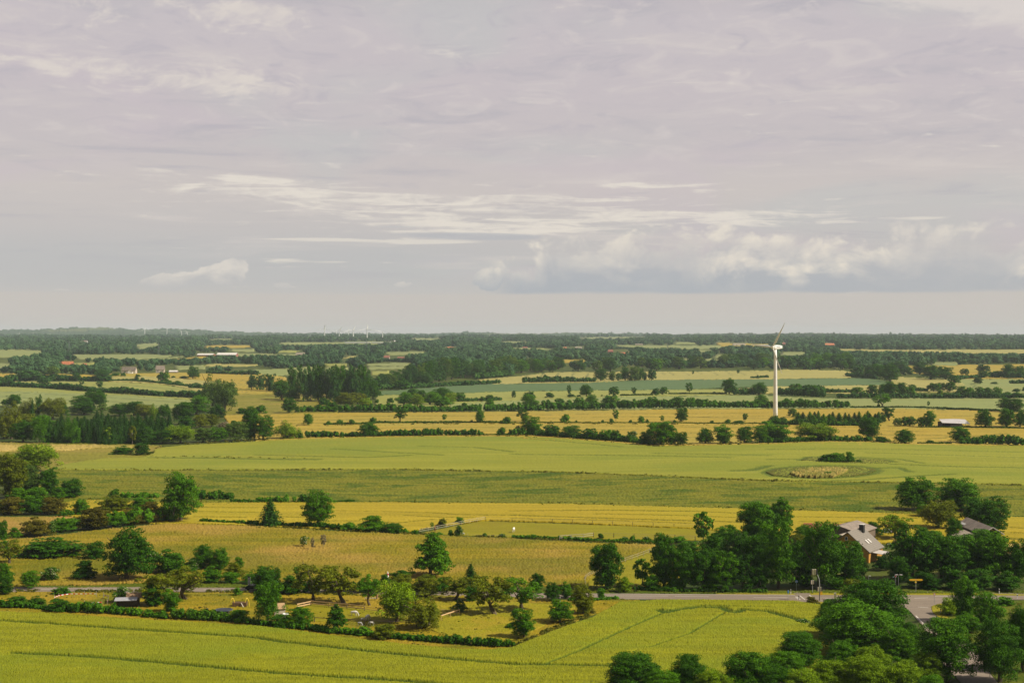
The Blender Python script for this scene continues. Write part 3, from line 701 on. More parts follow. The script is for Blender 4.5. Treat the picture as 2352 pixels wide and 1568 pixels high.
# ---- roads
def strip(name, top, bot, mat, h=.05, kind='structure'):
    """surface between two edge lines, sampled along them"""
    n = 120
    def samp(pl):
        pl = np.array(pl, float); d = np.r_[0, np.cumsum(np.hypot(*np.diff(pl, axis=0).T))]; s = np.linspace(0, d[-1], n)
        return np.interp(s, d, pl[:, 0]), np.interp(s, d, pl[:, 1])
    a = samp(top); b = samp(bot)
    xa, ya, za = ground(a[0], a[1], h); xb, yb, zb = ground(b[0], b[1], h)
    V = np.concatenate([np.stack([xa, ya, za], 1), np.stack([xb, yb, zb], 1), np.stack([xa, ya, za - h - .1], 1), np.stack([xb, yb, zb - h - .1], 1)])
    i = np.arange(n - 1)
    # keep the upper face turned up whichever way the edge lines run
    if (xa[-1] - xa[0]) * (yb[0] - ya[0]) - (ya[-1] - ya[0]) * (xb[0] - xa[0]) > 0: V = np.concatenate([V[n:2 * n], V[:n], V[3 * n:], V[2 * n:3 * n]])
    q = np.concatenate([np.stack([i + n, i + n + 1, i + 1, i], 1), np.stack([i + 1, i + 2 * n + 1, i + 2 * n, i], 1)[:, ::-1], np.stack([i + n, i + 3 * n, i + 3 * n + 1, i + n + 1], 1)])
    me = npmesh(name, V, q, mat); me.polygons.foreach_set('use_smooth', np.zeros(len(me.polygons), bool)); o = mobj(name, me); tag(o, kind=kind)
    return o

def asphalt():
    m, t, out = newmat('asphalt')
    g = t.n.new('ShaderNodeNewGeometry')
    n = t.noise(g.outputs['Position'], 2.2, 4, .7); n2 = t.noise(t.vscale(g.outputs['Position'], (.03, .5, 1)), 1., 3)
    c = t.mix(t.mapr(n, .3, .7), (.17, .135, .10), (.22, .175, .13))
    c = t.mix(t.m('MULTIPLY', t.mapr(n2, .4, .7), .5), c, (.28, .225, .165))
    b = t.n.new('ShaderNodeBsdfPrincipled'); t.put(b, 'Base Color', c); b.inputs['Roughness'].default_value = .85
    t.l.new(b.outputs[0], out.inputs[0]); MATS['asphalt'] = m
    return m
ASP = asphalt()
MARK = plain('road_paint', (.58, .54, .47), .7, .1)
rt = P('L0', (-30, 857), (300, 857), (970, 858), (1887, 866)) + P('L1', (900, 880), (1887, 900)) + P('L2', (500, 905), (1000, 908), (1887, 915)) + P('L3', (500, 918), (1000, 917), (1400, 920), (1920, 922))
rb = P('L0', (-30, 897), (300, 893), (970, 890), (1887, 897)) + P('L1', (900, 915), (1887, 935)) + P('L2', (500, 945), (1000, 949), (1887, 956)) + P('L3', (300, 970), (600, 978), (1000, 965), (1400, 951), (1920, 951))
strip('road', rt, rb, ASP, .10)
# the side road that leaves the junction and bends towards the viewer
sl = P('L3', (900, 930), (985, 985), (1060, 1050), (1120, 1120), (1165, 1180), (1215, 1300), (1300, 1430), (1420, 1560), (1480, 1640))
sr = P('L3', (1400, 945), (1280, 975), (1205, 1000), (1215, 1040), (1300, 1110), (1400, 1180), (1520, 1300), (1640, 1500), (1760, 1640))
strip('side_road', sr, sl, ASP, .105)
strip('field_track', P('L3', (250, 885), (300, 900), (320, 918)), P('L3', (160, 895), (215, 918), (240, 925)), ASP, .11)
strip('footpath', P('L3', (300, 884), (580, 882), (1000, 887), (1400, 897), (1887, 905)), P('L3', (310, 891), (580, 888), (1000, 894), (1400, 904), (1887, 912)), ASP, .09)
field('verge', P('L3', (1200, 1010), (1250, 985), (1400, 960), (1887, 955), (1900, 1640), (1760, 1640), (1640, 1500), (1520, 1300), (1400, 1180), (1300, 1110), (1215, 1050)), 'verge', 2., .8, .1, .06)
field('verge', P('L3', (1200, 1000), (1280, 978), (1290, 1050), (1420, 1160), (1480, 1240), (1440, 1230), (1380, 1180), (1300, 1115), (1212, 1045)), 'mown_verge', 1.6, .7, .16, .04)
field('verge', P('L3', (-20, 957), (200, 957), (285, 972), (240, 985), (0, 975), (-20, 970)), 'mown_verge', 1.6, .7, .14, .03)
field('verge', P('L3', (370, 965), (600, 985), (600, 1010), (400, 1000)), 'mown_verge', 1.6, .7, .14, .03)

def marks(code, lines, w=.28, h=.12):
    for i, pts in enumerate(lines):
        pl = P(code, *pts); a = np.array([p[0] for p in pl]); b = np.array([p[1] for p in pl])
        a2 = np.linspace(a[0], a[-1], 12) if len(a) == 2 else a; b2 = np.linspace(b[0], b[-1], 12) if len(b) == 2 else b
        x, y, z = ground(a2, b2, h)
        V = []; 
        for k in range(len(x)):
            k0, k1 = max(k - 1, 0), min(k + 1, len(x) - 1)
            d = Vector((x[k1] - x[k0], y[k1] - y[k0], 0)).normalized(); nrm = Vector((-d.y, d.x, 0)) * w / 2
            V += [(x[k] + nrm.x, y[k] + nrm.y, z[k]), (x[k] - nrm.x, y[k] - nrm.y, z[k])]
        q = [(2 * k + 1, 2 * k + 3, 2 * k + 2, 2 * k) for k in range(len(x) - 1)]
        me = npmesh('road_marking', V, q, MARK); me.polygons.foreach_set('use_smooth', np.zeros(len(q), bool)); o = mobj('road_marking', me); tag(o, kind='structure')
marks('L0', [[(600, 876), (745, 876)], [(830, 877), (900, 877)], [(1500, 879), (1580, 880)], [(1620, 880), (1700, 881)], [(1740, 882), (1830, 882)], [(300, 875), (420, 875)]], .35)
marks('L2', [[(620, 908), (1880, 918)], [(700, 924), (1150, 926)], [(1200, 928), (1450, 930)], [(1780, 936), (1887, 938)], [(640, 945), (1000, 948)]], .22)
marks('L3', [[(0, 936), (150, 938)], [(420, 942), (560, 944)], [(390, 959), (440, 960)], [(0, 916), (200, 918)], [(1105, 1006), (1180, 1011)], [(1230, 926), (1330, 926)], [(1080, 941), (1180, 938)], [(1620, 934), (1760, 935)]], .3)
marks('L3', [[(1090, 1070), (1165, 1150), (1210, 1180)], [(235, 922), (275, 955)], [(305, 918), (340, 945)]], .3)
marks('L3', [[(205, 930), (228, 952)], [(212, 930), (236, 953)]], .4)
# ------------------------------------------------------------------ foliage
def clouds(C_, R_, N_, S_, T_, r=rng, zmin=-.5, jit=.22, shell=.78, core=True, up=.25, aspect=1.5):
    """leaf clumps: N_ leaf quads of size S_ on each lobe (centre C_, radii R_), tint T_; an inner leafy core closes the gaps"""
    C_ = np.asarray(C_, float); R_ = np.asarray(R_, float)
    if R_.ndim == 1: R_ = np.repeat(R_[:, None], 3, 1)
    N_ = np.broadcast_to(np.asarray(N_, int), (len(C_),)); S_ = np.broadcast_to(np.asarray(S_, float), (len(C_),)); T_ = np.broadcast_to(np.asarray(T_, float), (len(C_),))
    k = np.repeat(np.arange(len(C_)), N_); n = len(k)
    d = r.normal(size=(n, 3)); d /= np.linalg.norm(d, axis=1)[:, None]
    low = d[:, 2] < zmin; d[low, 2] *= -1
    p = C_[k] + R_[k] * d * (shell + (1.08 - shell) * r.random((n, 1)) ** .6)
    nr = d / R_[k]; nr /= np.linalg.norm(nr, axis=1)[:, None]
    nr = nr + r.normal(size=(n, 3)) * .42 + np.array([0, 0, up]); nr /= np.linalg.norm(nr, axis=1)[:, None]
    a = r.normal(size=(n, 3)); tx = np.cross(nr, a); tx /= np.linalg.norm(tx, axis=1)[:, None] + 1e-9
    ty = np.cross(nr, tx)
    s = S_[k] * (.6 + .8 * r.random(n)); sx = (s * .5 * aspect ** .5)[:, None]; sy = (s * .5 / aspect ** .5)[:, None]
    # leaf sprays are lozenges, not squares
    V = np.stack([p - tx * sx, p - ty * sy, p + tx * sx, p + ty * sy], 1).reshape(-1, 3)
    Q = np.arange(4 * n).reshape(-1, 4)
    tint = np.clip(T_[k] + r.normal(0, jit, n), 0, 1)
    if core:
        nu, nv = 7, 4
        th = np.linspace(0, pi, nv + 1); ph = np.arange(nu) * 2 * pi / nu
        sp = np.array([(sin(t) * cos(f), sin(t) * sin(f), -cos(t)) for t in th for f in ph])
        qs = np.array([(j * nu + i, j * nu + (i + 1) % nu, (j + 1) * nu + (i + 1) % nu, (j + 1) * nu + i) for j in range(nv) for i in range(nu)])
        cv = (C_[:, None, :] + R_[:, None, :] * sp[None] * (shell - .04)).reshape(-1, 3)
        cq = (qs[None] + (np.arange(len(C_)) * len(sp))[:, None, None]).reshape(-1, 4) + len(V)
        V = np.concatenate([V, cv]); Q = np.concatenate([Q, cq]); tint = np.concatenate([tint, np.repeat(np.clip(T_ * .6, 0, 1), len(qs))])  # core tinted darker, shade inside the clump put into its colour
    return V, Q, tint

def envelope(kind, r, n, big):
    """lobe centres and radii of a crown in a unit box (x, y in -.5 .. .5, z in 0 .. 1)"""
    c, R = [], []
    for i in range(n):
        a = i * 2.39996 + r.uniform(-.4, .4)
        f = (i + .5) / n
        if kind == 'oak':
            z = .11 + .80 * f; rad = .42 * sin(pi * (.10 + .68 * (1 - f))) ** .75
            q = r.uniform(.75, 1.); lr = r.uniform(.11, .17) * big
        elif kind == 'tall':
            z = .07 + .85 * f; rad = .37 * (sin(pi * (.18 + .74 * (1 - f))) ** .7); q = r.uniform(.7, 1); lr = r.uniform(.10, .16) * big
        elif kind == 'cone':
            z = .12 + .80 * f; rad = .44 * (1 - f) ** .62 + .02; q = r.uniform(.7, 1); lr = r.uniform(.08, .13) * big * (1.15 - .5 * f)
        elif kind == 'apple':
            z = .40 + .46 * f + r.uniform(-.06, .06); rad = .40 * sin(pi * (.22 + .62 * (1 - f))) ** .6; q = r.uniform(.55, 1); lr = r.uniform(.09, .16) * big
        elif kind == 'poplar':
            z = .06 + .87 * f; rad = .36 * sin(pi * (.10 + .78 * (1 - f))) ** .5; q = r.uniform(.6, 1); lr = r.uniform(.08, .13) * big
        elif kind == 'bush':
            z = .10 + .72 * f; rad = .40 * cos(pi * .5 * f * .9) ** .8; q = r.uniform(.6, 1); lr = r.uniform(.12, .2) * big
        elif kind == 'sap':
            z = .35 + .55 * f; rad = .30 * sin(pi * (.15 + .7 * (1 - f))); q = r.uniform(.3, 1.1); lr = r.uniform(.07, .12) * big
        elif kind == 'willow':
            z = .12 + .76 * f; rad = .38 * sin(pi * (.25 + .6 * (1 - f))) ** .6; q = r.uniform(.7, 1); lr = r.uniform(.10, .15) * big
        c.append((cos(a) * rad * q, sin(a) * rad * q, z)); zr = lr * (r.uniform(.7, .95) if kind not in ('willow', 'poplar') else r.uniform(1.3, 1.9))
        R.append((lr * r.uniform(.9, 1.25), lr * r.uniform(.9, 1.25), zr))
    if kind in ('oak', 'tall', 'bush', 'poplar', 'willow', 'cone'):
        core = {'oak': (.27, .27, .30, .52), 'tall': (.25, .25, .36, .48), 'bush': (.30, .30, .34, .36), 'poplar': (.24, .24, .40, .5), 'willow': (.25, .25, .32, .5), 'cone': (.2, .2, .3, .4)}[kind]
        c.append((0, 0, core[3])); R.append(tuple(.88 * q for q in core[:3]))
    return np.array(c), np.array(R)

def fit(V):
    """scale a crown so that it fills its unit box"""
    lo, hi = V.min(0), V.max(0)
    V[:, 0] = (V[:, 0] - (lo[0] + hi[0]) / 2) / (hi[0] - lo[0]); V[:, 1] = (V[:, 1] - (lo[1] + hi[1]) / 2) / (hi[1] - lo[1])
    return V

def crown_mesh(kind, seed, lobes, leaves, size, big=1., core=True):
    r = np.random.default_rng(seed)
    nb = {'bush': 16, 'sap': 9, 'apple': 18}.get(kind, 30) if lobes >= 50 else 0
    if nb:
        # boughs of unequal reach, each carrying its own leaf clusters, with notches between them
        B, RB = envelope(kind, r, nb, 1.12)
        body = B[:nb] * np.array([1, 1, 1.]); RB0 = RB[:nb] * r.uniform(1.2, 1.75, (nb, 1))
        body[:, :2] *= r.uniform(.86, 1.04, (nb, 1)); body[:, 2] += r.uniform(-.02, .02, nb)
        k = r.integers(0, nb, lobes); d = r.normal(size=(lobes, 3)); d /= np.linalg.norm(d, axis=1)[:, None]; d[:, 2] = np.where(d[:, 2] < -.35, -d[:, 2], d[:, 2])
        c = body[k] + RB0[k] * d * r.uniform(.55, 1.02, (lobes, 1)); R = RB0[k] * r.uniform(.26, .52, (lobes, 1)) * np.array([1.1, 1.1, .8])
        if len(B) > nb: c = np.concatenate([c, B[nb:]]); R = np.concatenate([R, RB[nb:] * 1.2])
    else: c, R = envelope(kind, r, lobes, big)
    area = (R[:, 0] * R[:, 1] + R[:, 0] * R[:, 2]); n = np.maximum(8, (leaves * area / area.sum()).astype(int))
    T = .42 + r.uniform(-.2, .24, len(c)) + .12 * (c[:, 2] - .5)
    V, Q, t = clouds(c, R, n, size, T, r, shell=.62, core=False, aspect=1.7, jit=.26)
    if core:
        Vc, Qc, tc = clouds(c[-1:], R[-1:] * .92, 60, size, .1, r, core=True); Q = np.concatenate([Q, Qc + len(V)]); V = np.concatenate([V, Vc]); t = np.concatenate([t, tc])  # central core in a dark tint, painted shade for the gaps between leaves
    # twigs that break the outline
    k = r.integers(0, len(c), int(leaves * .10)); d = r.normal(size=(len(k), 3)); d /= np.linalg.norm(d, axis=1)[:, None]
    d[:, 2] = np.abs(d[:, 2])
    p = c[k] + R[k] * d * r.uniform(1.0, 1.32, (len(k), 1))
    V2, Q2, t2 = clouds(p, np.full(len(p), size * .4), 2, size * .8, T[k], r, core=False)
    Q = np.concatenate([Q, Q2 + len(V)]); V = np.concatenate([V, V2]); t = np.concatenate([t, t2])
    z0 = {'oak': .05, 'tall': .0, 'bush': -.01, 'poplar': .0, 'willow': .0, 'apple': .25, 'sap': .2, 'cone': .04}[kind]
    V = fit(V); lo, hi = V[:, 2].min(), V[:, 2].max(); V[:, 2] = z0 + (V[:, 2] - lo) / (hi - lo) * (1 - z0)
    return npmesh('crown', V, Q, None, face_attr=t), c

def spruce_mesh(seed, levels=15, size=1.):
    r = np.random.default_rng(seed); c, R, S, T = [], [], [], []
    for l in range(levels):
        f = l / (levels - 1); z = .05 + .90 * f; rad = .5 * (1 - f) ** .85 + .015; nb = int(5 + 8 * (1 - f)); a0 = r.uniform(0, 6)
        for b in range(nb):
            a = a0 + 2 * pi * b / nb + r.uniform(-.2, .2); L_ = rad * r.uniform(.8, 1.08)
            for s in np.linspace(.3, 1, 4):
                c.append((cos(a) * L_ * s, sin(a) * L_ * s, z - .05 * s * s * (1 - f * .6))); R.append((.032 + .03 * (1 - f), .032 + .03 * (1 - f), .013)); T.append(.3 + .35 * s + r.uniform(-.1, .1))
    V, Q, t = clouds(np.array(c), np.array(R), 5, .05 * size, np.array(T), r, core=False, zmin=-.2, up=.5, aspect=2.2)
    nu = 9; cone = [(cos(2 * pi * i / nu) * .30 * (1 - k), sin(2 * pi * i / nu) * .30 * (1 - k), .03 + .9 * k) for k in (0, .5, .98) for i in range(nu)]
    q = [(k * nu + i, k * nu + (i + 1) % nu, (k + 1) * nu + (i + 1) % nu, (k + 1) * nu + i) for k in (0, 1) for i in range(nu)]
    Q = np.concatenate([Q, np.array(q) + len(V)]); V = np.concatenate([V, np.array(cone)]); t = np.concatenate([t, np.full(len(q), .1)])  # inner cone tinted dark, shade between the boughs put into its colour
    return npmesh('crown', V, Q, None, face_attr=t)

BARK = plain('bark', (.10, .075, .045), .9, .4, 6)
PALEBARK = plain('pale_bark', (.34, .29, .22), .9, .3, 6)
def trunk_mesh(kind, seed, cc):
    r = np.random.default_rng(seed); mb = MB()
    top = {'apple': .42, 'sap': .75, 'spruce': .95, 'cone': .8, 'poplar': .85}.get(kind, .6)
    w = {'apple': .045, 'sap': .022, 'spruce': .022, 'poplar': .03}.get(kind, .035)
    bend = .08 if kind == 'apple' else .02
    pts = [(bend * sin(3 * f + seed), bend * .6 * sin(2 * f + 2 * seed), -.02 + (top + .02) * f) for f in np.linspace(0, 1, 6)]
    mb.tube(pts, [w * (1.25 - .9 * f) for f in np.linspace(0, 1, 6)], 7)
    if kind != 'spruce' and cc is not None:
        pick = [cc[i] for i in r.choice(len(cc), min(7, len(cc)), replace=False)]
        for p in pick:
            f = r.uniform(.45, .9); b = pts[int(f * 5)]
            mid = [b[j] * .5 + p[j] * .5 + r.uniform(-.03, .03) for j in range(3)]
            mb.tube([b, mid, tuple(p)], [w * .5, w * .32, w * .12], 5)
    me = bpy.data.meshes.new('trunk'); me.from_pydata(mb.v, [], mb.f); me.update(); me.materials.append(BARK)
    return me

# crowns: (crown mesh, trunk mesh) by kind
PRO = {}
def proto(key, kind, seeds, lobes, leaves, size, big=1., core=True):
    PRO[key] = []
    for s in seeds:
        me, cc = crown_mesh(kind, s, lobes, leaves, size, big, core)
        PRO[key].append((me, trunk_mesh(kind, s, cc)))
proto('fine', 'oak', (101, 102, 103, 104), 320, 28000, .024, .46)
proto('finebush', 'bush', (105, 106), 110, 10000, .034, .5)
proto('oak', 'oak', (1, 2, 3, 4), 230, 15000, .033, .56)
proto('tall', 'tall', (11, 12, 13), 230, 15000, .033, .56)
proto('cone', 'cone', (15, 16), 170, 10000, .033, .66)
proto('apple', 'apple', (21, 22, 23), 70, 5600, .034, .58, core=False)
proto('poplar', 'poplar', (31, 32, 33), 80, 5000, .040, .8)
proto('bush', 'bush', (41, 42, 43, 44), 110, 7000, .046, .58)
proto('sap', 'sap', (51, 52), 16, 700, .06, .9, core=False)
proto('willow', 'willow', (61, 62), 150, 10000, .034, .62)
proto('oaklite', 'oak', (71, 72, 73), 18, 1100, .085)
proto('poplite', 'poplar', (75, 76), 18, 900, .085)
proto('bushlite', 'bush', (77, 78), 12, 500, .12)
PRO['spruce'] = [(spruce_mesh(s), trunk_mesh('spruce', s, None)) for s in (81, 82, 83)]
PRO['bare'] = PRO['sap']

leafmat('dark', (.010, .054, .001), (.075, .205, .004))
leafmat('deep', (.007, .036, .001), (.042, .130, .003))
leafmat('mid', (.017, .080, .001), (.125, .300, .005))
leafmat('light', (.052, .125, .002), (.26, .39, .007))
leafmat('olive', (.042, .074, .002), (.22, .255, .007))
leafmat('brown', (.042, .050, .004), (.18, .155, .012))
leafmat('greyg', (.030, .078, .009), (.15, .245, .030))
leafmat('conif', (.006, .036, .003), (.050, .140, .009))
leafmat('plant', (.014, .065, .002), (.10, .23, .006))
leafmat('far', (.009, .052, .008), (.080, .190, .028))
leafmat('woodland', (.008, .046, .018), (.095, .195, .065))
leafmat('elder', (.017, .070, .002), (.10, .24, .006), flower=(.70, .65, .40))
leafmat('pale', (.14, .12, .06), (.34, .29, .17))

NAME = {'oak': ('broadleaf_tree', 'tree'), 'fine': ('broadleaf_tree', 'tree'), 'tall': ('broadleaf_tree', 'tree'), 'cone': ('broadleaf_tree', 'tree'), 'apple': ('orchard_tree', 'fruit tree'), 'poplar': ('poplar_tree', 'poplar'),
        'bush': ('shrub', 'shrub'), 'finebush': ('shrub', 'shrub'), 'bushlite': ('shrub', 'shrub'), 'sap': ('young_tree', 'young tree'), 'bare': ('bare_tree', 'bare tree'), 'willow': ('willow_tree', 'willow'),
        'oaklite': ('broadleaf_tree', 'tree'), 'poplite': ('poplar_tree', 'poplar'), 'spruce': ('spruce_tree', 'spruce')}
NTREE = [0]
def tree(px, py, wpx, hpx, kind, mat, label, group=None, mini=False):
    """a tree or shrub whose foot is seen at px, py and which is wpx wide and hpx high in picture units"""
    p = W(px, py, 0.); sc = p.y / F
    if kind in ('oak', 'tall', 'cone', 'willow', 'apple') and hpx < 26: kind = 'oaklite'
    if kind == 'poplar' and hpx < 30: kind = 'poplite'
    if kind == 'bush' and hpx < 20: kind = 'bushlite'
    pr = PRO[kind]; NTREE[0] += 1
    me, tm = pr[NTREE[0] % len(pr)]
    nm, cat = NAME[kind]
    if kind == 'oaklite' and hpx < 8: nm, cat = 'shrub', 'shrub'
    w, h = wpx * sc, hpx * sc
    # the foot lies under the middle of the crown, a little behind its front edge
    p = Vector((p.x, p.y + min(w * .28, 4), 0)); p.z = float(elev(p.x, p.y))
    rz = random.uniform(0, 6.28)
    def put(o, m=mat):
        if not o.data.materials: o.data.materials.append(MATS[m])
        o.material_slots[0].link = 'OBJECT'; o.material_slots[0].material = MATS[m]
    if kind.startswith('fine'): w *= 1.06; h *= 1.02
    else: w *= 1.18; h *= 1.09
    shrub = kind in ('bush', 'bushlite', 'finebush')
    if shrub or hpx < 18:
        o = mobj(nm, me, None, p, rz); o.scale = (w, w, h); put(o)
    else:
        o = empty(nm, p, rz, (w, w, h))
        put(mobj('crown', me, o))
        t = mobj('trunk', tm, o)
        if kind == 'bare' or mat == 'pale': t.material_slots[0].link = 'OBJECT'; t.material_slots[0].material = PALEBARK
    tag(o, label, cat, group)
    return o

def hedge(pts, hpx, mat, label, wide=None, name='hedge', cat='hedge', group=None, rough=.3, leaf=None, dens=1.5, gaps=0.):
    rough = min(.6, rough * 1.5)
    """a hedge along picture points; hpx is its height in picture units"""
    pl = np.array(pts, float); d = np.r_[0, np.cumsum(np.hypot(*np.diff(pl, axis=0).T))]
    x, y, z = ground(pl[:, 0], pl[:, 1]); hm = hpx * y.mean() / F
    D = np.r_[0, np.cumsum(np.hypot(np.diff(x), np.diff(y)))]
    wide = wide or max(1.2, min(hm * 1.1, 6))
    n = max(4, int(D[-1] / (max(hm, wide * .5) * .30)))
    s = np.linspace(hm * .2, D[-1] - hm * .2, n) + rng.uniform(-.5, .5, n) * D[-1] / n
    if gaps: s = s[np.sin(s / hm * .35 + hm) > gaps - 1]
    X = np.interp(s, D, x) + rng.normal(0, .12, len(s)) * wide; Y = np.interp(s, D, y) + wide * .4 + rng.normal(0, .16, len(s)) * wide
    hh = hm * np.clip(1 - rough + rough * 1.6 * (.5 * (np.sin(s / hm * .31 + hpx) * .5 + .5) + .5 * rng.random(len(s))), .3, 1.25)
    R = np.stack([np.maximum(hm * .38, wide * .34) * rng.uniform(.55, 1.5, len(s)), wide * .5 * rng.uniform(.75, 1.25, len(s)), hh * .52], 1)
    Z = elev(X, Y) + hh * .48
    ps = y.mean() / F * 2.3                      # size of one rendered pixel there
    lf = leaf or float(np.clip(1.8 * ps, .3, 2.4))
    # knobbly upper lobes
    k = rng.integers(0, len(s), len(s)); off = rng.normal(0, 1, (len(s), 3)) * .45
    off[:, 2] = np.abs(off[:, 2])
    X2 = X[k] + off[:, 0] * R[k, 0]; Y2 = Y[k] + off[:, 1] * R[k, 1]; R2 = R[k] * rng.uniform(.4, .62, (len(s), 1)); Z2 = Z[k] + np.minimum(off[:, 2], .75) * R[k, 2]
    Cc = np.concatenate([np.stack([X, Y, Z], 1), np.stack([X2, Y2, Z2], 1)]); Rr = np.concatenate([R, R2])
    base = np.array([X.mean(), Y.mean(), elev(X.mean(), Y.mean())])
    area = 2 * pi * Rr[:, 0] * Rr[:, 2]; N = np.clip(dens * area / lf ** 2 * 1.5, 12, 420).astype(int)
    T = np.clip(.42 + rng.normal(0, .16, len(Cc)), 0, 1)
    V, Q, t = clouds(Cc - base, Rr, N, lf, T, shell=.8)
    o = mobj(name, npmesh(name, V, Q, MATS[mat], face_attr=t), None, tuple(base))
    tag(o, label, cat, group)
    return o
# ------------------------------------------------------------------ trees and hedges near the road
def trees(code, group, items):
    k = CODE[code[0]][1]
    for it in items:
        x, y, w, h, kind, mat, lab = it[:7]
        px, py = C(code, x, y)
        tree(px, py, w * k, h * k, kind, mat, lab, it[7] if len(it) > 7 else group)

trees('L0', 'trees and shrubs of the meadow and roadside', [
 (1310, 388, 330, 350, 'oak', 'mid', 'large round green oak at the end of the flowering thicket by the yellow field'),
 (905, 828, 370, 372, 'oak', 'dark', 'big dark oak with a wide dome on the far verge of the road'),
 (325, 655, 480, 140, 'bush', 'dark', 'long low domed thicket standing alone in the wild meadow'),
 (690, 665, 165, 132, 'bush', 'dark', 'dark round shrub tucked against the meadow side of the big roadside oak'),
 (605, 820, 170, 140, 'bush', 'deep', 'dark spreading shrub on the verge, in the shade of the big roadside oak'),
 (350, 825, 150, 100, 'bush', 'elder', 'white flowering elder on the verge beside the small roadside tree'),
 (205, 880, 140, 125, 'oak', 'mid', 'small leafy tree growing at the near kerb where the road enters the view'),
 (40, 700, 170, 170, 'apple', 'olive', 'gnarled olive fruit tree with a forked trunk at the road end of the meadow'),
 (20, 825, 130, 130, 'bush', 'mid', 'green shrub under the gnarled fruit tree beside the road'),
 (15, 925, 140, 130, 'bush', 'dark', 'dark shrub between the road and the taped paddock, cut by the edge of the view'),
 (25, 600, 90, 90, 'bush', 'mid', 'small green shrub above the gnarled fruit tree at the meadow edge'),
 (15, 525, 80, 150, 'bush', 'dark', 'dark shrub in the corner where the reddish field meets the meadow'),
 (85, 510, 110, 80, 'bush', 'mid', 'low green shrub at the near corner of the reddish field'),
 (1125, 690, 130, 90, 'bush', 'elder', 'cream flowering elder just behind the big roadside oak on its meadow side'),
 (1235, 775, 290, 175, 'bush', 'dark', 'broad dark mound of scrub on the verge right beside the big roadside oak'),
 (1410, 745, 150, 90, 'bush', 'elder', 'elder dotted with cream flowers in front of the dark hawthorn pair'),
 (1490, 740, 170, 180, 'oak', 'dark', 'dark hawthorn with a rounded head on the meadow edge, first of the hawthorn pair'),
 (1610, 745, 150, 160, 'oak', 'mid', 'brighter hawthorn leaning on the dark hawthorn at the meadow edge'),
 (1540, 838, 160, 125, 'bush', 'mid', 'green round shrub on the verge below the hawthorn pair'),
 (1752, 728, 75, 85, 'bush', 'mid', 'small lone shrub standing in the meadow near the hawthorn pair'),
 (1725, 800, 150, 110, 'bush', 'olive', 'yellowish broom shrub on the verge near the tall banner sign'),
 (1690, 835, 130, 80, 'bush', 'mid', 'low green shrub on the verge below the yellowish broom'),
 (1840, 838, 130, 80, 'bush', 'mid', 'leafy shrub directly behind the tall banner sign'),
 (1120, 1005, 250, 220, 'apple', 'olive', 'old fruit tree with a pale broken limb above the tin shelter'),
 (1350, 965, 310, 225, 'apple', 'olive', 'spreading olive fruit tree that hides the road above the garden'),
 (1110, 1010, 160, 160, 'bush', 'dark', 'dark leafy shrub pressed against the brown roof of the tin shelter'),
 (1262, 1050, 140, 160, 'tall', 'mid', 'slender upright tree in the garden hedge between shelter and white drum'),
 (900, 985, 155, 120, 'bush', 'elder', 'elder covered in cream flowers behind the tin shelter'),
 (445, 920, 140, 50, 'bush', 'mid', 'flat green shrub between the road and the taped paddock'),
 (1745, 925, 70, 55, 'bush', 'mid', 'small shrub on the near verge of the road above the planter'),
 (250, 1010, 130, 75, 'bush', 'dark', 'dark rounded shrub in the wheat hedge left of the taped paddock'),
 (410, 1045, 190, 85, 'bush', 'dark', 'dark rounded shrub in the wheat hedge at the near corner of the taped paddock'),
 (100, 1010, 200, 65, 'bush', 'dark', 'low dark shrub at the start of the wheat hedge'),
 (1750, 1115, 150, 80, 'bush', 'mid', 'green shrub rising from the wheat hedge below the trampoline'),
])
hedge(P('L0', (-10, 1012), (250, 1022), (520, 1050)), 15, 'dark', 'low dark hedge between the wheat and the taped paddock', rough=.4)
hedge(P('L0', (520, 1048), (760, 1060), (1000, 1075), (1250, 1100)), 20, 'mid', 'dense leafy hedge between the wheat and the tin shelter', rough=.4)
hedge(P('L0', (1250, 1098), (1600, 1115), (1890, 1140)), 20, 'plant', 'leafy hedge between the wheat and the trampoline lawn', rough=.4)
# thicket between the meadow and the yellow field
hedge(P('L0', (380, 455), (560, 440), (900, 412), (1240, 385)), 30, 'mid', 'leafy hedge along the upper edge of the wild meadow up to the round oak', name='hedge')
trees('L0', 'shrubs of the flowering thicket', [
 (250, 492, 240, 135, 'bush', 'brown', 'brownish green shrub at the meadow end of the flowering thicket'),
 (375, 470, 70, 95, 'bush', 'elder', 'slim elder hung with cream flowers in the flowering thicket'),
 (480, 455, 180, 85, 'bush', 'mid', 'low mid green shrub beside the slim elder in the thicket'),
 (665, 445, 235, 155, 'bush', 'brown', 'high brownish dome of the thicket, between mid green shrubs'),
 (840, 422, 170, 115, 'bush', 'mid', 'mid green shrub right of the high brownish dome in the thicket'),
 (960, 405, 180, 115, 'bush', 'brown', 'reddish brown shrub in the middle of the thicket near the round oak'),
 (1080, 395, 200, 150, 'bush', 'brown', 'dull olive shrub of the thicket two shrubs from the round oak'),
 (1190, 385, 130, 110, 'bush', 'dark', 'dark shrub of the thicket touching the round oak'),
 (820, 310, 250, 115, 'bush', 'olive', 'olive scrub on the far side of the thicket beside the yellow field'),
 (585, 335, 140, 115, 'bush', 'mid', 'round shrub with a few white blossoms at the yellow corner field'),
 (1000, 300, 190, 90, 'bush', 'mid', 'mid green scrub behind the reddish brown shrub of the thicket'),
 (1100, 270, 100, 55, 'bush', 'elder', 'cream flowering elder top behind the thicket, left of the round oak'),
 (480, 338, 140, 40, 'bush', 'mid', 'flat dark green scrub beside the yellow corner field'),
 (835, 205, 85, 62, 'bush', 'dark', 'small dark shrub at the far corner of the yellow corner field'),
])
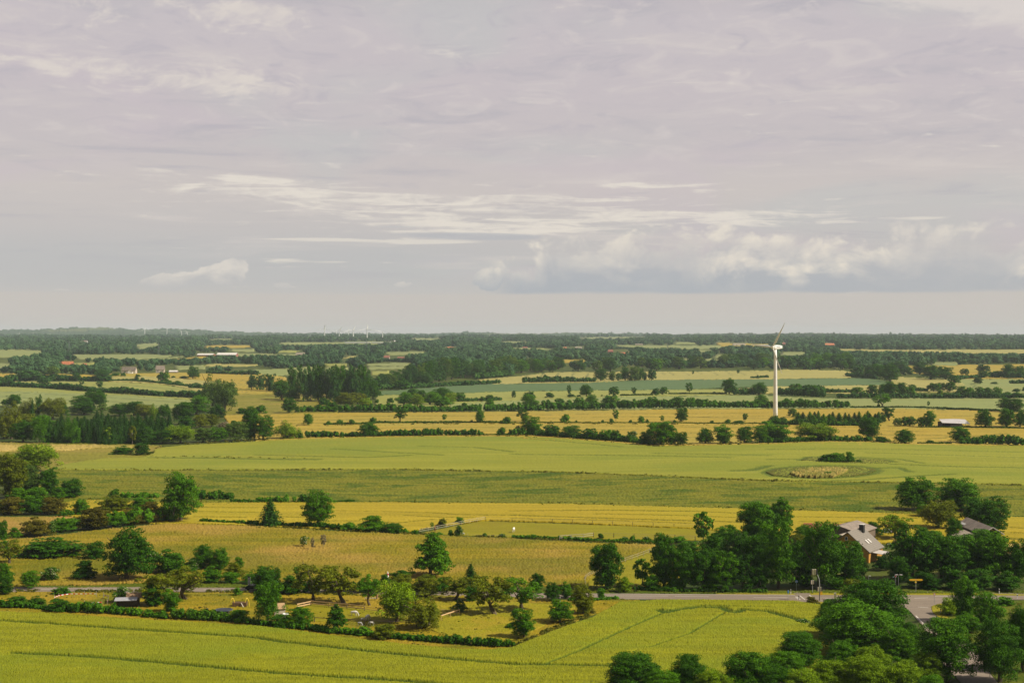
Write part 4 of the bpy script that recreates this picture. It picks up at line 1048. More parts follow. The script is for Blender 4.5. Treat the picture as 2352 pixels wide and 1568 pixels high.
trees('L0', 'trees and shrubs of the wooded corner', [
 (60, 215, 220, 300, 'tall', 'olive', 'tall olive green tree of the wooded corner, cut by the edge of the view'),
 (200, 190, 170, 220, 'tall', 'greyg', 'grey green tree with pale stems in the middle of the wooded corner'),
 (335, 190, 150, 200, 'tall', 'dark', 'tall dark tree at the outer side of the wooded corner'),
 (510, 210, 200, 135, 'bush', 'dark', 'wide dark shrub at the tip of the wooded corner facing the green crop'),
 (410, 225, 120, 95, 'bush', 'mid', 'rounded light shrub in front of the tall dark tree of the wooded corner'),
 (90, 330, 230, 120, 'bush', 'brown', 'brownish shrub at the foot of the wooded corner by the reddish field'),
 (230, 330, 190, 125, 'bush', 'dark', 'dark shrub between two brownish shrubs above the reddish field'),
 (370, 330, 190, 125, 'bush', 'brown', 'brownish shrub nearest the yellow corner field above the reddish field'),
 (130, 250, 180, 110, 'bush', 'mid', 'mid green shrub inside the wooded corner'),
 (260, 245, 180, 110, 'bush', 'mid', 'mid green shrub inside the wooded corner below the grey green tree'),
 (20, 330, 160, 110, 'bush', 'olive', 'olive shrub of the wooded corner at the very edge of the view'),
])
trees('U0', 'trees and shrubs of the wooded corner', [
 (295, 1400, 400, 250, 'willow', 'light', 'large round yellow green willow standing above the wooded corner'),
 (30, 1430, 200, 200, 'oak', 'olive', 'olive tree beside the large round willow, cut by the edge of the view'),
 (200, 1450, 170, 140, 'oak', 'olive', 'small olive tree in front of the large round willow'),
 (1105, 1240, 200, 80, 'bush', 'dark', 'low wide shrub beside the round dark shrub in the rough grass'),
 (1285, 1245, 170, 112, 'bush', 'deep', 'round dark shrub at the corner of the light green wheat'),
])
hedge(P('L0', (890, 208), (1010, 208), (1160, 210)), 16, 'mid', 'leafy hedge piece between the small dark shrub and the round oak')
hedge(P('L0', (1450, 222), (1600, 222), (1720, 222)), 22, 'dark', 'dark hedge piece just beyond the round oak along the green crop')
hedge(P('L0', (1700, 242), (1887, 242)) + P('L1', (80, 242)), 8, 'dark', 'very low hedge strip between green crop and yellow field')
hedge(P('L1', (0, 238), (140, 240), (275, 242)), 17, 'mid', 'hedge piece between green crop and yellow field, behind the dark fir')
hedge(P('L0', (1480, 385), (1700, 395), (1887, 408)) + P('L1', (10, 415)), 9, 'dark', 'low dark hedge from the round oak to the dark fir')
hedge(P('L1', (150, 415), (400, 425), (620, 438)), 11, 'dark', 'low dark hedge under the broad leafy oak')
hedge(P('L1', (600, 438), (900, 455), (1120, 468)), 9, 'mid', 'low leafy hedge between yellow field and wild meadow')
hedge(P('L1', (560, 240), (640, 240), (720, 238)), 5, 'dark', 'tiny strip of rank growth on the edge of the green crop')
trees('L1', 'trees and shrubs along the yellow field', [
 (92, 418, 205, 190, 'spruce', 'conif', 'dark broad fir between two oaks at the edge of the yellow field'),
 (447, 425, 250, 258, 'oak', 'mid', 'broad leafy oak right of the dark fir at the edge of the yellow field'),
 (345, 242, 85, 62, 'bush', 'dark', 'small dark shrub peeping out behind the broad leafy oak'),
 (675, 443, 130, 50, 'bush', 'mid', 'low shrub right of the broad leafy oak in the field hedge'),
 (845, 458, 215, 110, 'bush', 'mid', 'big domed shrub in the hedge between yellow field and meadow'),
 (1015, 465, 165, 65, 'bush', 'dark', 'flat dark shrub next to the big domed shrub in the hedge'),
 (1172, 476, 65, 34, 'bush', 'mid', 'small shrub at the low end of the white rail fence'),
 (1372, 416, 65, 58, 'bush', 'olive', 'olive shrub beyond the middle of the white rail fence'),
 (1498, 396, 68, 48, 'bush', 'mid', 'green shrub beyond the upper part of the white rail fence'),
 (1296, 432, 28, 45, 'sap', 'mid', 'thin sapling beyond the white rail fence near the brown horse'),
 (1434, 484, 40, 44, 'bush', 'dark', 'small round shrub in the paddock hedge beside the green elder'),
 (1492, 486, 68, 74, 'bush', 'elder', 'green elder with white flowers in the paddock hedge'),
 (1345, 482, 70, 22, 'bush', 'mid', 'flat tuft of shrub at the near corner of the white rail fence'),
 (1684, 492, 36, 28, 'bush', 'mid', 'tiny dark shrub on the near edge of the grazed paddock'),
 (1815, 495, 60, 26, 'bush', 'elder', 'low white flowering shrub on the near edge of the grazed paddock below the white horse'),
 (352, 572, 62, 80, 'sap', 'elder', 'small flowering sapling in the open wild meadow'),
 (415, 592, 30, 90, 'bare', 'pale', 'thin pale bare sapling in the open meadow between two others'),
 (495, 575, 42, 95, 'bare', 'pale', 'bare bleached sapling in the open meadow, right of its two neighbours'),
 (295, 782, 45, 65, 'sap', 'mid', 'small bright sapling at the lower edge of the wild meadow'),
 (1285, 805, 310, 315, 'cone', 'mid', 'tall conical chestnut tree standing clear at the lower edge of the meadow'),
 (1582, 865, 150, 160, 'spruce', 'conif', 'dark pointed conifer right of the conical chestnut'),
])
hedge(P('L2', (0, 500), (300, 508), (600, 525), (1050, 535)), 6, 'mid', 'strip of rank grass and weeds on the near edge of the grazed paddock')
trees('L2', 'shrubs along the grazed paddock', [
 (160, 505, 60, 30, 'bush', 'mid', 'low shrub in the weedy strip of the paddock, left of the fence rails'),
 (262, 503, 40, 18, 'bush', 'dark', 'tiny dark shrub in the weedy strip left of the white rails'),
 (345, 508, 25, 26, 'bush', 'mid', 'very small bush next to the white rails of the paddock'),
 (430, 504, 40, 22, 'bush', 'olive', 'tiny olive bush beneath the white rails of the paddock'),
 (655, 508, 48, 40, 'bush', 'dark', 'small rounded shrub on the paddock fence right of the white rails'),
 (832, 514, 60, 22, 'bush', 'elder', 'low shrub with white flowers halfway along the near paddock fence'),
 (890, 518, 45, 34, 'bush', 'mid', 'green shrub between two flowering shrubs on the near paddock fence'),
 (993, 520, 65, 28, 'bush', 'elder', 'flat flowering shrub by a dark post of the near paddock fence'),
 (1230, 535, 130, 40, 'bush', 'mid', 'spread of green scrub by the paddock fence next to the copse'),
])
# orchard and the scrub along the road
hedge(P('L1', (0, 905), (250, 915), (520, 905), (900, 905)), 26, 'deep', 'deep green hedge along the near side of the road behind the fruit trees')
trees('L1', 'trees of the roadside orchard', [
 (60, 900, 210, 170, 'oak', 'dark', 'dark leafy tree by the road next to the tall banner sign'),
 (130, 850, 90, 120, 'oak', 'dark', 'narrow dark treetop beside the road between banner sign and orchard'),
 (230, 920, 180, 130, 'bush', 'dark', 'dark shrub filling the gap between roadside tree and orchard'),
 (420, 985, 250, 262, 'apple', 'olive', 'large olive fruit tree above the bend of the paddock fence'),
 (625, 990, 280, 255, 'apple', 'olive', 'large olive fruit tree with a clear pale trunk behind the paddock rails'),
 (835, 1005, 165, 215, 'apple', 'mid', 'green fruit tree with a bench under it behind the paddock rails'),
 (940, 855, 110, 80, 'bush', 'dark', 'dark roadside shrub behind the folded parasol'),
 (1055, 830, 150, 85, 'bush', 'dark', 'dark shrub beyond the road left of the conical chestnut'),
 (1085, 910, 190, 125, 'oak', 'olive', 'olive crown between folded parasol and conical chestnut'),
 (1225, 945, 230, 150, 'oak', 'olive', 'dense olive crown directly in front of the conical chestnut'),
 (1370, 905, 150, 100, 'bush', 'dark', 'dark shrub right in front of the conical chestnut foot'),
 (1030, 1135, 290, 290, 'willow', 'light', 'largest light green tree in the paddock, left of its shorter twin'),
 (1215, 1182, 260, 262, 'willow', 'olive', 'shorter light olive tree in the paddock corner beside its larger twin'),
 (1470, 970, 240, 165, 'apple', 'olive', 'fruit tree over the small white elder at the paddock gate'),
 (1492, 1052, 110, 95, 'bush', 'elder', 'small dark elder with white flowers at the corner of the paddock rails'),
 (1600, 970, 130, 110, 'bush', 'dark', 'dark bush between two fruit trees beyond the paddock corner'),
 (1745, 1075, 290, 265, 'apple', 'olive', 'old fruit tree with a boldly forked trunk beyond the paddock'),
 (75, 1140, 210, 300, 'willow', 'mid', 'tall drooping tree that shades the hut beside the horse paddock'),
 (315, 1165, 195, 145, 'oak', 'mid', 'leafy round tree at the outer corner of the horse paddock'),
 (180, 1165, 150, 90, 'bush', 'dark', 'dark shrub between drooping tree and leafy round tree'),
 (570, 1200, 150, 195, 'cone', 'dark', 'dark pointed tree standing alone in the hedge below the white horses'),
 (945, 1250, 190, 105, 'bush', 'olive', 'olive shrub in the wheat hedge that half hides a white pony'),
 (790, 1220, 140, 60, 'bush', 'mid', 'low green shrub in the wheat hedge below the grey ponies'),
 (1870, 1168, 65, 40, 'bush', 'mid', 'small bush alone on the dry grass of the orchard'),
])
hedge(P('L1', (-5, 1142), (140, 1160), (420, 1185), (520, 1200)), 16, 'dark', 'dark hedge between the wheat and the drooping tree')
hedge(P('L1', (500, 1200), (700, 1215), (860, 1228), (1040, 1248)), 13, 'mid', 'leafy hedge between the wheat and the grey ponies')
hedge(P('L1', (1030, 1248), (1300, 1270), (1600, 1295), (1887, 1308)), 17, 'dark', 'dense hedge between the wheat and the dry orchard grass')
trees('L2', 'trees and shrubs near the lone roadside oak', [
 (80, 1045, 275, 225, 'apple', 'mid', 'green fruit tree above a leafy bush at the dry end of the orchard'),
 (85, 1245, 185, 205, 'oak', 'mid', 'leafy bush tree at the point where hedge and wheat meet'),
 (185, 890, 125, 122, 'oak', 'dark', 'dark small tree on the meadow edge above the orchard end'),
 (298, 968, 125, 130, 'oak', 'dark', 'dark small tree beside the road end of the orchard'),
 (400, 945, 110, 115, 'bush', 'mid', 'green shrub where the road appears behind the orchard'),
 (355, 1135, 200, 158, 'oak', 'mid', 'rounded green shrub tree alone on the dry grass strip beside the wheat'),
 (525, 1065, 165, 200, 'tall', 'olive', 'olive shrub tree with bare twigs between the road and the wheat'),
 (655, 948, 65, 78, 'bush', 'mid', 'small leafy shrub on the road edge in front of the lone dark oak'),
 (705, 890, 245, 335, 'tall', 'dark', 'lone dark oak of upright shape on the far verge of the road'),
 (828, 905, 125, 110, 'bush', 'light', 'light green flowering shrub at the foot of the lone dark oak'),
])
hedge(P('L2', (420, 965), (600, 965), (780, 950)), 7, 'mid', 'strip of weeds between the road and the wheat')
hedge(P('L2', (900, 885), (1200, 900), (1880, 902)), 8, 'plant', 'strip of tall nettles along the road under the copse')
trees('L2', 'trees of the copse in front of the yellow house', [
 (965, 855, 140, 185, 'sap', 'mid', 'thin open tree at the meadow tip of the copse'),
 (1125, 880, 200, 395, 'tall', 'dark', 'tall dark tree at the meadow end of the copse'),
 (1040, 890, 150, 130, 'bush', 'mid', 'green bush under the thin open tree of the copse'),
 (1260, 890, 230, 300, 'oak', 'dark', 'dark rounded tree second from the meadow end of the copse'),
 (1420, 895, 240, 300, 'oak', 'dark', 'dark rounded tree in the middle of the copse below the tall sapling'),
 (1580, 900, 240, 280, 'oak', 'mid', 'mid green tree right of the middle of the copse, at the road'),
 (1720, 895, 220, 250, 'oak', 'deep', 'deep dark tree of the copse between two greener ones'),
 (1330, 720, 220, 180, 'oak', 'dark', 'dark crown at the back of the copse near the white fence'),
 (1500, 720, 250, 230, 'oak', 'dark', 'broad dark crown at the back of the copse right of the tall sapling'),
 (1680, 730, 230, 260, 'oak', 'dark', 'broad dark crown at the back of the copse below the high treetops'),
 (1415, 565, 150, 240, 'sap', 'mid', 'tall thin sapling with a pale stem rising above the copse'),
 (1570, 560, 190, 140, 'oak', 'mid', 'low crown on the paddock side of the copse'),
 (1615, 500, 70, 90, 'oak', 'mid', 'small upright treetop against the yellow field above the copse'),
 (1815, 520, 270, 275, 'tall', 'mid', 'high treetop standing against the yellow field behind the copse'),
 (1800, 780, 270, 280, 'oak', 'dark', 'dark crown below the high treetop behind the copse'),
 (1480, 895, 150, 90, 'bush', 'mid', 'leafy bush at the road edge under the copse'),
 (1200, 895, 150, 90, 'bush', 'mid', 'leafy bush at the road edge under the tall dark tree'),
])
trees('L3', 'trees of the copse in front of the yellow house', [
 (20, 480, 190, 200, 'tall', 'dark', 'dark treetop between the two high points behind the copse'),
 (130, 480, 200, 260, 'cone', 'mid', 'high pointed treetop beside the red roofed barn'),
 (90, 885, 290, 480, 'oak', 'mid', 'very large mid green tree of the copse beside the blue round sign'),
 (-60, 890, 200, 250, 'oak', 'dark', 'dark tree of the copse left of the blue round sign'),
 (270, 870, 170, 150, 'bush', 'deep', 'deep dark shrub behind the small traffic light'),
 (400, 885, 335, 470, 'oak', 'mid', 'very large tree of the copse right behind the tall traffic light mast'),
 (590, 858, 300, 310, 'oak', 'dark', 'large dark tree in front of the yellow gable'),
 (240, 570, 150, 90, 'oak', 'olive', 'olive crown between the two very large trees in front of the red roof'),
 (660, 800, 180, 180, 'oak', 'mid', 'lower bright crown under the porch of the yellow house'),
 (500, 880, 150, 80, 'bush', 'mid', 'leafy bush on the verge behind the tall traffic light mast'),
 (-20, 760, 230, 260, 'oak', 'dark', 'dark crown filling the copse behind the blue round sign'),
 (240, 800, 220, 260, 'oak', 'dark', 'dark crown between the two very large trees of the copse'),
 (270, 520, 160, 110, 'oak', 'mid', 'small green crown in front of the red roofed barn'),
])
trees('L3', 'trees around the farm sheds', [
 (1200, 640, 260, 190, 'oak', 'mid', 'mid green crown at the back of the wood left of the lean to'),
 (1620, 620, 260, 170, 'oak', 'mid', 'mid green crown at the back of the wood right of the long barn'),
 (795, 490, 150, 100, 'bush', 'dark', 'dark shrub beside the chimney side of the yellow house'),
 (1130, 305, 320, 240, 'oak', 'mid', 'broad tree on the green crop above the farm sheds, first of the pair'),
 (1450, 310, 360, 225, 'oak', 'mid', 'broad tree behind the farm sheds, second of the pair'),
 (1660, 480, 270, 260, 'oak', 'dark', 'dark tree against the yellow field right of the farm sheds'),
 (1540, 400, 220, 180, 'oak', 'dark', 'dark crown just behind the long grey shed roof'),
 (1280, 440, 270, 200, 'willow', 'olive', 'yellowish birch left of the grey farm sheds'),
 (1180, 350, 160, 90, 'oak', 'mid', 'small crown below the broad pair of trees'),
 (970, 520, 230, 165, 'apple', 'light', 'light yellow green tree beside the garden of the yellow house'),
 (1380, 520, 130, 160, 'oak', 'mid', 'narrow tree covering the corner of the grey sheds'),
 (1090, 830, 360, 390, 'oak', 'dark', 'large dark tree right of the garden gap by the yellow house'),
 (1310, 830, 330, 320, 'oak', 'dark', 'large dark tree above the yellow direction sign'),
 (1500, 800, 340, 300, 'oak', 'mid', 'large green tree below the grey farm sheds'),
 (1700, 820, 330, 330, 'oak', 'mid', 'large green tree at the right end of the wood below the sheds'),
 (1870, 830, 200, 300, 'oak', 'dark', 'dark tree of the wood cut by the edge of the view'),
 (970, 850, 170, 190, 'oak', 'dark', 'dark small tree beside the double street lamp'),
 (1180, 885, 240, 120, 'bush', 'deep', 'deep dark shrub at the footpath behind the direction sign'),
 (1380, 890, 240, 140, 'bush', 'dark', 'dark shrub at the footpath right of the direction sign'),
 (1580, 895, 240, 150, 'bush', 'dark', 'dark shrub at the footpath beyond the tall tree of the junction'),
 (1780, 895, 240, 140, 'bush', 'dark', 'dark shrub at the footpath beside the small white post'),
 (1100, 700, 250, 180, 'oak', 'mid', 'mid green crown leaning over the garden gap'),
 (850, 740, 150, 100, 'bush', 'deep', 'deep shaded hedge behind the lawn of the yellow house'),
])
trees('L3', 'trees and shrubs around the junction', [
 (330, 992, 90, 55, 'bush', 'brown', 'small brownish shrub at the foot of the tall traffic light mast'),
 (830, 1290, 560, 470, 'fine', 'dark', 'large dark tree hanging over the junction from the wheat side'),
 (690, 990, 260, 160, 'oak', 'olive', 'yellowish crown above the junction, left shoulder of the large dark tree'),
 (480, 1260, 320, 300, 'fine', 'mid', 'mid green tree at the wheat edge below the tall traffic light mast'),
 (690, 1400, 640, 420, 'fine', 'mid', 'widest mid green tree between the wheat and the side road'),
 (250, 1470, 380, 260, 'fine', 'dark', 'dark tree at the near corner of the wheat'),
 (1045, 1335, 230, 210, 'fine', 'dark', 'dark tree filling the gap between the largest dark tree and the side road'),
 (560, 1560, 360, 290, 'fine', 'mid', 'mid green treetop in front of the widest tree'),
 (800, 1590, 330, 280, 'fine', 'light', 'light treetop in front of the widest tree'),
 (150, 1600, 330, 250, 'fine', 'mid', 'mid green treetop in front of the dark wheat corner tree'),
 (1180, 1600, 280, 250, 'fine', 'light', 'light treetop left of the broad maple over the side road'),
 (985, 1470, 330, 300, 'fine', 'mid', 'mid green tree between the widest tree and the side road'),
 (1370, 1585, 520, 480, 'fine', 'mid', 'broad maple with layered branches beside the bend of the side road'),
 (1460, 1130, 210, 345, 'tall', 'mid', 'tall slim tree on the far side of the side road by the junction'),
 (1650, 1180, 230, 260, 'oak', 'mid', 'round tree right of the tall slim tree at the junction'),
 (1345, 1075, 190, 130, 'finebush', 'light', 'bright green shrub on the grassy corner behind the give way sign'),
 (1480, 1200, 230, 140, 'finebush', 'mid', 'spreading shrub along the side road below the tall slim tree'),
 (1760, 1000, 130, 60, 'bush', 'mid', 'low bush beside the main road at the edge of the view'),
 (1740, 1590, 400, 490, 'fine', 'dark', 'deep dark tree towering beside the lower side road'),
 (1900, 1500, 300, 480, 'fine', 'dark', 'dark tree cut by the edge of the view at the lower side road'),
 (255, 1135, 110, 35, 'bush', 'elder', 'low white flowering bush in the edge of the wheat near the junction'),
])
trees('L2', 'treetops below the viewer', [
 (890, 1690, 480, 320, 'fine', 'dark', 'dark treetop rising into the wheat at the near end of the row'),
 (1130, 1720, 330, 240, 'fine', 'mid', 'mid green treetop second in the near row by the wheat'),
 (1310, 1690, 290, 330, 'fine', 'dark', 'dark rounded treetop in the middle of the near row'),
 (1500, 1730, 300, 250, 'fine', 'light', 'light green treetop between two dark ones in the near row'),
 (1770, 1720, 430, 360, 'fine', 'mid', 'large mid green treetop in the near row before the wheat corner'),
])
trees('L3', 'treetops below the viewer', [
 (60, 1720, 300, 290, 'fine', 'dark', 'dark treetop under the near corner of the wheat'),
 (280, 1740, 320, 260, 'fine', 'light', 'light treetop at the lower rim of the view under the dark corner tree'),
 (480, 1700, 380, 290, 'fine', 'light', 'bright yellow green treetop at the lower rim of the view'),
 (760, 1740, 420, 350, 'fine', 'light', 'bright broad treetop at the lower rim of the view below the widest tree'),
 (1030, 1740, 380, 310, 'fine', 'light', 'bright treetop at the lower rim of the view beside the side road'),
 (1240, 1760, 260, 240, 'fine', 'mid', 'mid green treetop below the broad maple'),
])
# ------------------------------------------------------------------ hedges and trees of the middle distance
def hs(code, mat, items):
    k = CODE[code[0]][1]
    for pts, h, lab in items: hedge(P(code, *pts), h * k, mat, lab)

hs('U0', 'far', [
 ([(-20, 612), (400, 628), (900, 666), (1250, 688), (1850, 722)], 52, 'long dark hedge that divides the two pale green fields'),
 ([(-20, 568), (300, 560), (650, 560), (1010, 562)], 50, 'thick hedge studded with trees along the upper pale green field'),
 ([(1010, 562), (1230, 563), (1400, 577), (1720, 612)], 18, 'thin low hedge along the top of the upper pale green field'),
 ([(1730, 628), (1880, 632)], 45, 'short dark hedge that ends at the tall grey willows'),
 ([(1900, 492), (2100, 498), (2370, 506)], 36, 'dark hedge at the far side of the golden land beside the steel mast'),
 ([(380, 520), (640, 525)], 16, 'thin hedge below the narrow strip of gold'),
])
hs('U1', 'dark', [
 ([(420, 847), (800, 846), (1300, 846)], 66, 'dark hedge between the barley and the poplar grove'),
 ([(1300, 846), (1800, 842), (2360, 838)], 60, 'dark hedge behind the flat topped oak in the barley'),
 ([(440, 1082), (900, 1077), (1500, 1068), (2080, 1062)], 58, 'long smooth dark hedge between barley and light green wheat'),
 ([(2080, 1062), (2200, 1062), (2360, 1064)], 14, 'low thin piece of hedge after the long smooth dark one'),
 ([(620, 966), (900, 961), (1150, 950), (1800, 948), (2360, 950)], 17, 'low green bank with shrubs between the two barley fields'),
])
hs('U1', 'far', [
 ([(1850, 752), (2045, 746)], 38, 'short hedge running out from the round grove'),
 ([(2060, 746), (2260, 738)], 26, 'thin hedge end in the pale strip beyond the round grove'),
 ([(1050, 642), (1400, 632), (1640, 620)], 48, 'hedge at the foot of the poplar wood along the dark green field'),
 ([(1640, 612), (1900, 602), (2010, 600)], 40, 'low hedge between brown strip and dark green field'),
 ([(2000, 592), (2230, 584)], 40, 'hedge end on the shoulder of the dark green field'),
 ([(2010, 545), (2360, 510)], 60, 'thick hedge in front of the second wood'),
])
hs('U2', 'dark', [
 ([(-5, 836), (260, 832)], 58, 'dark hedge piece below the rounded pale field tree'),
 ([(275, 830), (500, 828), (800, 824)], 84, 'high clipped looking dark hedge of seven crowns'),
 ([(800, 822), (1200, 816), (1600, 812)], 74, 'high dark hedge in the middle of the upper barley edge'),
 ([(1612, 812), (1900, 808), (2120, 808)], 86, 'highest dark hedge block beside the turbine'),
 ([(2130, 808), (2360, 808)], 56, 'dark hedge that runs behind the turbine tower'),
 ([(-5, 1062), (300, 1065), (600, 1090), (1000, 1120), (1300, 1148)], 58, 'ragged hedge under the row of trees above the light green wheat'),
 ([(0, 950), (700, 950), (1500, 950), (2360, 955)], 7, 'thin grassy bank with weeds between the two barley fields'),
])
hs('U2', 'far', [
 ([(100, 577), (400, 574), (770, 570)], 50, 'rounded hedge along the khaki field with tram lines'),
 ([(2040, 690), (2250, 690)], 58, 'dense hedge right of the lone round oak'),
 ([(1000, 696), (1290, 692)], 10, 'thin weedy bank in the pale fields'),
 ([(1440, 682), (1970, 680)], 8, 'weedy bank that leads to the lone round oak'),
 ([(2200, 535), (2360, 530)], 18, 'low hedge at the far end of the khaki field near the turbine'),
])
hs('U3', 'dark', [
 ([(-5, 812), (130, 810)], 54, 'piece of dark hedge just right of the turbine'),
 ([(130, 810), (450, 810), (745, 808)], 86, 'high dark hedge right of the turbine in the pale field'),
 ([(-60, 1135), (150, 1130), (420, 1118)], 62, 'dark hedge under the wide green trees below the turbine'),
 ([(400, 1118), (700, 1118), (960, 1122)], 60, 'dark hedge between pale willow scrub and the spreading oak'),
 ([(1380, 1138), (1690, 1142)], 14, 'low hedge between round bush and the last trees'),
 ([(1780, 1142), (2130, 1148)], 74, 'dark hedge beyond the domed oak at the edge of the wheat'),
 ([(2140, 1150), (2370, 1160)], 84, 'high dark hedge cut by the edge of the view above the wheat'),
 ([(0, 962), (400, 970), (700, 975), (1030, 975)], 48, 'dark hedge in front of the young spruce plantation'),
 ([(1380, 990), (2370, 1000)], 10, 'low dark bank around the open grey shed'),
 ([(760, 806), (1300, 806), (1800, 825), (2130, 838)], 12, 'thin line of weeds along the top of the barley'),
])
hs('U3', 'far', [
 ([(100, 692), (300, 706), (525, 718)], 74, 'dark hedge beside the turbine in the pale fields'),
 ([(300, 650), (520, 665)], 50, 'short hedge behind the dark hedge beside the turbine'),
 ([(520, 668), (790, 666)], 36, 'low hedge leading right to a small group of oaks'),
 ([(640, 718), (1300, 718), (1800, 715), (2370, 718)], 46, 'long dark hedge with oaks across the pale fields'),
 ([(1340, 655), (1480, 658)], 30, 'short hedge behind the long hedge with oaks'),
 ([(720, 515), (1000, 545)], 40, 'hedge corner in front of the dark oak clump'),
 ([(2040, 528), (2370, 540)], 50, 'hedge under the round trees near the edge of the view'),
 ([(1720, 545), (2000, 530)], 34, 'hedge between oak clump and far gold field'),
 ([(2220, 585), (2370, 586)], 30, 'low hedge in the pale field at the edge of the view'),
])
FL = 'trees of the long hedges'
trees('U0', FL, [
 (390, 600, 120, 70, 'oak', 'far', 'round tree rising from the hedge between the pale fields'),
 (80, 600, 60, 60, 'oak', 'far', 'small tree at the near end of the hedge between the pale fields'),
 (745, 605, 45, 55, 'sap', 'far', 'thin young tree in the upper pale field near the dividing hedge'),
 (910, 635, 65, 75, 'sap', 'far', 'young tree with a loose crown on the dividing hedge'),
 (1150, 665, 70, 50, 'bush', 'far', 'small round shrub standing out of the dividing hedge'),
 (250, 560, 280, 95, 'oak', 'far', 'wide tree group in the thick tree studded hedge'),
 (690, 560, 90, 75, 'oak', 'far', 'round tree in the thick hedge above the pale field'),
 (930, 560, 160, 105, 'oak', 'far', 'dense tree at the end of the thick tree studded hedge'),
 (480, 520, 130, 90, 'oak', 'greyg', 'greyish tree in front of the narrow strip of gold'),
 (1490, 580, 112, 102, 'oak', 'dark', 'dark round oak in the gold land above the pale field'),
 (1768, 542, 122, 112, 'oak', 'dark', 'spreading dark oak in the gold land, beyond the dark round oak'),
 (1250, 565, 65, 65, 'spruce', 'conif', 'small conifer in the thin hedge below the gold land'),
 (1308, 568, 50, 38, 'bush', 'dark', 'small shrub beside the conifer in the thin hedge'),
 (1130, 517, 50, 36, 'bush', 'dark', 'round dark shrub in front of the thatched farmhouse'),
 (1052, 515, 95, 26, 'bush', 'dark', 'flat dark shrub in the gold field left of the farmhouse'),
 (1590, 532, 45, 20, 'bush', 'dark', 'tiny round shrub on the gold land between the two oaks'),
 (1682, 538, 85, 24, 'bush', 'dark', 'flat shrub on the gold land left of the spreading oak'),
 (1262, 520, 50, 20, 'bush', 'dark', 'tiny shrub on the gold land below the farmhouse tree'),
 (1550, 590, 60, 35, 'bush', 'dark', 'little shrub in the thin hedge beside the dark round oak'),
 (1620, 600, 110, 40, 'bush', 'dark', 'low shrub in the thin hedge right of the dark round oak'),
 (1780, 628, 90, 50, 'bush', 'far', 'dark shrub near the grey willows at the hedge end'),
])
trees('U0', 'tall grey willows by the pale field', [
 (1950, 790, 230, 290, 'willow', 'greyg', 'tall grey green willow at the end of the pale fields, higher of two'),
 (2060, 840, 230, 270, 'willow', 'greyg', 'full grey green willow in front of its taller twin at the wet meadow'),
 (2110, 720, 110, 170, 'willow', 'greyg', 'narrow grey willow at the wet meadow side of the pair'),
])
trees('U1', 'trees in the wet meadow', [
 (30, 645, 115, 150, 'poplar', 'far', 'upright tree in front of the brown field, first of three'),
 (120, 655, 115, 160, 'poplar', 'far', 'upright tree in front of the brown field, middle of three'),
 (-45, 640, 90, 130, 'oak', 'far', 'rounder tree of the three in front of the brown field'),
 (205, 660, 80, 120, 'poplar', 'far', 'narrow tree at the gap before the poplar grove'),
 (298, 855, 145, 135, 'oak', 'dark', 'round dark tree alone in the wet meadow'),
 (378, 850, 45, 60, 'bush', 'dark', 'small dark shrub beside the round tree in the wet meadow'),
 (30, 860, 130, 72, 'bush', 'dark', 'dark shrub above the small gold corner by the wet meadow'),
])
PG = 'poplars of the dark grove'
for i, (x, y, w, h) in enumerate([(330, 700, 120, 270), (430, 750, 120, 320), (500, 745, 120, 325), (570, 750, 120, 328), (640, 750, 120, 320), (700, 752, 120, 322), (770, 745, 120, 315), (830, 740, 120, 305), (900, 745, 130, 320), (970, 740, 130, 318), (1020, 700, 110, 260), (540, 700, 130, 280), (720, 700, 130, 270), (870, 700, 130, 270)]):
    px, py = C('U1', x, y); tree(px, py, w * .25, h * .25, 'poplar', 'far' if i % 3 else 'dark', 'tall dark poplar standing close among others in the poplar grove', PG)
trees('U1', 'lower trees round the poplar grove', [
 (235, 735, 180, 170, 'oak', 'dark', 'dark lower tree at the meadow side of the poplar grove'),
 (330, 745, 150, 120, 'oak', 'dark', 'dark lower tree in front of the poplars near the meadow side'),
 (1075, 725, 150, 160, 'oak', 'dark', 'dark lower tree at the field side of the poplar grove'),
 (830, 790, 210, 120, 'oak', 'olive', 'olive domed tree in front of the poplar grove'),
 (930, 770, 170, 100, 'oak', 'olive', 'second olive dome in front of the poplar grove'),
 (1000, 800, 120, 80, 'oak', 'light', 'light yellow green tree below the poplar grove'),
 (620, 790, 130, 70, 'bush', 'dark', 'dark shrub below the middle of the poplar grove'),
 (1110, 765, 40, 36, 'bush', 'dark', 'small round shrub right of the poplar grove'),
 (1235, 762, 70, 48, 'bush', 'dark', 'round shrub standing between poplar grove and round grove'),
])
trees('U1', 'trees of the round grove', [
 (1360, 785, 180, 115, 'oak', 'mid', 'mid green tree at the near end of the round grove'),
 (1480, 790, 150, 110, 'oak', 'light', 'light green tree in the front of the round grove'),
 (1440, 720, 120, 85, 'oak', 'dark', 'dark tree at the back of the round grove'),
 (1520, 720, 90, 75, 'oak', 'dark', 'narrow dark tree at the back of the round grove'),
 (1600, 780, 190, 115, 'oak', 'mid', 'mid green tree in the middle of the round grove'),
 (1710, 745, 200, 120, 'oak', 'dark', 'highest dark tree of the round grove'),
 (1780, 780, 120, 110, 'willow', 'light', 'light drooping tree at the field side of the round grove'),
 (1870, 750, 110, 80, 'oak', 'dark', 'dark tree at the tip of the round grove'),
 (1700, 800, 170, 90, 'oak', 'mid', 'lower green tree below the highest tree of the round grove'),
 (2080, 748, 60, 45, 'bush', 'dark', 'round shrub on the thin hedge end beyond the round grove'),
 (2148, 745, 75, 55, 'oak', 'dark', 'small dark tree on the thin hedge end beyond the round grove'),
])
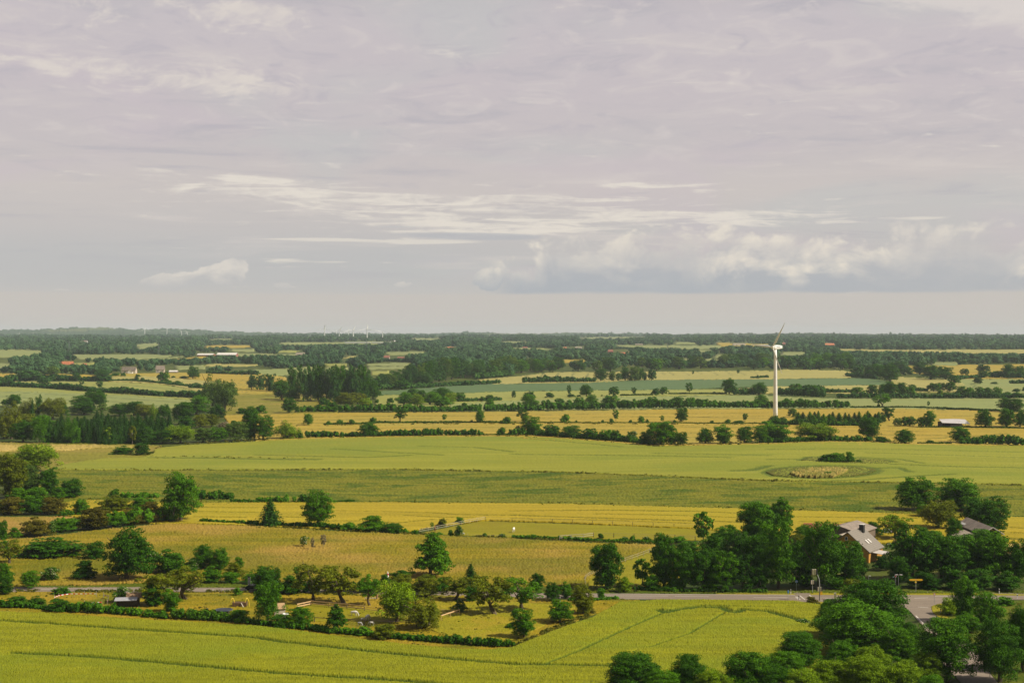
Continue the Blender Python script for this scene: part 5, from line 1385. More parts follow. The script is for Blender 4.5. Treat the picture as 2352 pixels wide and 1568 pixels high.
trees('U1', 'trees in the dark barley hedge', [
 (2148, 812, 78, 85, 'oak', 'mid', 'pointed green tree in the dark hedge behind the leaning tree'),
 (1915, 815, 60, 55, 'oak', 'dark', 'small round tree in the dark hedge above the barley'),
 (1000, 835, 110, 70, 'oak', 'olive', 'olive tree in the dark hedge below the poplar grove'),
 (1400, 835, 90, 65, 'oak', 'mid', 'green tree in the dark hedge below the round grove'),
 (700, 840, 110, 85, 'oak', 'dark', 'dark tree in the hedge below the poplars'),
])
trees('U2', 'trees in the dark barley hedge', [
 (168, 828, 160, 140, 'oak', 'mid', 'large rounded tree in the hedge left of the clipped crowns'),
 (735, 805, 150, 115, 'oak', 'mid', 'large rounded tree at the end of the seven clipped crowns'),
 (900, 795, 165, 100, 'oak', 'mid', 'bright domed tree in the middle of the barley hedge'),
 (1290, 800, 120, 90, 'oak', 'dark', 'dark domed tree in the barley hedge beyond the bright dome'),
 (1525, 812, 140, 100, 'oak', 'dark', 'dark domed tree before the highest hedge block'),
 (2300, 805, 140, 115, 'oak', 'mid', 'green domed tree left of the turbine tower in the hedge'),
 (620, 810, 110, 95, 'oak', 'dark', 'dark crown within the high hedge of seven crowns'),
 (440, 815, 110, 90, 'oak', 'dark', 'second dark crown within the high hedge of seven crowns'),
])
trees('U2', 'lone trees in the pale fields', [
 (15, 718, 40, 68, 'oak', 'far', 'small lone tree at the near end of the pale strip'),
 (165, 722, 115, 62, 'bush', 'far', 'broad shrub in the pale strip with feathery tips'),
 (348, 716, 88, 48, 'bush', 'far', 'domed shrub alone in the pale strip'),
 (525, 702, 42, 100, 'sap', 'far', 'thin tall lone tree in the pale strip'),
 (545, 710, 82, 30, 'bush', 'far', 'low shrub at the foot of the thin tall lone tree'),
 (616, 706, 42, 20, 'bush', 'far', 'tiny shrub between thin tree and lone oak'),
 (685, 704, 120, 108, 'oak', 'dark', 'lone spreading oak in the pale strip'),
 (940, 702, 95, 86, 'oak', 'dark', 'round lone oak in the pale strip right of the spreading one'),
 (825, 700, 22, 14, 'bush', 'far', 'tiny dark bush between the two lone oaks'),
 (1122, 692, 52, 72, 'sap', 'far', 'slim lone tree with a small crown in the pale strip'),
 (1322, 692, 80, 64, 'bush', 'far', 'pale green shrub touching a darker round tree in the pale strip'),
 (1396, 688, 80, 70, 'oak', 'dark', 'dark round tree touching a pale shrub in the pale strip'),
 (1630, 682, 62, 102, 'sap', 'dark', 'tall slim tree on the weedy bank in the pale fields'),
 (2000, 684, 142, 142, 'oak', 'dark', 'big round lone oak at the start of the dense hedge'),
 (2275, 690, 160, 112, 'oak', 'dark', 'dark oak in the dense hedge left of the turbine'),
 (1858, 682, 40, 24, 'bush', 'far', 'tiny bush on the weedy bank near the big round oak'),
 (2258, 538, 26, 32, 'bush', 'far', 'single small bush at the far end of the khaki field'),
 (1665, 505, 22, 40, 'sap', 'far', 'thin tree in the khaki field with tram lines'),
 (2080, 500, 26, 44, 'sap', 'far', 'thin tree in the khaki field nearer to the turbine'),
])
trees('U2', 'tree clump in the khaki field', [
 (820, 560, 130, 105, 'oak', 'dark', 'dark round tree at the near end of the clump in the khaki field'),
 (920, 560, 70, 85, 'poplite', 'greyg', 'pale thin tree second in the clump of the khaki field'),
 (1040, 558, 100, 125, 'oak', 'dark', 'dark tall tree in the clump of the khaki field'),
 (1130, 560, 120, 132, 'poplar', 'greyg', 'pale silvery tree in the clump of the khaki field'),
 (1190, 558, 60, 110, 'poplite', 'dark', 'dark narrow tree behind the pale silvery one'),
 (1222, 555, 40, 75, 'poplite', 'far', 'small narrow tree in the clump of the khaki field'),
 (1285, 556, 82, 98, 'oak', 'far', 'loose tree at the far end of the clump in the khaki field'),
 (980, 560, 60, 70, 'oaklite', 'far', 'small tree in the middle of the clump of the khaki field'),
])
BK = 'shrubs and trees on the bank between the barley fields'
trees('U1', BK, [
 (470, 970, 105, 105, 'oak', 'mid', 'full green tree at the near end of the barley bank'),
 (660, 967, 52, 38, 'bush', 'mid', 'smallest of three round bushes on the barley bank'),
 (765, 963, 76, 48, 'bush', 'mid', 'widest of three round bushes on the barley bank'),
 (878, 963, 66, 50, 'bush', 'mid', 'round bush nearest the flat topped oak of three on the barley bank'),
 (1075, 952, 82, 58, 'bush', 'mid', 'domed bush left of the flat topped oak'),
 (1315, 938, 122, 118, 'apple', 'dark', 'flat topped oak with a bare stem on the barley bank'),
 (1730, 928, 48, 60, 'sap', 'mid', 'thin young tree alone on the barley bank'),
 (2060, 948, 90, 122, 'oak', 'mid', 'leaning green tree on the barley bank'),
 (1982, 948, 32, 32, 'bush', 'dark', 'small bush at the foot of the leaning green tree'),
 (2300, 957, 98, 64, 'bush', 'dark', 'big domed bush on the bank right of the leaning tree'),
])
trees('U2', BK, [
 (100, 935, 100, 116, 'apple', 'dark', 'dark tree with a clear stem on the barley bank'),
 (490, 948, 95, 78, 'bush', 'mid', 'feathery round bush on the barley bank'),
 (955, 932, 62, 102, 'sap', 'mid', 'windswept thin tree on the barley bank'),
 (915, 942, 42, 38, 'bush', 'dark', 'dark low bush left of the windswept thin tree'),
 (835, 944, 32, 28, 'bush', 'dark', 'little bush further left of the windswept tree'),
 (590, 944, 26, 24, 'bush', 'dark', 'tiny bush right of the feathery round bush'),
 (1090, 947, 38, 30, 'bush', 'dark', 'tiny bush right of the windswept tree'),
 (1190, 946, 66, 62, 'bush', 'mid', 'pointed bush midway along the barley bank'),
 (1242, 948, 36, 38, 'bush', 'dark', 'small dark bush right of the pointed bush'),
 (1380, 946, 40, 68, 'sap', 'mid', 'upright little tree left of the stout oak'),
 (1495, 946, 32, 30, 'bush', 'dark', 'small bush at the foot of the stout oak'),
 (1560, 938, 118, 128, 'oak', 'dark', 'stout dark oak on the barley bank'),
 (1840, 950, 42, 28, 'bush', 'dark', 'small bush right of the stout oak on the bank'),
 (1985, 952, 64, 38, 'bush', 'dark', 'wider bush right of the stout oak on the bank'),
 (2145, 935, 52, 75, 'sap', 'dark', 'slim tree on the bank towards the turbine'),
 (2085, 952, 112, 28, 'bush', 'dark', 'flat bush under the slim tree on the bank'),
 (2325, 958, 60, 30, 'bush', 'dark', 'last bush of the bank before the turbine'),
])
RW = 'trees of the row above the light green wheat'
trees('U1', RW, [
 (1020, 1072, 205, 125, 'oak', 'dark', 'dark domed tree rising from the long smooth hedge'),
 (280, 1092, 250, 165, 'willow', 'light', 'light olive willow at the near end of the long smooth hedge'),
 (60, 1105, 180, 215, 'oak', 'dark', 'dark full tree left of the light olive willow'),
 (400, 1090, 80, 60, 'bush', 'dark', 'dark shrub between olive willow and smooth hedge'),
 (2255, 1062, 95, 72, 'bush', 'dark', 'dark shrub before the tall pale tree in the row'),
 (2340, 1060, 60, 55, 'bush', 'dark', 'second dark shrub before the tall pale tree in the row'),
])
trees('U2', RW, [
 (185, 1062, 190, 172, 'oak', 'mid', 'tall mid green tree at the near end of the tree row'),
 (60, 1058, 70, 82, 'oak', 'dark', 'small dark tree left of the tall mid green tree'),
 (368, 1075, 180, 102, 'oak', 'dark', 'dark domed tree second in the tree row'),
 (550, 1088, 195, 110, 'oak', 'dark', 'broad dark tree in the tree row, largest before the gap'),
 (718, 1100, 150, 98, 'oak', 'dark', 'dark tree right of the broad one in the tree row'),
 (868, 1112, 145, 98, 'oak', 'mid', 'greener tree in the tree row after the dark ones'),
 (960, 1116, 95, 102, 'oak', 'dark', 'narrow dark tree in the tree row'),
 (1030, 1122, 80, 60, 'bush', 'mid', 'low green shrub in the tree row'),
 (1110, 1126, 115, 105, 'bush', 'elder', 'shrub with a patch of white flowers in the tree row'),
 (1370, 1152, 250, 212, 'tall', 'mid', 'largest tree of the row with two bright summits'),
 (1470, 1150, 120, 180, 'tall', 'mid', 'second summit beside the largest tree of the row'),
 (1230, 1145, 120, 112, 'oak', 'dark', 'dark tree leaning on the largest tree of the row'),
 (1555, 1150, 125, 115, 'oak', 'dark', 'dark last tree of the row before the barley gap'),
 (1780, 1142, 165, 142, 'oak', 'dark', 'dark tree right after the barley gap'),
 (1960, 1142, 200, 172, 'tall', 'mid', 'bright bushy tree after the barley gap'),
 (2150, 1138, 170, 150, 'oak', 'dark', 'dark tree with pale stems below the turbine'),
 (2285, 1135, 150, 160, 'oak', 'mid', 'mid green tree just before the turbine foot'),
])
trees('U3', RW, [
 (100, 1128, 310, 185, 'tall', 'mid', 'wide green tree group under the turbine'),
 (450, 1115, 370, 165, 'willow', 'light', 'light green willow scrub right of the turbine'),
 (930, 1108, 220, 205, 'oak', 'dark', 'spreading dark oak below the spruce plantation'),
 (1060, 1128, 145, 55, 'bush', 'dark', 'flat dark bush right of the spreading oak'),
 (1272, 1138, 182, 128, 'oak', 'dark', 'dark round tree like a ball in front of the barley'),
 (1500, 1138, 85, 34, 'bush', 'dark', 'small flat bush right of the ball shaped tree'),
 (1790, 1132, 192, 142, 'oak', 'mid', 'domed oak below the open grey shed'),
 (2010, 992, 185, 158, 'oak', 'dark', 'dark round tree right of the open grey shed'),
 (2210, 990, 190, 172, 'oak', 'mid', 'mid green tree second from the open grey shed'),
 (2330, 990, 120, 150, 'oak', 'dark', 'dark tree third from the open grey shed, cut by the edge'),
 (2240, 850, 235, 130, 'tall', 'dark', 'square dark block of trees above the tree group by the shed'),
 (1490, 988, 115, 148, 'tall', 'mid', 'upright bright tree left of the open grey shed'),
 (1420, 988, 95, 92, 'oak', 'dark', 'small dark tree beside the upright bright tree'),
 (1310, 978, 145, 88, 'oak', 'dark', 'flat crowned tree two places left of the grey shed'),
 (1200, 978, 85, 74, 'willow', 'greyg', 'grey green shrub between spreading oak and flat crowned tree'),
 (1115, 932, 120, 124, 'apple', 'dark', 'dark tree with a bare stem right of the spruces'),
 (1062, 940, 55, 72, 'oak', 'dark', 'small dark tree at the end of the spruces'),
 (1050, 802, 155, 118, 'apple', 'mid', 'wide crowned tree on a bare stem at the top of the barley'),
 (1018, 803, 32, 34, 'bush', 'deep', 'small round dark bush under the wide crowned tree'),
 (920, 804, 30, 20, 'bush', 'dark', 'tiny bush on the weedy line left of the wide crowned tree'),
 (1478, 797, 26, 50, 'sap', 'dark', 'thin little tree in the pale field at the top of the barley'),
 (65, 950, 95, 68, 'oak', 'dark', 'dark bush that hides the foot of the turbine'),
 (232, 895, 95, 82, 'oak', 'greyg', 'greyish tree at the near end of the spruce plantation'),
 (140, 955, 70, 60, 'oak', 'dark', 'dark bush right of the foot of the turbine'),
])
SP = 'young spruces of the plantation near the turbine'
for i in range(34):
    x = 290 + (i % 17) * 46 + rng.uniform(-12, 12); y = 925 + (i // 17) * 26 + rng.uniform(-6, 6)
    px, py = C('U3', x, y); tree(px, py, rng.uniform(17, 28), (56 + rng.uniform(-16, 34)) * .25, 'spruce', 'conif' if i % 2 else 'mid', 'young spruce in the small plantation right of the turbine', SP)
trees('U3', 'shrubs of the upper hollow in the wheat', [
 (555, 1308, 160, 72, 'bush', 'dark', 'dark shrub at the near end of the clump in the light green wheat'),
 (650, 1312, 170, 88, 'bush', 'mid', 'middle shrub of the clump in the light green wheat'),
 (755, 1313, 105, 98, 'bush', 'mid', 'tallest round shrub of the clump in the light green wheat'),
 (842, 1314, 62, 30, 'bush', 'dark', 'small low shrub at the end of the clump in the light green wheat'),
 (560, 1432, 90, 40, 'bush', 'mid', 'low green willow scrub in the reeds of the lower hollow'),
])
trees('U3', 'oaks of the pale fields', [
 (255, 685, 130, 95, 'oak', 'dark', 'round oak in the hedge beside the turbine'),
 (400, 690, 150, 90, 'oak', 'dark', 'flat oak in the hedge right of the turbine'),
 (490, 700, 90, 75, 'oak', 'dark', 'small oak at the end of the hedge beside the turbine'),
 (825, 695, 130, 75, 'oak', 'mid', 'lighter round tree at the start of the long hedge'),
 (970, 690, 112, 92, 'oak', 'dark', 'round oak behind the long hedge, first of the oak group'),
 (1060, 700, 90, 110, 'oak', 'dark', 'narrow oak in the oak group of the long hedge'),
 (1140, 700, 160, 130, 'oak', 'dark', 'largest oak of the oak group on the long hedge'),
 (1230, 695, 120, 115, 'oak', 'dark', 'dark oak right of the largest of the oak group'),
 (1320, 705, 90, 90, 'oak', 'mid', 'greener tree at the end of the oak group'),
 (1330, 655, 90, 60, 'oak', 'dark', 'small oak peeping out behind the oak group'),
 (1530, 658, 130, 78, 'oak', 'dark', 'wide dark tree beyond the long hedge'),
 (1605, 655, 80, 75, 'oak', 'dark', 'narrow dark tree beside the wide one beyond the long hedge'),
 (1682, 658, 105, 82, 'oak', 'dark', 'round dark tree third beyond the long hedge'),
 (1590, 685, 60, 45, 'bush', 'light', 'light bush in front of the dark trees beyond the long hedge'),
 (1812, 712, 170, 98, 'oak', 'mid', 'broad green tree in the long hedge beside the field tracks'),
 (1955, 712, 100, 92, 'oak', 'dark', 'dark tree right of the field tracks in the long hedge'),
 (2030, 712, 90, 90, 'oak', 'dark', 'second dark tree right of the field tracks in the long hedge'),
 (2112, 712, 85, 92, 'oak', 'mid', 'pointed tree in the long hedge near its end'),
 (2200, 715, 110, 52, 'bush', 'dark', 'low dark shrub in the long hedge near its end'),
 (2300, 718, 110, 55, 'bush', 'dark', 'low dark shrub of the long hedge at the edge of the view'),
 (2290, 660, 72, 30, 'bush', 'far', 'single low bush in the pale field near the edge of the view'),
 (2365, 655, 50, 40, 'bush', 'far', 'bush cut by the edge of the view in the pale field'),
 (1932, 588, 88, 60, 'oak', 'deep', 'ball shaped tree at the top of the field tracks'),
 (2088, 588, 70, 20, 'bush', 'far', 'tiny flat bush right of the ball shaped tree'),
])
trees('U3', 'trees of the dark oak clump', [
 (1000, 540, 180, 130, 'oak', 'dark', 'dark oak in the middle of the oak clump'),
 (1130, 568, 175, 165, 'oak', 'dark', 'largest spreading oak at the front of the oak clump'),
 (830, 512, 120, 100, 'oak', 'far', 'round tree at the near end of the oak clump'),
 (930, 530, 100, 110, 'oak', 'far', 'narrow dark tree second in the oak clump'),
 (1235, 495, 140, 110, 'oak', 'far', 'broad tree behind the largest oak of the clump'),
 (1290, 510, 110, 70, 'oak', 'far', 'lower tree behind the largest oak of the clump'),
 (1400, 500, 140, 110, 'oak', 'far', 'tree between the two dark clumps'),
 (1500, 548, 215, 125, 'oak', 'dark', 'wide dark oak of the second clump'),
 (1640, 548, 160, 115, 'oak', 'dark', 'dark oak at the field side of the second clump'),
 (1715, 592, 112, 80, 'oak', 'dark', 'dark tree at the foot of the second clump'),
 (1812, 508, 85, 60, 'oak', 'far', 'small round tree in the gold field past the second clump'),
 (1980, 485, 125, 72, 'oak', 'far', 'flat round tree in the gold field past the second clump'),
 (1985, 532, 105, 62, 'oak', 'far', 'low round tree under the flat round one'),
 (2215, 532, 150, 125, 'oak', 'dark', 'high dark tree near the edge of the view by the gold field'),
 (2320, 532, 120, 108, 'oak', 'dark', 'dark tree cut by the edge of the view by the gold field'),
 (2110, 530, 130, 60, 'oak', 'far', 'low tree left of the high dark tree by the gold field'),
 (1270, 410, 80, 60, 'oak', 'far', 'round tree above the gold field, first of three'),
 (1515, 410, 60, 60, 'oak', 'far', 'round tree above the gold field, middle of three'),
 (1880, 405, 60, 42, 'oak', 'far', 'small round tree above the gold field, last of three'),
 (1790, 410, 90, 45, 'oak', 'far', 'flat tree beside the small round one above the gold field'),
])
# ---- spruce plantation and the mixed wood in front of the pale fields
SG = 'spruces of the large plantation'
k = 0
for row, (yb, x0, x1, hh) in enumerate([(1000, 700, 1560, 150), (1040, 560, 1600, 170), (1085, 450, 1560, 185), (1128, 440, 1440, 205)]):
    x = x0
    while x < x1:
        px, py = C('U0', x + rng.uniform(-10, 10), yb + rng.uniform(-10, 10) + (8 if x > 900 else 0))
        tree(px, py, (112 + rng.uniform(-18, 26)) * .25, (hh * .9 + rng.uniform(-40, 28)) * .25, 'spruce', 'conif', 'tall dark spruce packed in the large spruce plantation', SG)
        x += 58; k += 1
MW = 'trees of the mixed wood'
trees('U0', MW, [
 (80, 1095, 230, 340, 'willow', 'olive', 'big olive willow at the start of the mixed wood'),
 (20, 1090, 120, 210, 'oak', 'olive', 'olive tree of the mixed wood cut by the edge of the view'),
 (190, 1125, 230, 190, 'oak', 'dark', 'dark full tree in the front of the mixed wood'),
 (345, 1132, 170, 245, 'willow', 'mid', 'mid green birch like tree in front of the spruces'),
 (635, 1135, 165, 265, 'willow', 'mid', 'tall birch like tree in front of the spruces'),
 (980, 1142, 95, 150, 'sap', 'light', 'slim pale tree with a light stem in front of the spruces'),
 (1210, 1145, 75, 165, 'bare', 'olive', 'thin brownish tree in front of the spruces'),
 (1330, 1140, 200, 150, 'oak', 'dark', 'dark tree at the foot of the spruces towards the wheat'),
 (1480, 1140, 180, 120, 'oak', 'dark', 'dark tree between spruces and light willow'),
 (1645, 1135, 260, 158, 'willow', 'light', 'light yellow green willow at the wheat side of the mixed wood'),
 (1850, 1125, 200, 130, 'oak', 'greyg', 'grey green tree right of the light willow'),
 (1985, 1122, 200, 130, 'oak', 'mid', 'mid green tree towards the end of the mixed wood'),
 (2150, 1115, 220, 170, 'oak', 'greyg', 'grey green tree at the wheat corner of the mixed wood'),
 (2290, 1105, 180, 260, 'tall', 'dark', 'tall dark oak at the far end of the mixed wood'),
 (2050, 1000, 140, 60, 'bush', 'pale', 'pale silvery bush above the end of the mixed wood'),
 (2150, 980, 90, 55, 'bush', 'dark', 'small dark bush beside the small gold corner'),
 (240, 910, 180, 190, 'willow', 'olive', 'olive tree second row of the mixed wood'),
 (345, 900, 75, 205, 'poplar', 'dark', 'tall slim tree standing out of the mixed wood'),
 (290, 915, 60, 185, 'spruce', 'conif', 'lone spruce top beside the tall slim tree'),
 (470, 910, 230, 185, 'willow', 'olive', 'rounded olive tree in the back of the mixed wood'),
 (125, 800, 160, 110, 'oak', 'dark', 'dark tree at the back of the mixed wood by the pale field'),
 (40, 790, 90, 60, 'oak', 'dark', 'low dark tree at the back edge of the mixed wood'),
 (560, 880, 120, 120, 'oak', 'dark', 'dark tree left of the big oak in the mixed wood'),
 (850, 800, 230, 155, 'oak', 'dark', 'big domed oak standing above the mixed wood'),
 (740, 810, 190, 105, 'oak', 'dark', 'flank of dark crown left of the big domed oak'),
 (760, 870, 260, 110, 'oak', 'dark', 'dark crown below the big domed oak'),
 (930, 850, 100, 80, 'willow', 'greyg', 'grey bush right of the big domed oak'),
 (1090, 880, 220, 110, 'oak', 'dark', 'dark tree behind the spruces, first after the gap'),
 (1220, 880, 190, 125, 'oak', 'dark', 'dark tree behind the spruces, second after the gap'),
 (1320, 900, 180, 120, 'oak', 'olive', 'olive tree behind the spruces'),
 (1405, 905, 95, 135, 'willow', 'light', 'light drooping tree behind the spruces'),
 (1500, 900, 130, 120, 'oak', 'dark', 'dark tree behind the spruces at their far end'),
 (1660, 960, 200, 195, 'oak', 'dark', 'dark broad oak between spruces and grey willows'),
 (1800, 870, 230, 165, 'oak', 'mid', 'mid green oak in front of the grey willows'),
 (1830, 990, 170, 120, 'oak', 'olive', 'olive tree below the mid green oak'),
 (1980, 915, 170, 130, 'oak', 'deep', 'deep dark tree below the grey willows'),
 (1930, 980, 150, 110, 'oak', 'olive', 'yellowish shrub tree below the deep dark tree'),
 (1700, 1010, 150, 100, 'oak', 'dark', 'dark crown above the light willow'),
 (2220, 865, 110, 55, 'bush', 'dark', 'dark shrub at the gold corner by the wet meadow'),
 (2310, 960, 150, 160, 'oak', 'dark', 'dark crown above the tall oak at the far end of the wood'),
 (240, 1000, 220, 130, 'oak', 'olive', 'olive crown in the middle of the mixed wood'),
 (400, 1010, 200, 130, 'oak', 'mid', 'mid green crown beside the first spruces'),
])
# ---- woods right of the poplar grove
wl = [(1080, 640, 130, 110), (1150, 630, 140, 130), (1230, 625, 150, 125), (1310, 620, 130, 130), (1380, 612, 120, 150), (1440, 600, 130, 170), (1500, 590, 140, 185), (1560, 580, 140, 190), (1620, 575, 150, 200), (1680, 565, 140, 205), (1740, 555, 140, 200), (1800, 545, 140, 190), (1860, 535, 130, 180), (1920, 530, 120, 150), (1970, 525, 90, 120), (1280, 580, 150, 120), (1420, 560, 150, 150), (1530, 600, 170, 120), (1180, 600, 160, 100), (1340, 640, 140, 80)]
for i, (x, y, w, h) in enumerate(wl):
    px, py = C('U1', x, y); tree(px, py, w * .25, h * .25, 'poplar' if i % 3 == 0 else 'oak', ['far', 'far', 'greyg', 'dark'][i % 4], 'tall tree of the wood between poplar grove and khaki field', 'trees of the wood beside the poplar grove')
for i in range(26):
    px, py = C('U1', 2020 + rng.uniform(0, 332), 0)[0], 0
    y = 735 + (540 - (px - 1093) * .48 + rng.uniform(-35, 0)) * .25
    tree(px, y, rng.uniform(26, 38), rng.uniform(24, 38), 'oak', ['far', 'dark', 'far', 'greyg'][i % 4], 'tree of the second wood above the thick hedge', 'trees of the second wood')
for i in range(60):
    x = rng.uniform(1176, 1960); f = (x - 1176) / 790
    y = 735 + (np.interp(f, [0, .25, .5, 1], [498, 474, 466, 456]) + rng.uniform(-38, 2)) * .25
    tree(x, y, rng.uniform(22, 38), rng.uniform(18, 31), 'oak', ['far', 'dark', 'far', 'mid', 'greyg'][i % 5], 'tree in the long belt of wood behind the khaki field', 'trees of the long wood belt')

# ---- the far country: trees past counting, as one mass
def woodland():
    Wd, Hd = 2352, 130; mask = np.zeros((Hd, Wd), bool)          # picture rows 770 .. 900
    gy, gx = np.mgrid[770:900, 0:2352]
    for p in VIS: mask |= inside(gx + .5, gy + .5, p)
    for x0, y0, x1, y1 in KEEP:
        y1 = y0 + (y1 - y0) * .62; mask[max(0, int(y0 - 770)):int(y1 - 770), int(x0):int(x1)] = True
    r = np.random.default_rng(5)
    Cc, Rr, T, S, N = [], [], [], [], []
    def put(px, py, hm, wm):
        x, y, z = (float(v) for v in ground(px, py)); sc = y / F
        hp, wp = hm / sc, wm / sc
        a, b = max(0, int(px - wp * .45)), min(Wd, int(px + wp * .45) + 1); c0, c1 = max(0, int(py - hp * .92 - 770)), min(Hd, int(py - 770))
        if b <= a or c1 <= c0: return
        if mask[c0:c1, a:b].mean() > .09: return
        tt = r.uniform(.0, .85)
        for k in range(3):
            R = wm * r.uniform(.26, .42)
            Cc.append((x + r.uniform(-.3, .3) * wm, y + r.uniform(-.3, .3) * wm, z + hm * r.uniform(.42, .70))); Rr.append((R, R, hm * r.uniform(.26, .36))); T.append(tt + r.uniform(-.12, .12))
            S.append(max(1.4, sc * 3.2)); N.append(34)
        Cc.append((x, y, z + hm * .3)); Rr.append((wm * .45, wm * .45, hm * .34)); T.append(tt - .1); S.append(max(1.4, sc * 3.2)); N.append(26)
    # bands: picture row, how many, height range in metres
    for y0, y1, n, h0, h1 in [(771.8, 775, 1000, 10, 20), (775, 780, 2000, 9, 20), (780, 788, 2600, 9, 21), (788, 800, 3400, 9, 21), (800, 815, 3300, 9, 21), (815, 835, 3300, 9, 20), (835, 852, 1900, 8, 17)]:
        for i in range(n):
            py = r.uniform(y0, y1); px = r.uniform(-10, 2362)
            # open parkland on the right beyond the khaki field, thicker elsewhere
            cl = .5 + .5 * sin(px * .013 + py * .37) * cos(px * .031 - py * .21)
            if r.random() > .55 + .6 * cl: continue
            if py > 846 and 250 < px < 1000: continue
            if py > 846 and px > 1000: continue
            h = r.uniform(h0, h1) * (.7 + .5 * cl); put(px, py, h, h * r.uniform(.7, 1.25))
    # hedge-like lines across the far fields
    for i in range(75):
        py = r.uniform(777, 838); px = r.uniform(0, 2352); ln = r.uniform(30, 190); sl = r.uniform(-.05, .05)
        for q in np.arange(0, ln, 3.2): put(px + q, py + q * sl, r.uniform(4, 8), r.uniform(6, 10))
    # tree lines at the foot of the far left fields
    for x0, x1, yy, h0, h1, n in [(100, 250, 862, 12, 20, 40), (0, 100, 856, 8, 14, 26), (0, 260, 850, 9, 18, 60), (250, 600, 853, 8, 16, 70), (588, 1000, 838, 10, 20, 70), (0, 588, 838, 10, 20, 110), (1000, 1176, 862, 12, 22, 60), (1764, 2100, 846, 9, 15, 60), (1764, 2352, 828, 9, 16, 90)]:
        for i in range(n): put(r.uniform(x0, x1), yy + r.uniform(-5, 1), r.uniform(h0, h1), r.uniform(9, 18))
    Cc = np.array(Cc); V, Q, t = clouds(Cc, np.array(Rr), np.array(N), np.array(S), np.clip(np.array(T), 0, 1), r, shell=.8, jit=.12)
    o = mobj('distant_woodland', npmesh('distant_woodland', V, Q, MATS['woodland'], face_attr=t)); tag(o, 'countless far trees and hedges filling the country up to the hills', 'woodland', kind='stuff')
    print('woodland lobes', len(Cc))
# ------------------------------------------------------------------ buildings, masts, signs, fences, animals
WHITE = plain('white_paint', (.80, .79, .76), .5, .05)
GREYM = plain('galvanised', (.42, .43, .42), .45, .12, metal=.3)
POLE = plain('pole_grey', (.36, .38, .37), .5, .12)
DARK = plain('dark_metal', (.03, .035, .04), .5, .2)
BLACK = plain('black_plastic', (.02, .02, .022), .5, .2)
GLASS = plain('window_glass', (.05, .065, .075), .15, .2)
WOOD = plain('weathered_wood', (.16, .12, .085), .9, .3, 5)
NEWWOOD = plain('fresh_wood', (.60, .40, .20), .8, .15, 5)
PALEWOOD = plain('bleached_wood', (.42, .38, .31), .9, .15, 5)
SLATE = stripes('slate_tiles', (.155, .135, .11), (.21, .185, .15), .42, 2, .18)
FIBRE = plain('fibre_cement', (.24, .195, .155), .9, .18, .6)
FIBRE2 = plain('fibre_cement_aged', (.30, .25, .19), .9, .22, .8)
REDROOF = plain('red_sheet_roof', (.26, .055, .035), .6, .2, .8)
BRICK = plain('yellow_brick', (.50, .25, .04), .85, .18, 1.5)
TILE = plain('orange_tiles', (.50, .17, .07), .8, .2, .4)
REDBRICK = plain('red_brick', (.30, .12, .08), .85, .2, .5)
THATCH = plain('thatch', (.16, .13, .10), .95, .25, .5)
PALEROOF = plain('pale_sheet_roof', (.66, .63, .58), .6, .1, .3)
PALEWALL = plain('pale_render', (.55, .48, .38), .8, .12, .5)
YELLOW = plain('yellow_sign', (.90, .52, .02), .5, .06)
BLUE = plain('blue_sign', (.07, .22, .55), .5, .1)
RED = plain('red_paint', (.60, .05, .05), .5, .1)
CREAM = plain('cream_housing', (.62, .56, .42), .5, .1)

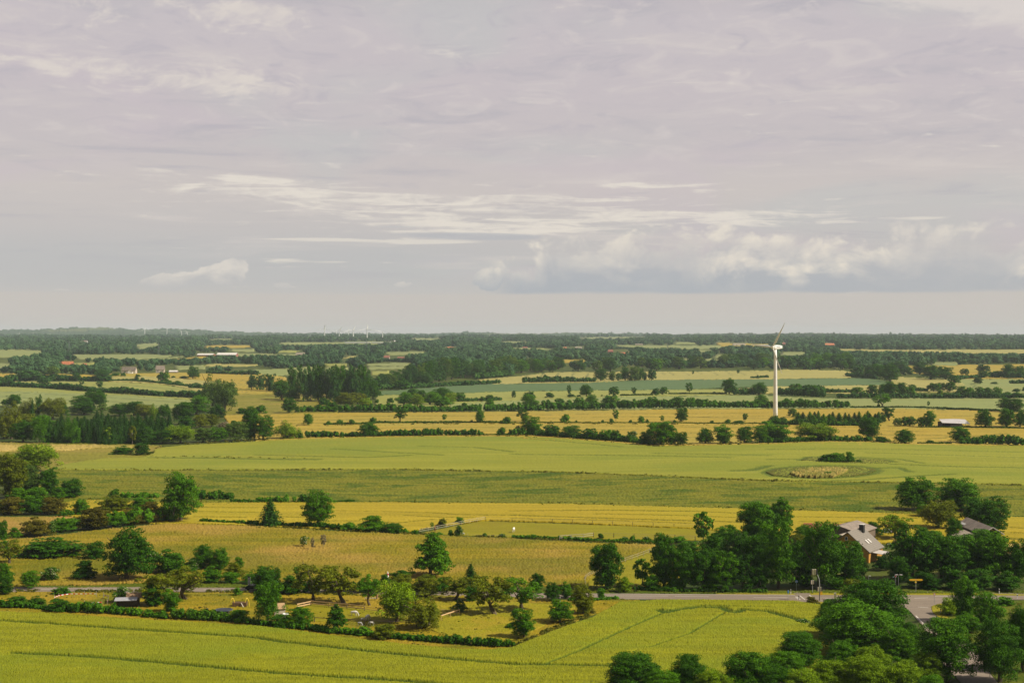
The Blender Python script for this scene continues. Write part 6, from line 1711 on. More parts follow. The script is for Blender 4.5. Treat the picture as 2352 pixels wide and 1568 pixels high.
def gable(name, loc, rz, w, l, eave, rise, wall, roof, label, cat, over=.4, thick=.22, chimney=None, group=None, wins=()):
    """ridge along local y; w across, l along"""
    t = empty(name, loc, rz); tag(t, label, cat, group)
    mb = MB(); hw, hl = w / 2, l / 2
    vs = [(-hw, -hl, -.3), (hw, -hl, -.3), (hw, hl, -.3), (-hw, hl, -.3), (-hw, -hl, eave), (hw, -hl, eave), (hw, hl, eave), (-hw, hl, eave), (0, -hl, eave + rise), (0, hl, eave + rise)]
    mb.add(vs, [(0, 1, 5, 8, 4), (2, 3, 7, 9, 6), (1, 2, 6, 5), (3, 0, 4, 7), (3, 2, 1, 0)])
    mb.build('wall', wall, t)
    rb = MB(); k = rise / hw; ow = hw + over; ez = eave - k * over + .02; rz_ = eave + rise + .02; ol = hl + over
    for s in (-1, 1):
        a = [(s * ow, -ol, ez), (s * ow, ol, ez), (0, ol, rz_), (0, -ol, rz_)]
        b = [(x, y, z + thick) for x, y, z in a]
        f = [(0, 1, 2, 3), (7, 6, 5, 4), (0, 4, 5, 1), (0, 3, 7, 4), (1, 5, 6, 2)]
        if s < 0: f = [q[::-1] for q in f]
        rb.add(a + b, f)
    r = rb.build('roof', roof, t)
    if chimney:
        cx, cy, cz, cw, ch, mat = chimney
        c = MB().box((cx, cy, cz), (cw, cw * 1.1, ch)).build('chimney', mat, r)
        MB().box((cx, cy, cz + ch / 2 + .06), (cw + .16, cw * 1.1 + .16, .12)).build('chimney_cap', PALEROOF, c)
    for (wx, wy, wz, ww, wh, side) in wins:
        q = MB(); n = {'f': (0, -1), 'b': (0, 1), 'l': (-1, 0), 'r': (1, 0)}[side]
        dx, dy = (.06, ww) if n[0] else (ww, .06)
        q.box((wx + n[0] * .05, wy + n[1] * .05, wz), (dx if n[0] else ww, ww if n[0] else .06, wh))
        wo = q.build('window', GLASS, t)
        f = MB(); e = .09
        for sx in (-1, 1):
            if n[0]: f.box((wx + n[0] * .07, wy + sx * ww / 2, wz), (.08, e, wh + e))
            else: f.box((wx + sx * ww / 2, wy + n[1] * .07, wz), (e, .08, wh + e))
        for sz in (-1, 1):
            if n[0]: f.box((wx + n[0] * .075, wy, wz + sz * wh / 2), (.08, ww - e, e))
            else: f.box((wx, wy + n[1] * .075, wz + sz * wh / 2), (ww - e, .08, e))
        f.build('frame', WHITE, wo)
    return t

# ---- yellow brick house
hb = W(1997.5, 1293)                                  # under the near right corner of the eaves
ra = -atan2(.54, .84); gx = Vector((cos(ra), sin(ra), 0)); gy = Vector((-sin(ra), cos(ra), 0))
HWD, HLN = 6.6, 13.2
hc = hb - gx * (HWD + .4) + gy * (HLN / 2 + .4); hc.z = 0
hz = 3.45
house = gable('house', hc, ra, 2 * HWD, HLN, hz, 5.4, BRICK, SLATE, 'yellow brick house with a steep slate roof and black chimney behind the copse', 'house', over=.45,
              chimney=(1.1, HLN / 2 - 3.4, hz + 5.6, 1.35, 2.5, BLACK),
              wins=[(-.5, -HLN / 2, hz + 3.55, .75, 1.0, 'f'), (1.9, -HLN / 2, hz + .55, 1.4, 1.75, 'f'), (-2.6, -HLN / 2, hz + .55, 1.4, 1.75, 'f'), (3.6, -HLN / 2, 1.5, 1.3, 1.4, 'f')])
k = 5.4 / HWD; sl = math.atan(k)
roofp = [o for o in house.children if o.name.startswith('roof')][0]
for yy in (-1.3, .9):
    c = (4.3, yy, hz + 5.4 - k * 4.3 + .42)
    s = MB().box(c, (1.6, .95, .10), ry=sl).build('skylight', PALEROOF, roofp)
MB().bar((-.12 + 1.0, HLN / 2 - 4.9, hz + 5.0), (1.0, HLN / 2 - 3.9, hz + 5.0), .5, .06).build('roof_step', GREYM, roofp)
aw = MB(); aw.box((HWD + 2.0, -1.2, 2.75), (3.4, 6.4, .12), ry=.10); aw.build('porch_roof', plain('porch_sheet', (.46, .42, .38), .7, .15, 1), house)
for yy in (-4.2, -1.2, 1.8): MB().box((HWD + 3.4, yy, 1.25), (.14, .14, 2.6)).build('porch_post', NEWWOOD, house)
# ---- barns
def yaw(v): return ra + v
bc = W(1949, 1242)
gable('barn', bc, ra, 13, 17, 4.0, 1.9, WOOD, FIBRE, 'large barn with a shallow grey fibre cement roof behind the yellow house', 'barn', over=.5)
bc = W(1938, 1256)
gable('shed', bc + Vector((0, 0, 0)), ra, 8, 6.0, 3.0, 1.3, WOOD, FIBRE2, 'lower annexe with a patched grey roof between the barn and the yellow house', 'shed', over=.4)
bc = W(1890, 1236)
gable('barn', bc, ra + pi / 2 + .35, 9, 12, 2.9, 2.0, PALEWALL, REDROOF, 'barn with a dark red sheet roof half hidden by the copse', 'barn', over=.5)
def shed_by_yard():
    t = empty('barn', (159.0, 483.5, 0), 0); tag(t, 'long grey roofed barn with an open dark front among the trees right of the house', 'barn')
    mb = MB(); mb.box((0, 0, 1.9), (6.0, 25, 4.2)); mb.build('wall', plain('dark_boards', (.045, .035, .03), .9, .3, 3), t)
    r = MB(); k = 2.1 / 3.3
    for s in (-1, 1):
        a = [(s * 3.7, -13.4, 4.0 - .25), (s * 3.7, 13.4, 4.0 - .25), (0, 13.4, 6.12), (0, -13.4, 6.12)]; b = [(x, y, z + .16) for x, y, z in a]
        f = [(0, 1, 2, 3), (7, 6, 5, 4), (0, 4, 5, 1), (0, 3, 7, 4), (1, 5, 6, 2)]
        r.add(a + b, f if s > 0 else [q[::-1] for q in f])
    ro = r.build('roof', FIBRE, t)
    v = MB()
    for s in (-1, 1): v.bar((s * 3.75, -13.5, 3.95), (0, -13.5, 6.32), .14, .30)
    v.build('verge_board', PALEROOF, t)
    MB().box((-2.9, 8.6, 4.65), (.9, 4.6, .08), ry=-.56).build('roof_light', PALEROOF, ro)
    MB().tube([(-3.6, -13.3, 3.7), (-3.6, -13.3, 0)], .09, 8).build('drainpipe', GREYM, t)
    t2 = empty('lean_to', (152.0, 478.5, 0), 0); tag(t2, 'low lean to with a grey roof against the open front of the long barn', 'shed')
    MB().box((0, 0, .9), (4.6, 15, 2.0)).build('wall', WOOD, t2)
    MB().box((-.1, 0, 2.65), (5.6, 16, .16), ry=-.22).build('roof', FIBRE2, t2)
shed_by_yard()
# ---- small buildings far off
def far_house(code, x, yb, w, h, wall, roof, label, cat='house', kind='gable', rz=None, name='house', deep=.55, roofshare=.5, wins=2):
    px, py = C(code, x, yb); p = W(px, py); s = p.y / F * CODE[code[0]][1]; wm, hm = w * s, h * s
    rz = pi / 2 + random.uniform(-.15, .15) if rz is None else rz
    p = Vector((p.x, p.y + wm * deep * .5, p.z))
    l = wm; ww = wm * deep
    n = int(wins); ev = hm * (1 - roofshare)
    ws = [(ww / 2, -l / 2 + l * (i + .5) / n, ev * .55, l * .08 + .3, ev * .4, 'r') for i in range(n)] if wins else []
    # local +x side faces the viewer when the ridge lies across
    return gable(name, p, rz + pi if False else rz - pi, ww, l, ev, hm - ev, wall, roof, label, cat, over=.4, wins=ws)
far_house('U0', 612, 438, 105, 58, REDBRICK, TILE, 'house with a bright orange tiled roof among dark trees')
far_house('U0', 520, 425, 55, 40, REDBRICK, REDBRICK, 'dull red roof behind the trees left of the bright orange house')
far_house('U0', 1178, 492, 125, 62, PALEWALL, THATCH, 'thatched farmhouse with a dark roof and white gable at the gold field')
far_house('U0', 1235, 485, 40, 55, REDBRICK, THATCH, 'brick gable end behind the thatched farmhouse', rz=.1, deep=.9)
far_house('U0', 1190, 493, 34, 40, WHITE, THATCH, 'small white gable in front of the thatched farmhouse', rz=.05, deep=1.2)
far_house('U0', 1468, 484, 78, 64, PALEWALL, FIBRE, 'old barn with a steep grey roof at the gold field', cat='barn', name='barn')
far_house('U0', 1590, 486, 75, 24, WOOD, PALEROOF, 'low open shed with a pale roof at the gold field', cat='shed', name='shed', wins=0)
far_house('U0', 1885, 333, 150, 26, REDBRICK, PALEROOF, 'long pale roofed cattle shed, smaller of the two beside the khaki strip', cat='barn', name='barn')
far_house('U0', 2080, 337, 180, 36, REDBRICK, PALEROOF, 'long pale roofed cattle shed with dark openings, larger of the two', cat='barn', name='barn', wins=5)
far_house('U0', 782, 212, 30, 26, WHITE, FIBRE, 'tiny white house far off among woods', deep=.8)
far_house('U0', 775, 420, 35, 22, PALEWALL, TILE, 'small pink house between trees right of the orange roof')
far_house('U1', 405, 330, 82, 32, PALEWALL, FIBRE2, 'big pinkish barn roof beside a dark copper tree', cat='barn', name='barn', roofshare=.8, wins=0)
far_house('U1', 1290, 205, 45, 18, WHITE, PALEROOF, 'small white building at the end of the glasshouses', deep=.6)
for i, (x, w) in enumerate([(870, 110), (990, 120), (1120, 110), (1240, 80)]):
    far_house('U1', x, 214, w, 11, PALEWALL, plain('glass_roof', (.36, .38, .38), .4, .1, .2), 'low white glasshouse below the distant turbines', cat='glasshouse', name='glasshouse', wins=0, deep=.4).__setitem__('group', 'glasshouses below the distant turbines')
far_house('U1', 1785, 268, 52, 22, REDBRICK, TILE, 'red roofed house at the edge of the far village')
far_house('U1', 1640, 268, 28, 20, WHITE, TILE, 'white house with a small red roof at the far village', deep=.8)
far_house('U1', 1200, 360, 54, 34, PALEWALL, REDBRICK, 'brownish farm roof above the narrow khaki strips')
far_house('U1', 1330, 356, 60, 18, REDBRICK, REDBRICK, 'low red roof right of the brownish farm roof')
far_house('U1', 2285, 362, 62, 26, WHITE, REDBRICK, 'white walled house half hidden by the second wood')
far_house('U2', 470, 264, 62, 16, REDBRICK, TILE, 'orange roofed row house in the far village')
far_house('U2', 610, 264, 62, 18, WHITE, FIBRE2, 'white long house in the far village')
far_house('U2', 905, 306, 48, 34, REDBRICK, REDBRICK, 'red gabled house in the middle of the woods')
far_house('U2', 1030, 318, 88, 22, PALEWALL, TILE, 'long low house with an orange roof in the middle of the woods')
far_house('U2', 280, 246, 40, 16, REDBRICK, REDBRICK, 'small dull red house in the far village')
far_house('U2', 120, 262, 44, 16, PALEWALL, REDBRICK, 'small house with a brown roof in the far village')
far_house('U2', 2090, 234, 110, 20, WHITE, FIBRE2, 'large white building far off left of the turbine hub')
far_house('U2', 2300, 250, 100, 22, PALEWALL, PALEROOF, 'pale long roof just behind the turbine hub')
far_house('U2', 1170, 232, 70, 14, PALEWALL, FIBRE2, 'pale farm building beyond the woods')
far_house('U3', 570, 243, 82, 30, REDBRICK, TILE, 'red manor like building on the far slope right of the turbine')
far_house('U3', 135, 232, 52, 26, REDBRICK, REDBRICK, 'red brick house far off right of the turbine hub')
far_house('U3', 1210, 222, 44, 18, REDBRICK, TILE, 'small red roof in the far wood')
far_house('U3', 1350, 222, 40, 16, PALEWALL, TILE, 'small orange roof in the far wood')
KEEP = [(138, 828, 172, 844), (276, 840, 316, 860), (354, 840, 412, 858), (448, 808, 545, 820), (688, 808, 704, 818), (792, 783, 912, 789), (1020, 795, 1050, 803), (1290, 796, 1345, 802), (1398, 802, 1445, 815), (880, 816, 930, 826), (1686, 786, 1730, 796), (1896, 788, 1920, 797), (1795, 786, 1806, 794), (186, 781, 200, 790)]
woodland()

# ---- open grey shed in the barley
def open_shed():
    px, py = C('U3', 1725, 988); p = W(px, py); s = p.y / F * .25
    t = empty('field_shed', p, .0); tag(t, 'open field shed with a broad pale grey roof in the barley', 'shed')
    w = 262 * s; d = w * .55
    r = MB(); r.add([(-w / 2, -d * .15, 60 * s - 1.2), (w / 2 * .96, -d * .15 - .6, 52 * s - 1.4), (w / 2, d, 66 * s), (w * .1, d * 1.05, 70 * s), (-w * .42, d, 68 * s)], [(0, 1, 2, 3, 4)])
    r.add([(x, y, z + .22) for x, y, z in r.v[:5]], [(0, 1, 2, 3, 4)]); r.f += [(i, (i + 1) % 5, 5 + (i + 1) % 5, 5 + i) for i in range(5)]
    r.build('roof', plain('grey_sheet', (.48, .46, .45), .5, .08, .3), t)
    b = MB(); b.box((-w * .05, d * .9, 26 * s), (w * .86, .25, 50 * s)); b.box((-w * .46, d * .45, 24 * s), (.25, d * .9, 48 * s)); b.build('wall', plain('dark_boards', (.045, .035, .03), .9, .3, 3), t)
    q = MB(); q.box((w * .08, d * .2, 12 * s), (w * .45, .3, 24 * s)); q.build('feed_wall', PALEWALL, t)
    for x in (-.4, -.15, .1, .35): MB().box((x * w, 0, 24 * s), (.25, .25, 48 * s)).build('post', WOOD, t)
    h = MB()
    for i in range(14): h.sphere((w * rng.uniform(.28, .5), rng.uniform(-2.5, 0), rng.uniform(.3, 1.6)), (rng.uniform(.5, 1.2), .8, rng.uniform(.4, .8)), 7, 5)
    o = h.build('straw_heap', plain('straw', (.62, .44, .22), .95, .3, 2), None, p); tag(o, 'heap of pale straw at the open end of the field shed', 'straw heap')
open_shed()

# ---- wind turbines
TW = plain('turbine_white', (.84, .84, .82), .45, .04, .2)
def blade(mb, length, root, ang, tilt=0.):
    """one tapered, twisted blade in the local x-z plane, pointing at ang (clockwise from up)"""
    secs = []
    for f, chord, th in [(0, .045, .045), (.06, .05, .042), (.2, .085, .026), (.4, .066, .018), (.7, .042, .010), (.93, .022, .006), (1, .006, .003)]:
        z = root + f * length; tw = (1 - f) * .5; c = chord * length; h = th * length; ring = []
        for q in range(8):
            a = 2 * pi * q / 8; x = cos(a) * c / 2 + (c * .18 if f > .1 else 0); y = sin(a) * h / 2
            ring.append((x * cos(tw) - y * sin(tw), x * sin(tw) + y * cos(tw), z))
        secs.append(ring)
    vs = [v for r in secs for v in r]; M = Matrix.Rotation(ang, 4, 'Y')
    fs = [(j * 8 + i, j * 8 + (i + 1) % 8, (j + 1) * 8 + (i + 1) % 8, (j + 1) * 8 + i) for j in range(len(secs) - 1) for i in range(8)] + [tuple(range(55, 47, -1))]
    mb.add([M @ Vector(v) for v in vs], fs)
def turbine():
    p = W(1781, 962); sc = p.y / F
    hub = (962 - 797) * sc
    t = empty('wind_turbine', p, 0); tag(t, 'large white three bladed wind turbine rising from the barley', 'wind turbine')
    pts = [(0, 0, -1 + f * (hub - .6)) for f in np.linspace(0, 1, 9)]
    tw = MB().tube(pts, [1.95 - .8 * f for f in np.linspace(0, 1, 9)], 24).build('tower', TW, t, smooth=True)
    for i in range(1, 8):
        z = hub * i / 8.6; r = 1.95 - .8 * i / 8.6
        MB().tube([(0, 0, z - .06), (0, 0, z + .06)], r + .03, 24).build('tower_flange', plain('seam_grey', (.55, .53, .49), .6, .1), tw)
    # nacelle points across the view, rotor on the left and turned a little towards the viewer
    n = empty('nacelle_axis', (0, 0, 0)); bpy.data.objects.remove(n)
    yawz = radians(36.9)
    M = Matrix.Rotation(yawz, 4, 'Z'); hz_ = hub
    def xf(v): return M @ Vector(v) + Vector((0, 0, hz_))
    mb = MB(); secs = [(-2.6, 1.25, 1.2), (-1.8, 1.55, 1.55), (1, 1.6, 1.7), (4.5, 1.5, 1.55), (7.2, 1.3, 1.15)]
    vs = []
    for x, hw, hh in secs:
        for a, b in [(-1, -.8), (-.8, -1), (.8, -1), (1, -.8), (1, .7), (.7, 1), (-.7, 1), (-1, .7)]: vs.append(xf((x, a * hw, b * hh)))
    fs = [(j * 8 + i, (j + 1) * 8 + i, (j + 1) * 8 + (i + 1) % 8, j * 8 + (i + 1) % 8) for j in range(4) for i in range(8)] + [tuple(range(8)), tuple(range(39, 31, -1))]
    mb.add(vs, fs); nac = mb.build('nacelle', TW, t)
    st = MB()
    st.add([xf((a, -1.66, b)) for a, b in ((-.2, .1), (4.2, .1), (4.2, -.25), (-.2, -.25))] + [xf((a, -1.60, b)) for a, b in ((-.2, .1), (4.2, .1), (4.2, -.25), (-.2, -.25))], [(0, 1, 2, 3), (0, 4, 5, 1), (1, 5, 6, 2), (2, 6, 7, 3), (3, 7, 4, 0)])
    st.build('vent_band', plain('vent_dark', (.12, .12, .11), .6, .2), nac)
    hb_ = MB().sphere((0, 0, 0), (1.7, 1.35, 1.35), 14, 10); hb_.v = [tuple(xf((x - 3.3, y, z))) for x, y, z in hb_.v]; hb_.build('hub', TW, t, smooth=True)
    # rotor: plane normal to the nacelle axis
    RL = 23.5
    for ang in (34, 154, 274):
        b = MB(); blade(b, RL, 1.1, radians(ang))
        # rotor plane is local y-z: turn the x-z blade about z by 90 degrees, then place it at the hub
        R = Matrix.Rotation(radians(-53.1), 4, 'Z')
        hubp = xf((-3.5, 0, 0))
        b.v = [tuple(R @ Vector(v) + hubp) for v in b.v]
        b.build('blade', TW, t, smooth=True)
turbine()
def far_turbine(code, x, yb, yt, mat, label, ang, group):
    px, py = C(code, x, yb); k = CODE[code[0]][1]
    p = W(px, max(py, 773)); s = p.y / F; h = (yb - yt) * k * s
    t = empty('wind_turbine', p, random.uniform(-.4, .4)); tag(t, label, 'wind turbine', group)
    hubz = h * .72; r = h * .30
    m = MB().tube([(0, 0, -2), (0, 0, hubz)], [min(h * .046, 1.25 * s), min(h * .034, .85 * s)], 8).build('tower', mat, t)
    n = MB().box((0, h * .02, hubz), (h * .045, h * .09, h * .045)); n.build('nacelle', mat, t)
    for a in (0, 120, 240):
        b = MB(); blade(b, r, 0, radians(a + ang)); b.v = [(x * 3, y * 3 - h * .05, z + hubz) for x, y, z in b.v]; b.build('blade', mat, t)
FT = 'turbines of the distant wind farm'
for x, yb, yt, a, lab in [(630, 178, 40, 5, 'distant turbine at the near end of the wind farm row'), (737, 152, 78, 40, 'short distant turbine second in the wind farm row'), (765, 180, 60, 15, 'tall distant turbine close beside a short one'), (850, 166, 75, 0, 'distant turbine fourth in the wind farm row'),
                          (893, 182, 55, 10, 'tall distant turbine in the middle of the wind farm'), (1020, 188, 40, 2, 'tallest distant turbine of the wind farm'), (1163, 184, 78, 60, 'last distant turbine of the wind farm row with spread blades')]:
    far_turbine('U1', x, yb, yt, TW, lab, a, FT)
for x, yb, yt, a, lab in [(1330, 140, 55, 3, 'slim far turbine before the hill, first of four'), (1533, 140, 60, 8, 'slim far turbine before the hill, second of four'), (1668, 138, 68, 80, 'far turbine before the hill, third of four'), (1720, 138, 78, 85, 'shortest far turbine before the hill, last of four'),
                          (175, 112, 72, 10, 'tiny turbine on the hills, first of three'), (322, 118, 78, 50, 'tiny turbine on the hills, middle of three'), (460, 116, 84, 30, 'tiny turbine on the hills, last of three')]:
    far_turbine('U0', x, yb, yt, TW, lab, a, 'turbines on the far hills')
def pylon(code, x, yb, yt, label):
    px, py = C(code, x, yb); p = W(px, py); s = p.y / F * .25; h = (yb - yt) * s; w = h * .09
    mb = MB(); r = .16 + p.y * 2e-5
    for sx in (-1, 1):
        for sy in (-1, 1): mb.bar((sx * w, sy * w, 0), (sx * w * .15, sy * w * .15, h), r, r)
    for i in range(7):
        z0, z1 = h * i / 7, h * (i + 1) / 7; a = w * (1 - .85 * i / 7); b = w * (1 - .85 * (i + 1) / 7)
        for sy in (-1, 1): mb.bar((-a, sy * a, z0), (b, sy * b, z1), r * .7, r * .7); mb.bar((a, sy * a, z0), (-b, sy * b, z1), r * .7, r * .7)
    for z in (.66, .80, .93): mb.bar((-h * .15, 0, h * z), (h * .15, 0, h * z), r, r)
    o = mb.build('power_pylon', plain('pylon_steel', (.20, .22, .22), .6, .1), None, p); tag(o, label, 'power pylon', 'power pylons crossing the far woods')
pylon('U0', 635, 308, 190, 'steel lattice pylon standing beside the orange roof wood')
pylon('U0', 1458, 318, 210, 'steel lattice pylon left of the pale cattle sheds')
pylon('U1', 1015, 292, 195, 'steel lattice pylon in the woods below the wind farm')
pylon('U1', 50, 272, 190, 'steel lattice pylon in the woods left of the pinkish barn')
pylon('U2', 1430, 300, 215, 'steel lattice pylon in the woods right of the orange roof')

# ---- traffic signals and signs
def unit(code, x, y):
    px, py = C(code, x, y); p = W(px, py); p.z = 0.; return p, p.y / F * CODE[code[0]][1]
def head(parent, c, rz, s=1., n=3):
    """signal head: housing, backing, three visors"""
    M = Matrix.Rotation(rz, 4, 'Z')
    def q(v): return tuple(M @ Vector(v) + Vector(c))
    h = MB().box(c, (.36 * s, .30 * s, 1.05 * s), rz=rz).build('signal_head', CREAM, parent)
    v = MB()
    for i in range(n): v.tube([q((0, -.15 * s, (.33 - .33 * i) * s)), q((0, -.42 * s, (.30 - .33 * i) * s))], .14 * s, 8)
    v.build('visor', DARK, h)
p, s = unit('L3', 380, 962)
t = empty('traffic_light', p, 0); tag(t, 'tall curved traffic light mast with two high signal heads at the wheat corner', 'traffic light')
hgt = 8.0
MB().tube([(0, 0, -.1), (0, 0, hgt * .55), (-.12, 0, hgt * .72), (-.5, 0, hgt * .85), (-.95, 0, hgt * .92), (-1.25, 0, hgt * .95)], [.13, .12, .11, .10, .09, .08], 10).build('mast', POLE, t, smooth=True)
head(t, (-1.75, -.1, hgt * .955), radians(-115), 1.35); head(t, (-1.15, -.1, hgt * .955), radians(70), 1.35)
head(t, (.34, 0, 3.1), radians(80), 1.05); head(t, (-.34, 0, 3.1), radians(-90), 1.05)
MB().box((.42, 0, 2.05), (.55, .3, .95)).build('control_box', YELLOW, t)
p, s = unit('L3', 328, 906)
t = empty('traffic_light', p, 0); tag(t, 'short straight traffic light post on the far verge', 'traffic light')
MB().tube([(0, 0, -.1), (0, 0, 3.7)], .07, 8).build('mast', POLE, t)
head(t, (-.26, 0, 3.0), radians(-80), .95); head(t, (.26, 0, 3.0), radians(80), .95)
p, s = unit('L3', 508, 1030)
t = empty('traffic_light', p, 0); tag(t, 'traffic light among bushes below the footpath, seen from its side', 'traffic light')
MB().tube([(0, 0, -.1), (0, 0, 3.4)], .08, 8).build('mast', POLE, t)
head(t, (-.45, 0, 3.6), radians(170), 1.5); head(t, (.35, 0, 3.0), radians(80), 1.1)
def sign_post(code, x, y, h, label, shape='disc', mat=None, r=.42, rz=0., cat='road sign', rim=None):
    p, s = unit(code, x, y); t = empty('road_sign', p, rz); tag(t, label, cat)
    MB().tube([(0, 0, -.1), (0, 0, h)], .055, 8).build('pole', POLE, t)
    z = h - (r if shape != 'arrow' else 0)
    if shape == 'disc':
        b = MB().tube([(0, -.06, z), (0, -.10, z)], r, 20).build('sign_plate', mat, t)
        if rim: MB().tube([(0, -.10, z), (0, -.12, z)], r * .72, 20).build('sign_symbol', rim, b)
    elif shape == 'oval':
        m = MB().sphere((0, -.1, z - .1), (r * .55, .05, r * 1.1), 12, 8); m.build('sign_plate', mat, t)
    elif shape == 'yield':
        b = MB().prism([(-r, r * .6), (0, -r), (r, r * .6)], 0, .04); b.v = [(x_, -.08 - z_, z + y_) for x_, y_, z_ in b.v]; b = b.build('sign_plate', RED, t)
        c = MB().prism([(-r * .6, r * .38), (0, -r * .62), (r * .6, r * .38)], 0, .04); c.v = [(x_, -.125 - z_, z + y_) for x_, y_, z_ in c.v]; c.build('sign_symbol', WHITE, b)
    elif shape == 'none': pass
    return t
t = sign_post('L3', 210, 884, 2.85, 'blue round cycle path sign on a grey post in front of the copse', 'disc', BLUE, .40)
pl = [c for c in t.children if c.name.startswith('sign_plate')][0]
b = MB(); zc = 2.85 - .40
for cx in (-.15, .15): b.tube([(cx, -.11, zc - .06), (cx, -.135, zc - .06)], .10, 10)
b.bar((-.15, -.12, zc - .06), (0, -.12, zc + .14), .03, .03); b.bar((0, -.12, zc + .14), (.15, -.12, zc - .06), .03, .03); b.bar((-.09, -.12, zc + .12), (.09, -.12, zc + .15), .03, .03)
b.build('sign_symbol', WHITE, pl)
sign_post('L3', 148, 962, 2.9, 'narrow blue sign seen edge on beside the main road', 'oval', BLUE, .42)
sign_post('L3', 1226, 985, 2.9, 'red and white give way sign at the mouth of the side road', 'yield', RED, .40)
t = sign_post('L3', 742, 852, 2.9, 'small street name sign on a post at the driveway lawn', 'none'); MB().box((.3, -.04, 2.8), (.6, .05, .22)).build('sign_plate', PALEROOF, t)
t = sign_post('L3', 940, 862, 3.4, 'small round sign and side plate on a thin post beside the double lamp', 'disc', WHITE, .3, rim=RED)
MB().box((-.55, -.05, 2.9), (.45, .05, .25)).build('side_plate', plain('green_plate', (.25, .45, .38), .5, .1), t)
p, s = unit('L3', 962, 862); t = empty('street_lamp', p, 0, (.74, .74, .74)); tag(t, 'double headed grey street lamp at the bus stop footpath', 'street lamp')
MB().tube([(0, 0, -.1), (0, 0, 4.6)], .08, 8).build('pole', GREYM, t)
for sx in (-1, 1):
    l = MB().sphere((sx * .82, 0, 4.7), (.72, .28, .13), 12, 6).build('lamp_head', PALEROOF, t, smooth=True)
    MB().bar((sx * .05, 0, 4.6), (sx * .35, 0, 4.68), .08, .06).build('lamp_arm', GREYM, l)
p, s = unit('L3', 1090, 900); t = empty('direction_sign', p, 0); tag(t, 'yellow double arrow direction sign on a post beside the footpath', 'direction sign')
MB().tube([(0, 0, -.1), (0, 0, 3.75)], .07, 8).build('pole', GREYM, t)
for sx in (-1, 1):
    poly = [(.05, -.24), (1.6, -.24), (1.9, 0), (1.6, .24), (.05, .24)]
    b = MB().prism([(sx * x, z) for x, z in (poly if sx > 0 else poly[::-1])], 0, .06); b.v = [(x_, -.1 - z_, 3.45 + y_) for x_, y_, z_ in b.v]
    b.build('arrow_board', YELLOW, t)
MB().tube([(-.05, -.12, 2.85), (-.05, -.16, 2.85)], .27, 18).build('round_plate', plain('yellow_plate', (.8, .6, .08), .5, .1), t)
# delineator posts
def delineator(code, x, y, label, h=1.35):
    p, s = unit(code, x, y); t = empty('delineator_post', p, 0); tag(t, label, 'delineator', 'white reflector posts along the roads')
    MB().prism([(-.10, -.08), (.10, -.08), (.10, .08), (-.10, .08)], 0, h).build('post', WHITE, t)
    MB().box((0, -.005, h * .72), (.215, .18, .26)).build('black_band', BLACK, t)
delineator('L3', 168, 913, 'white reflector post with a black band on the far verge by the blue sign')
delineator('L3', 227, 956, 'white reflector post with a black band on the near edge of the main road')
delineator('L3', 1273, 1053, 'white reflector post on the grass corner of the side road')
delineator('L3', 1705, 908, 'white reflector post on the verge beyond the junction trees')
delineator('L2', 355, 973, 'white marker post at the field end of the orchard')
delineator('L3', 1838, 948, 'white reflector post at the main road near the edge of the view')
for i, x in enumerate((1636, 1680)):
    p, s = unit('L3', x, 1535); mb = MB().tube([(0, 0, -.1), (0, 0, 3.2 - i * .3)], .06, 8); mb.box((0, 0, 3.2 - i * .3), (.14, .14, .1))
    o = mb.build('thin_post', POLE, None, p); tag(o, ('taller' if i == 0 else 'shorter') + ' of two thin grey posts under the deep dark tree', 'post')
# ---- banner sign
p, s = unit('L0', 1835, 864)
t = empty('banner_sign', p, radians(-48), (.62, .62, .5)); tag(t, 'tall narrow dark blue banner sign with white lettering beside the road', 'banner sign')
bw, bh = 1.9, 5.3
for sx in (-1, 1): MB().tube([(sx * bw / 2, 0, -.1), (sx * bw / 2, 0, bh + .75)], .07, 8).build('post', GREYM, t)
pan = MB().box((0, -.02, bh / 2 + .65), (bw - .16, .05, bh)).build('panel', plain('banner_blue', (.045, .05, .09), .6, .2), t)
lt = MB()
for i, zc in enumerate((4.7, 3.25)):
    for q in range(14):
        a0, a1 = 2 * pi * q / 14 * .86 + .4, 2 * pi * (q + 1) / 14 * .86 + .4
        lt.bar((cos(a0) * .42, -.07, zc + sin(a0) * .52), (cos(a1) * .42, -.07, zc + sin(a1) * .52), .03, .34)
lt.sphere((0, -.06, 1.75), (.62, .03, .6), 12, 8); lt.build('lettering', WHITE, pan)
lt = MB(); lt.bar((-.3, -.10, 1.35), (.35, -.10, 1.7), .03, .16); lt.build('lettering', plain('banner_blue', (.045, .05, .09)), pan)
MB().bar((bw / 2, .1, bh), (bw / 2 + .2, 1.9, 0), .06, .06).build('brace', GREYM, t)

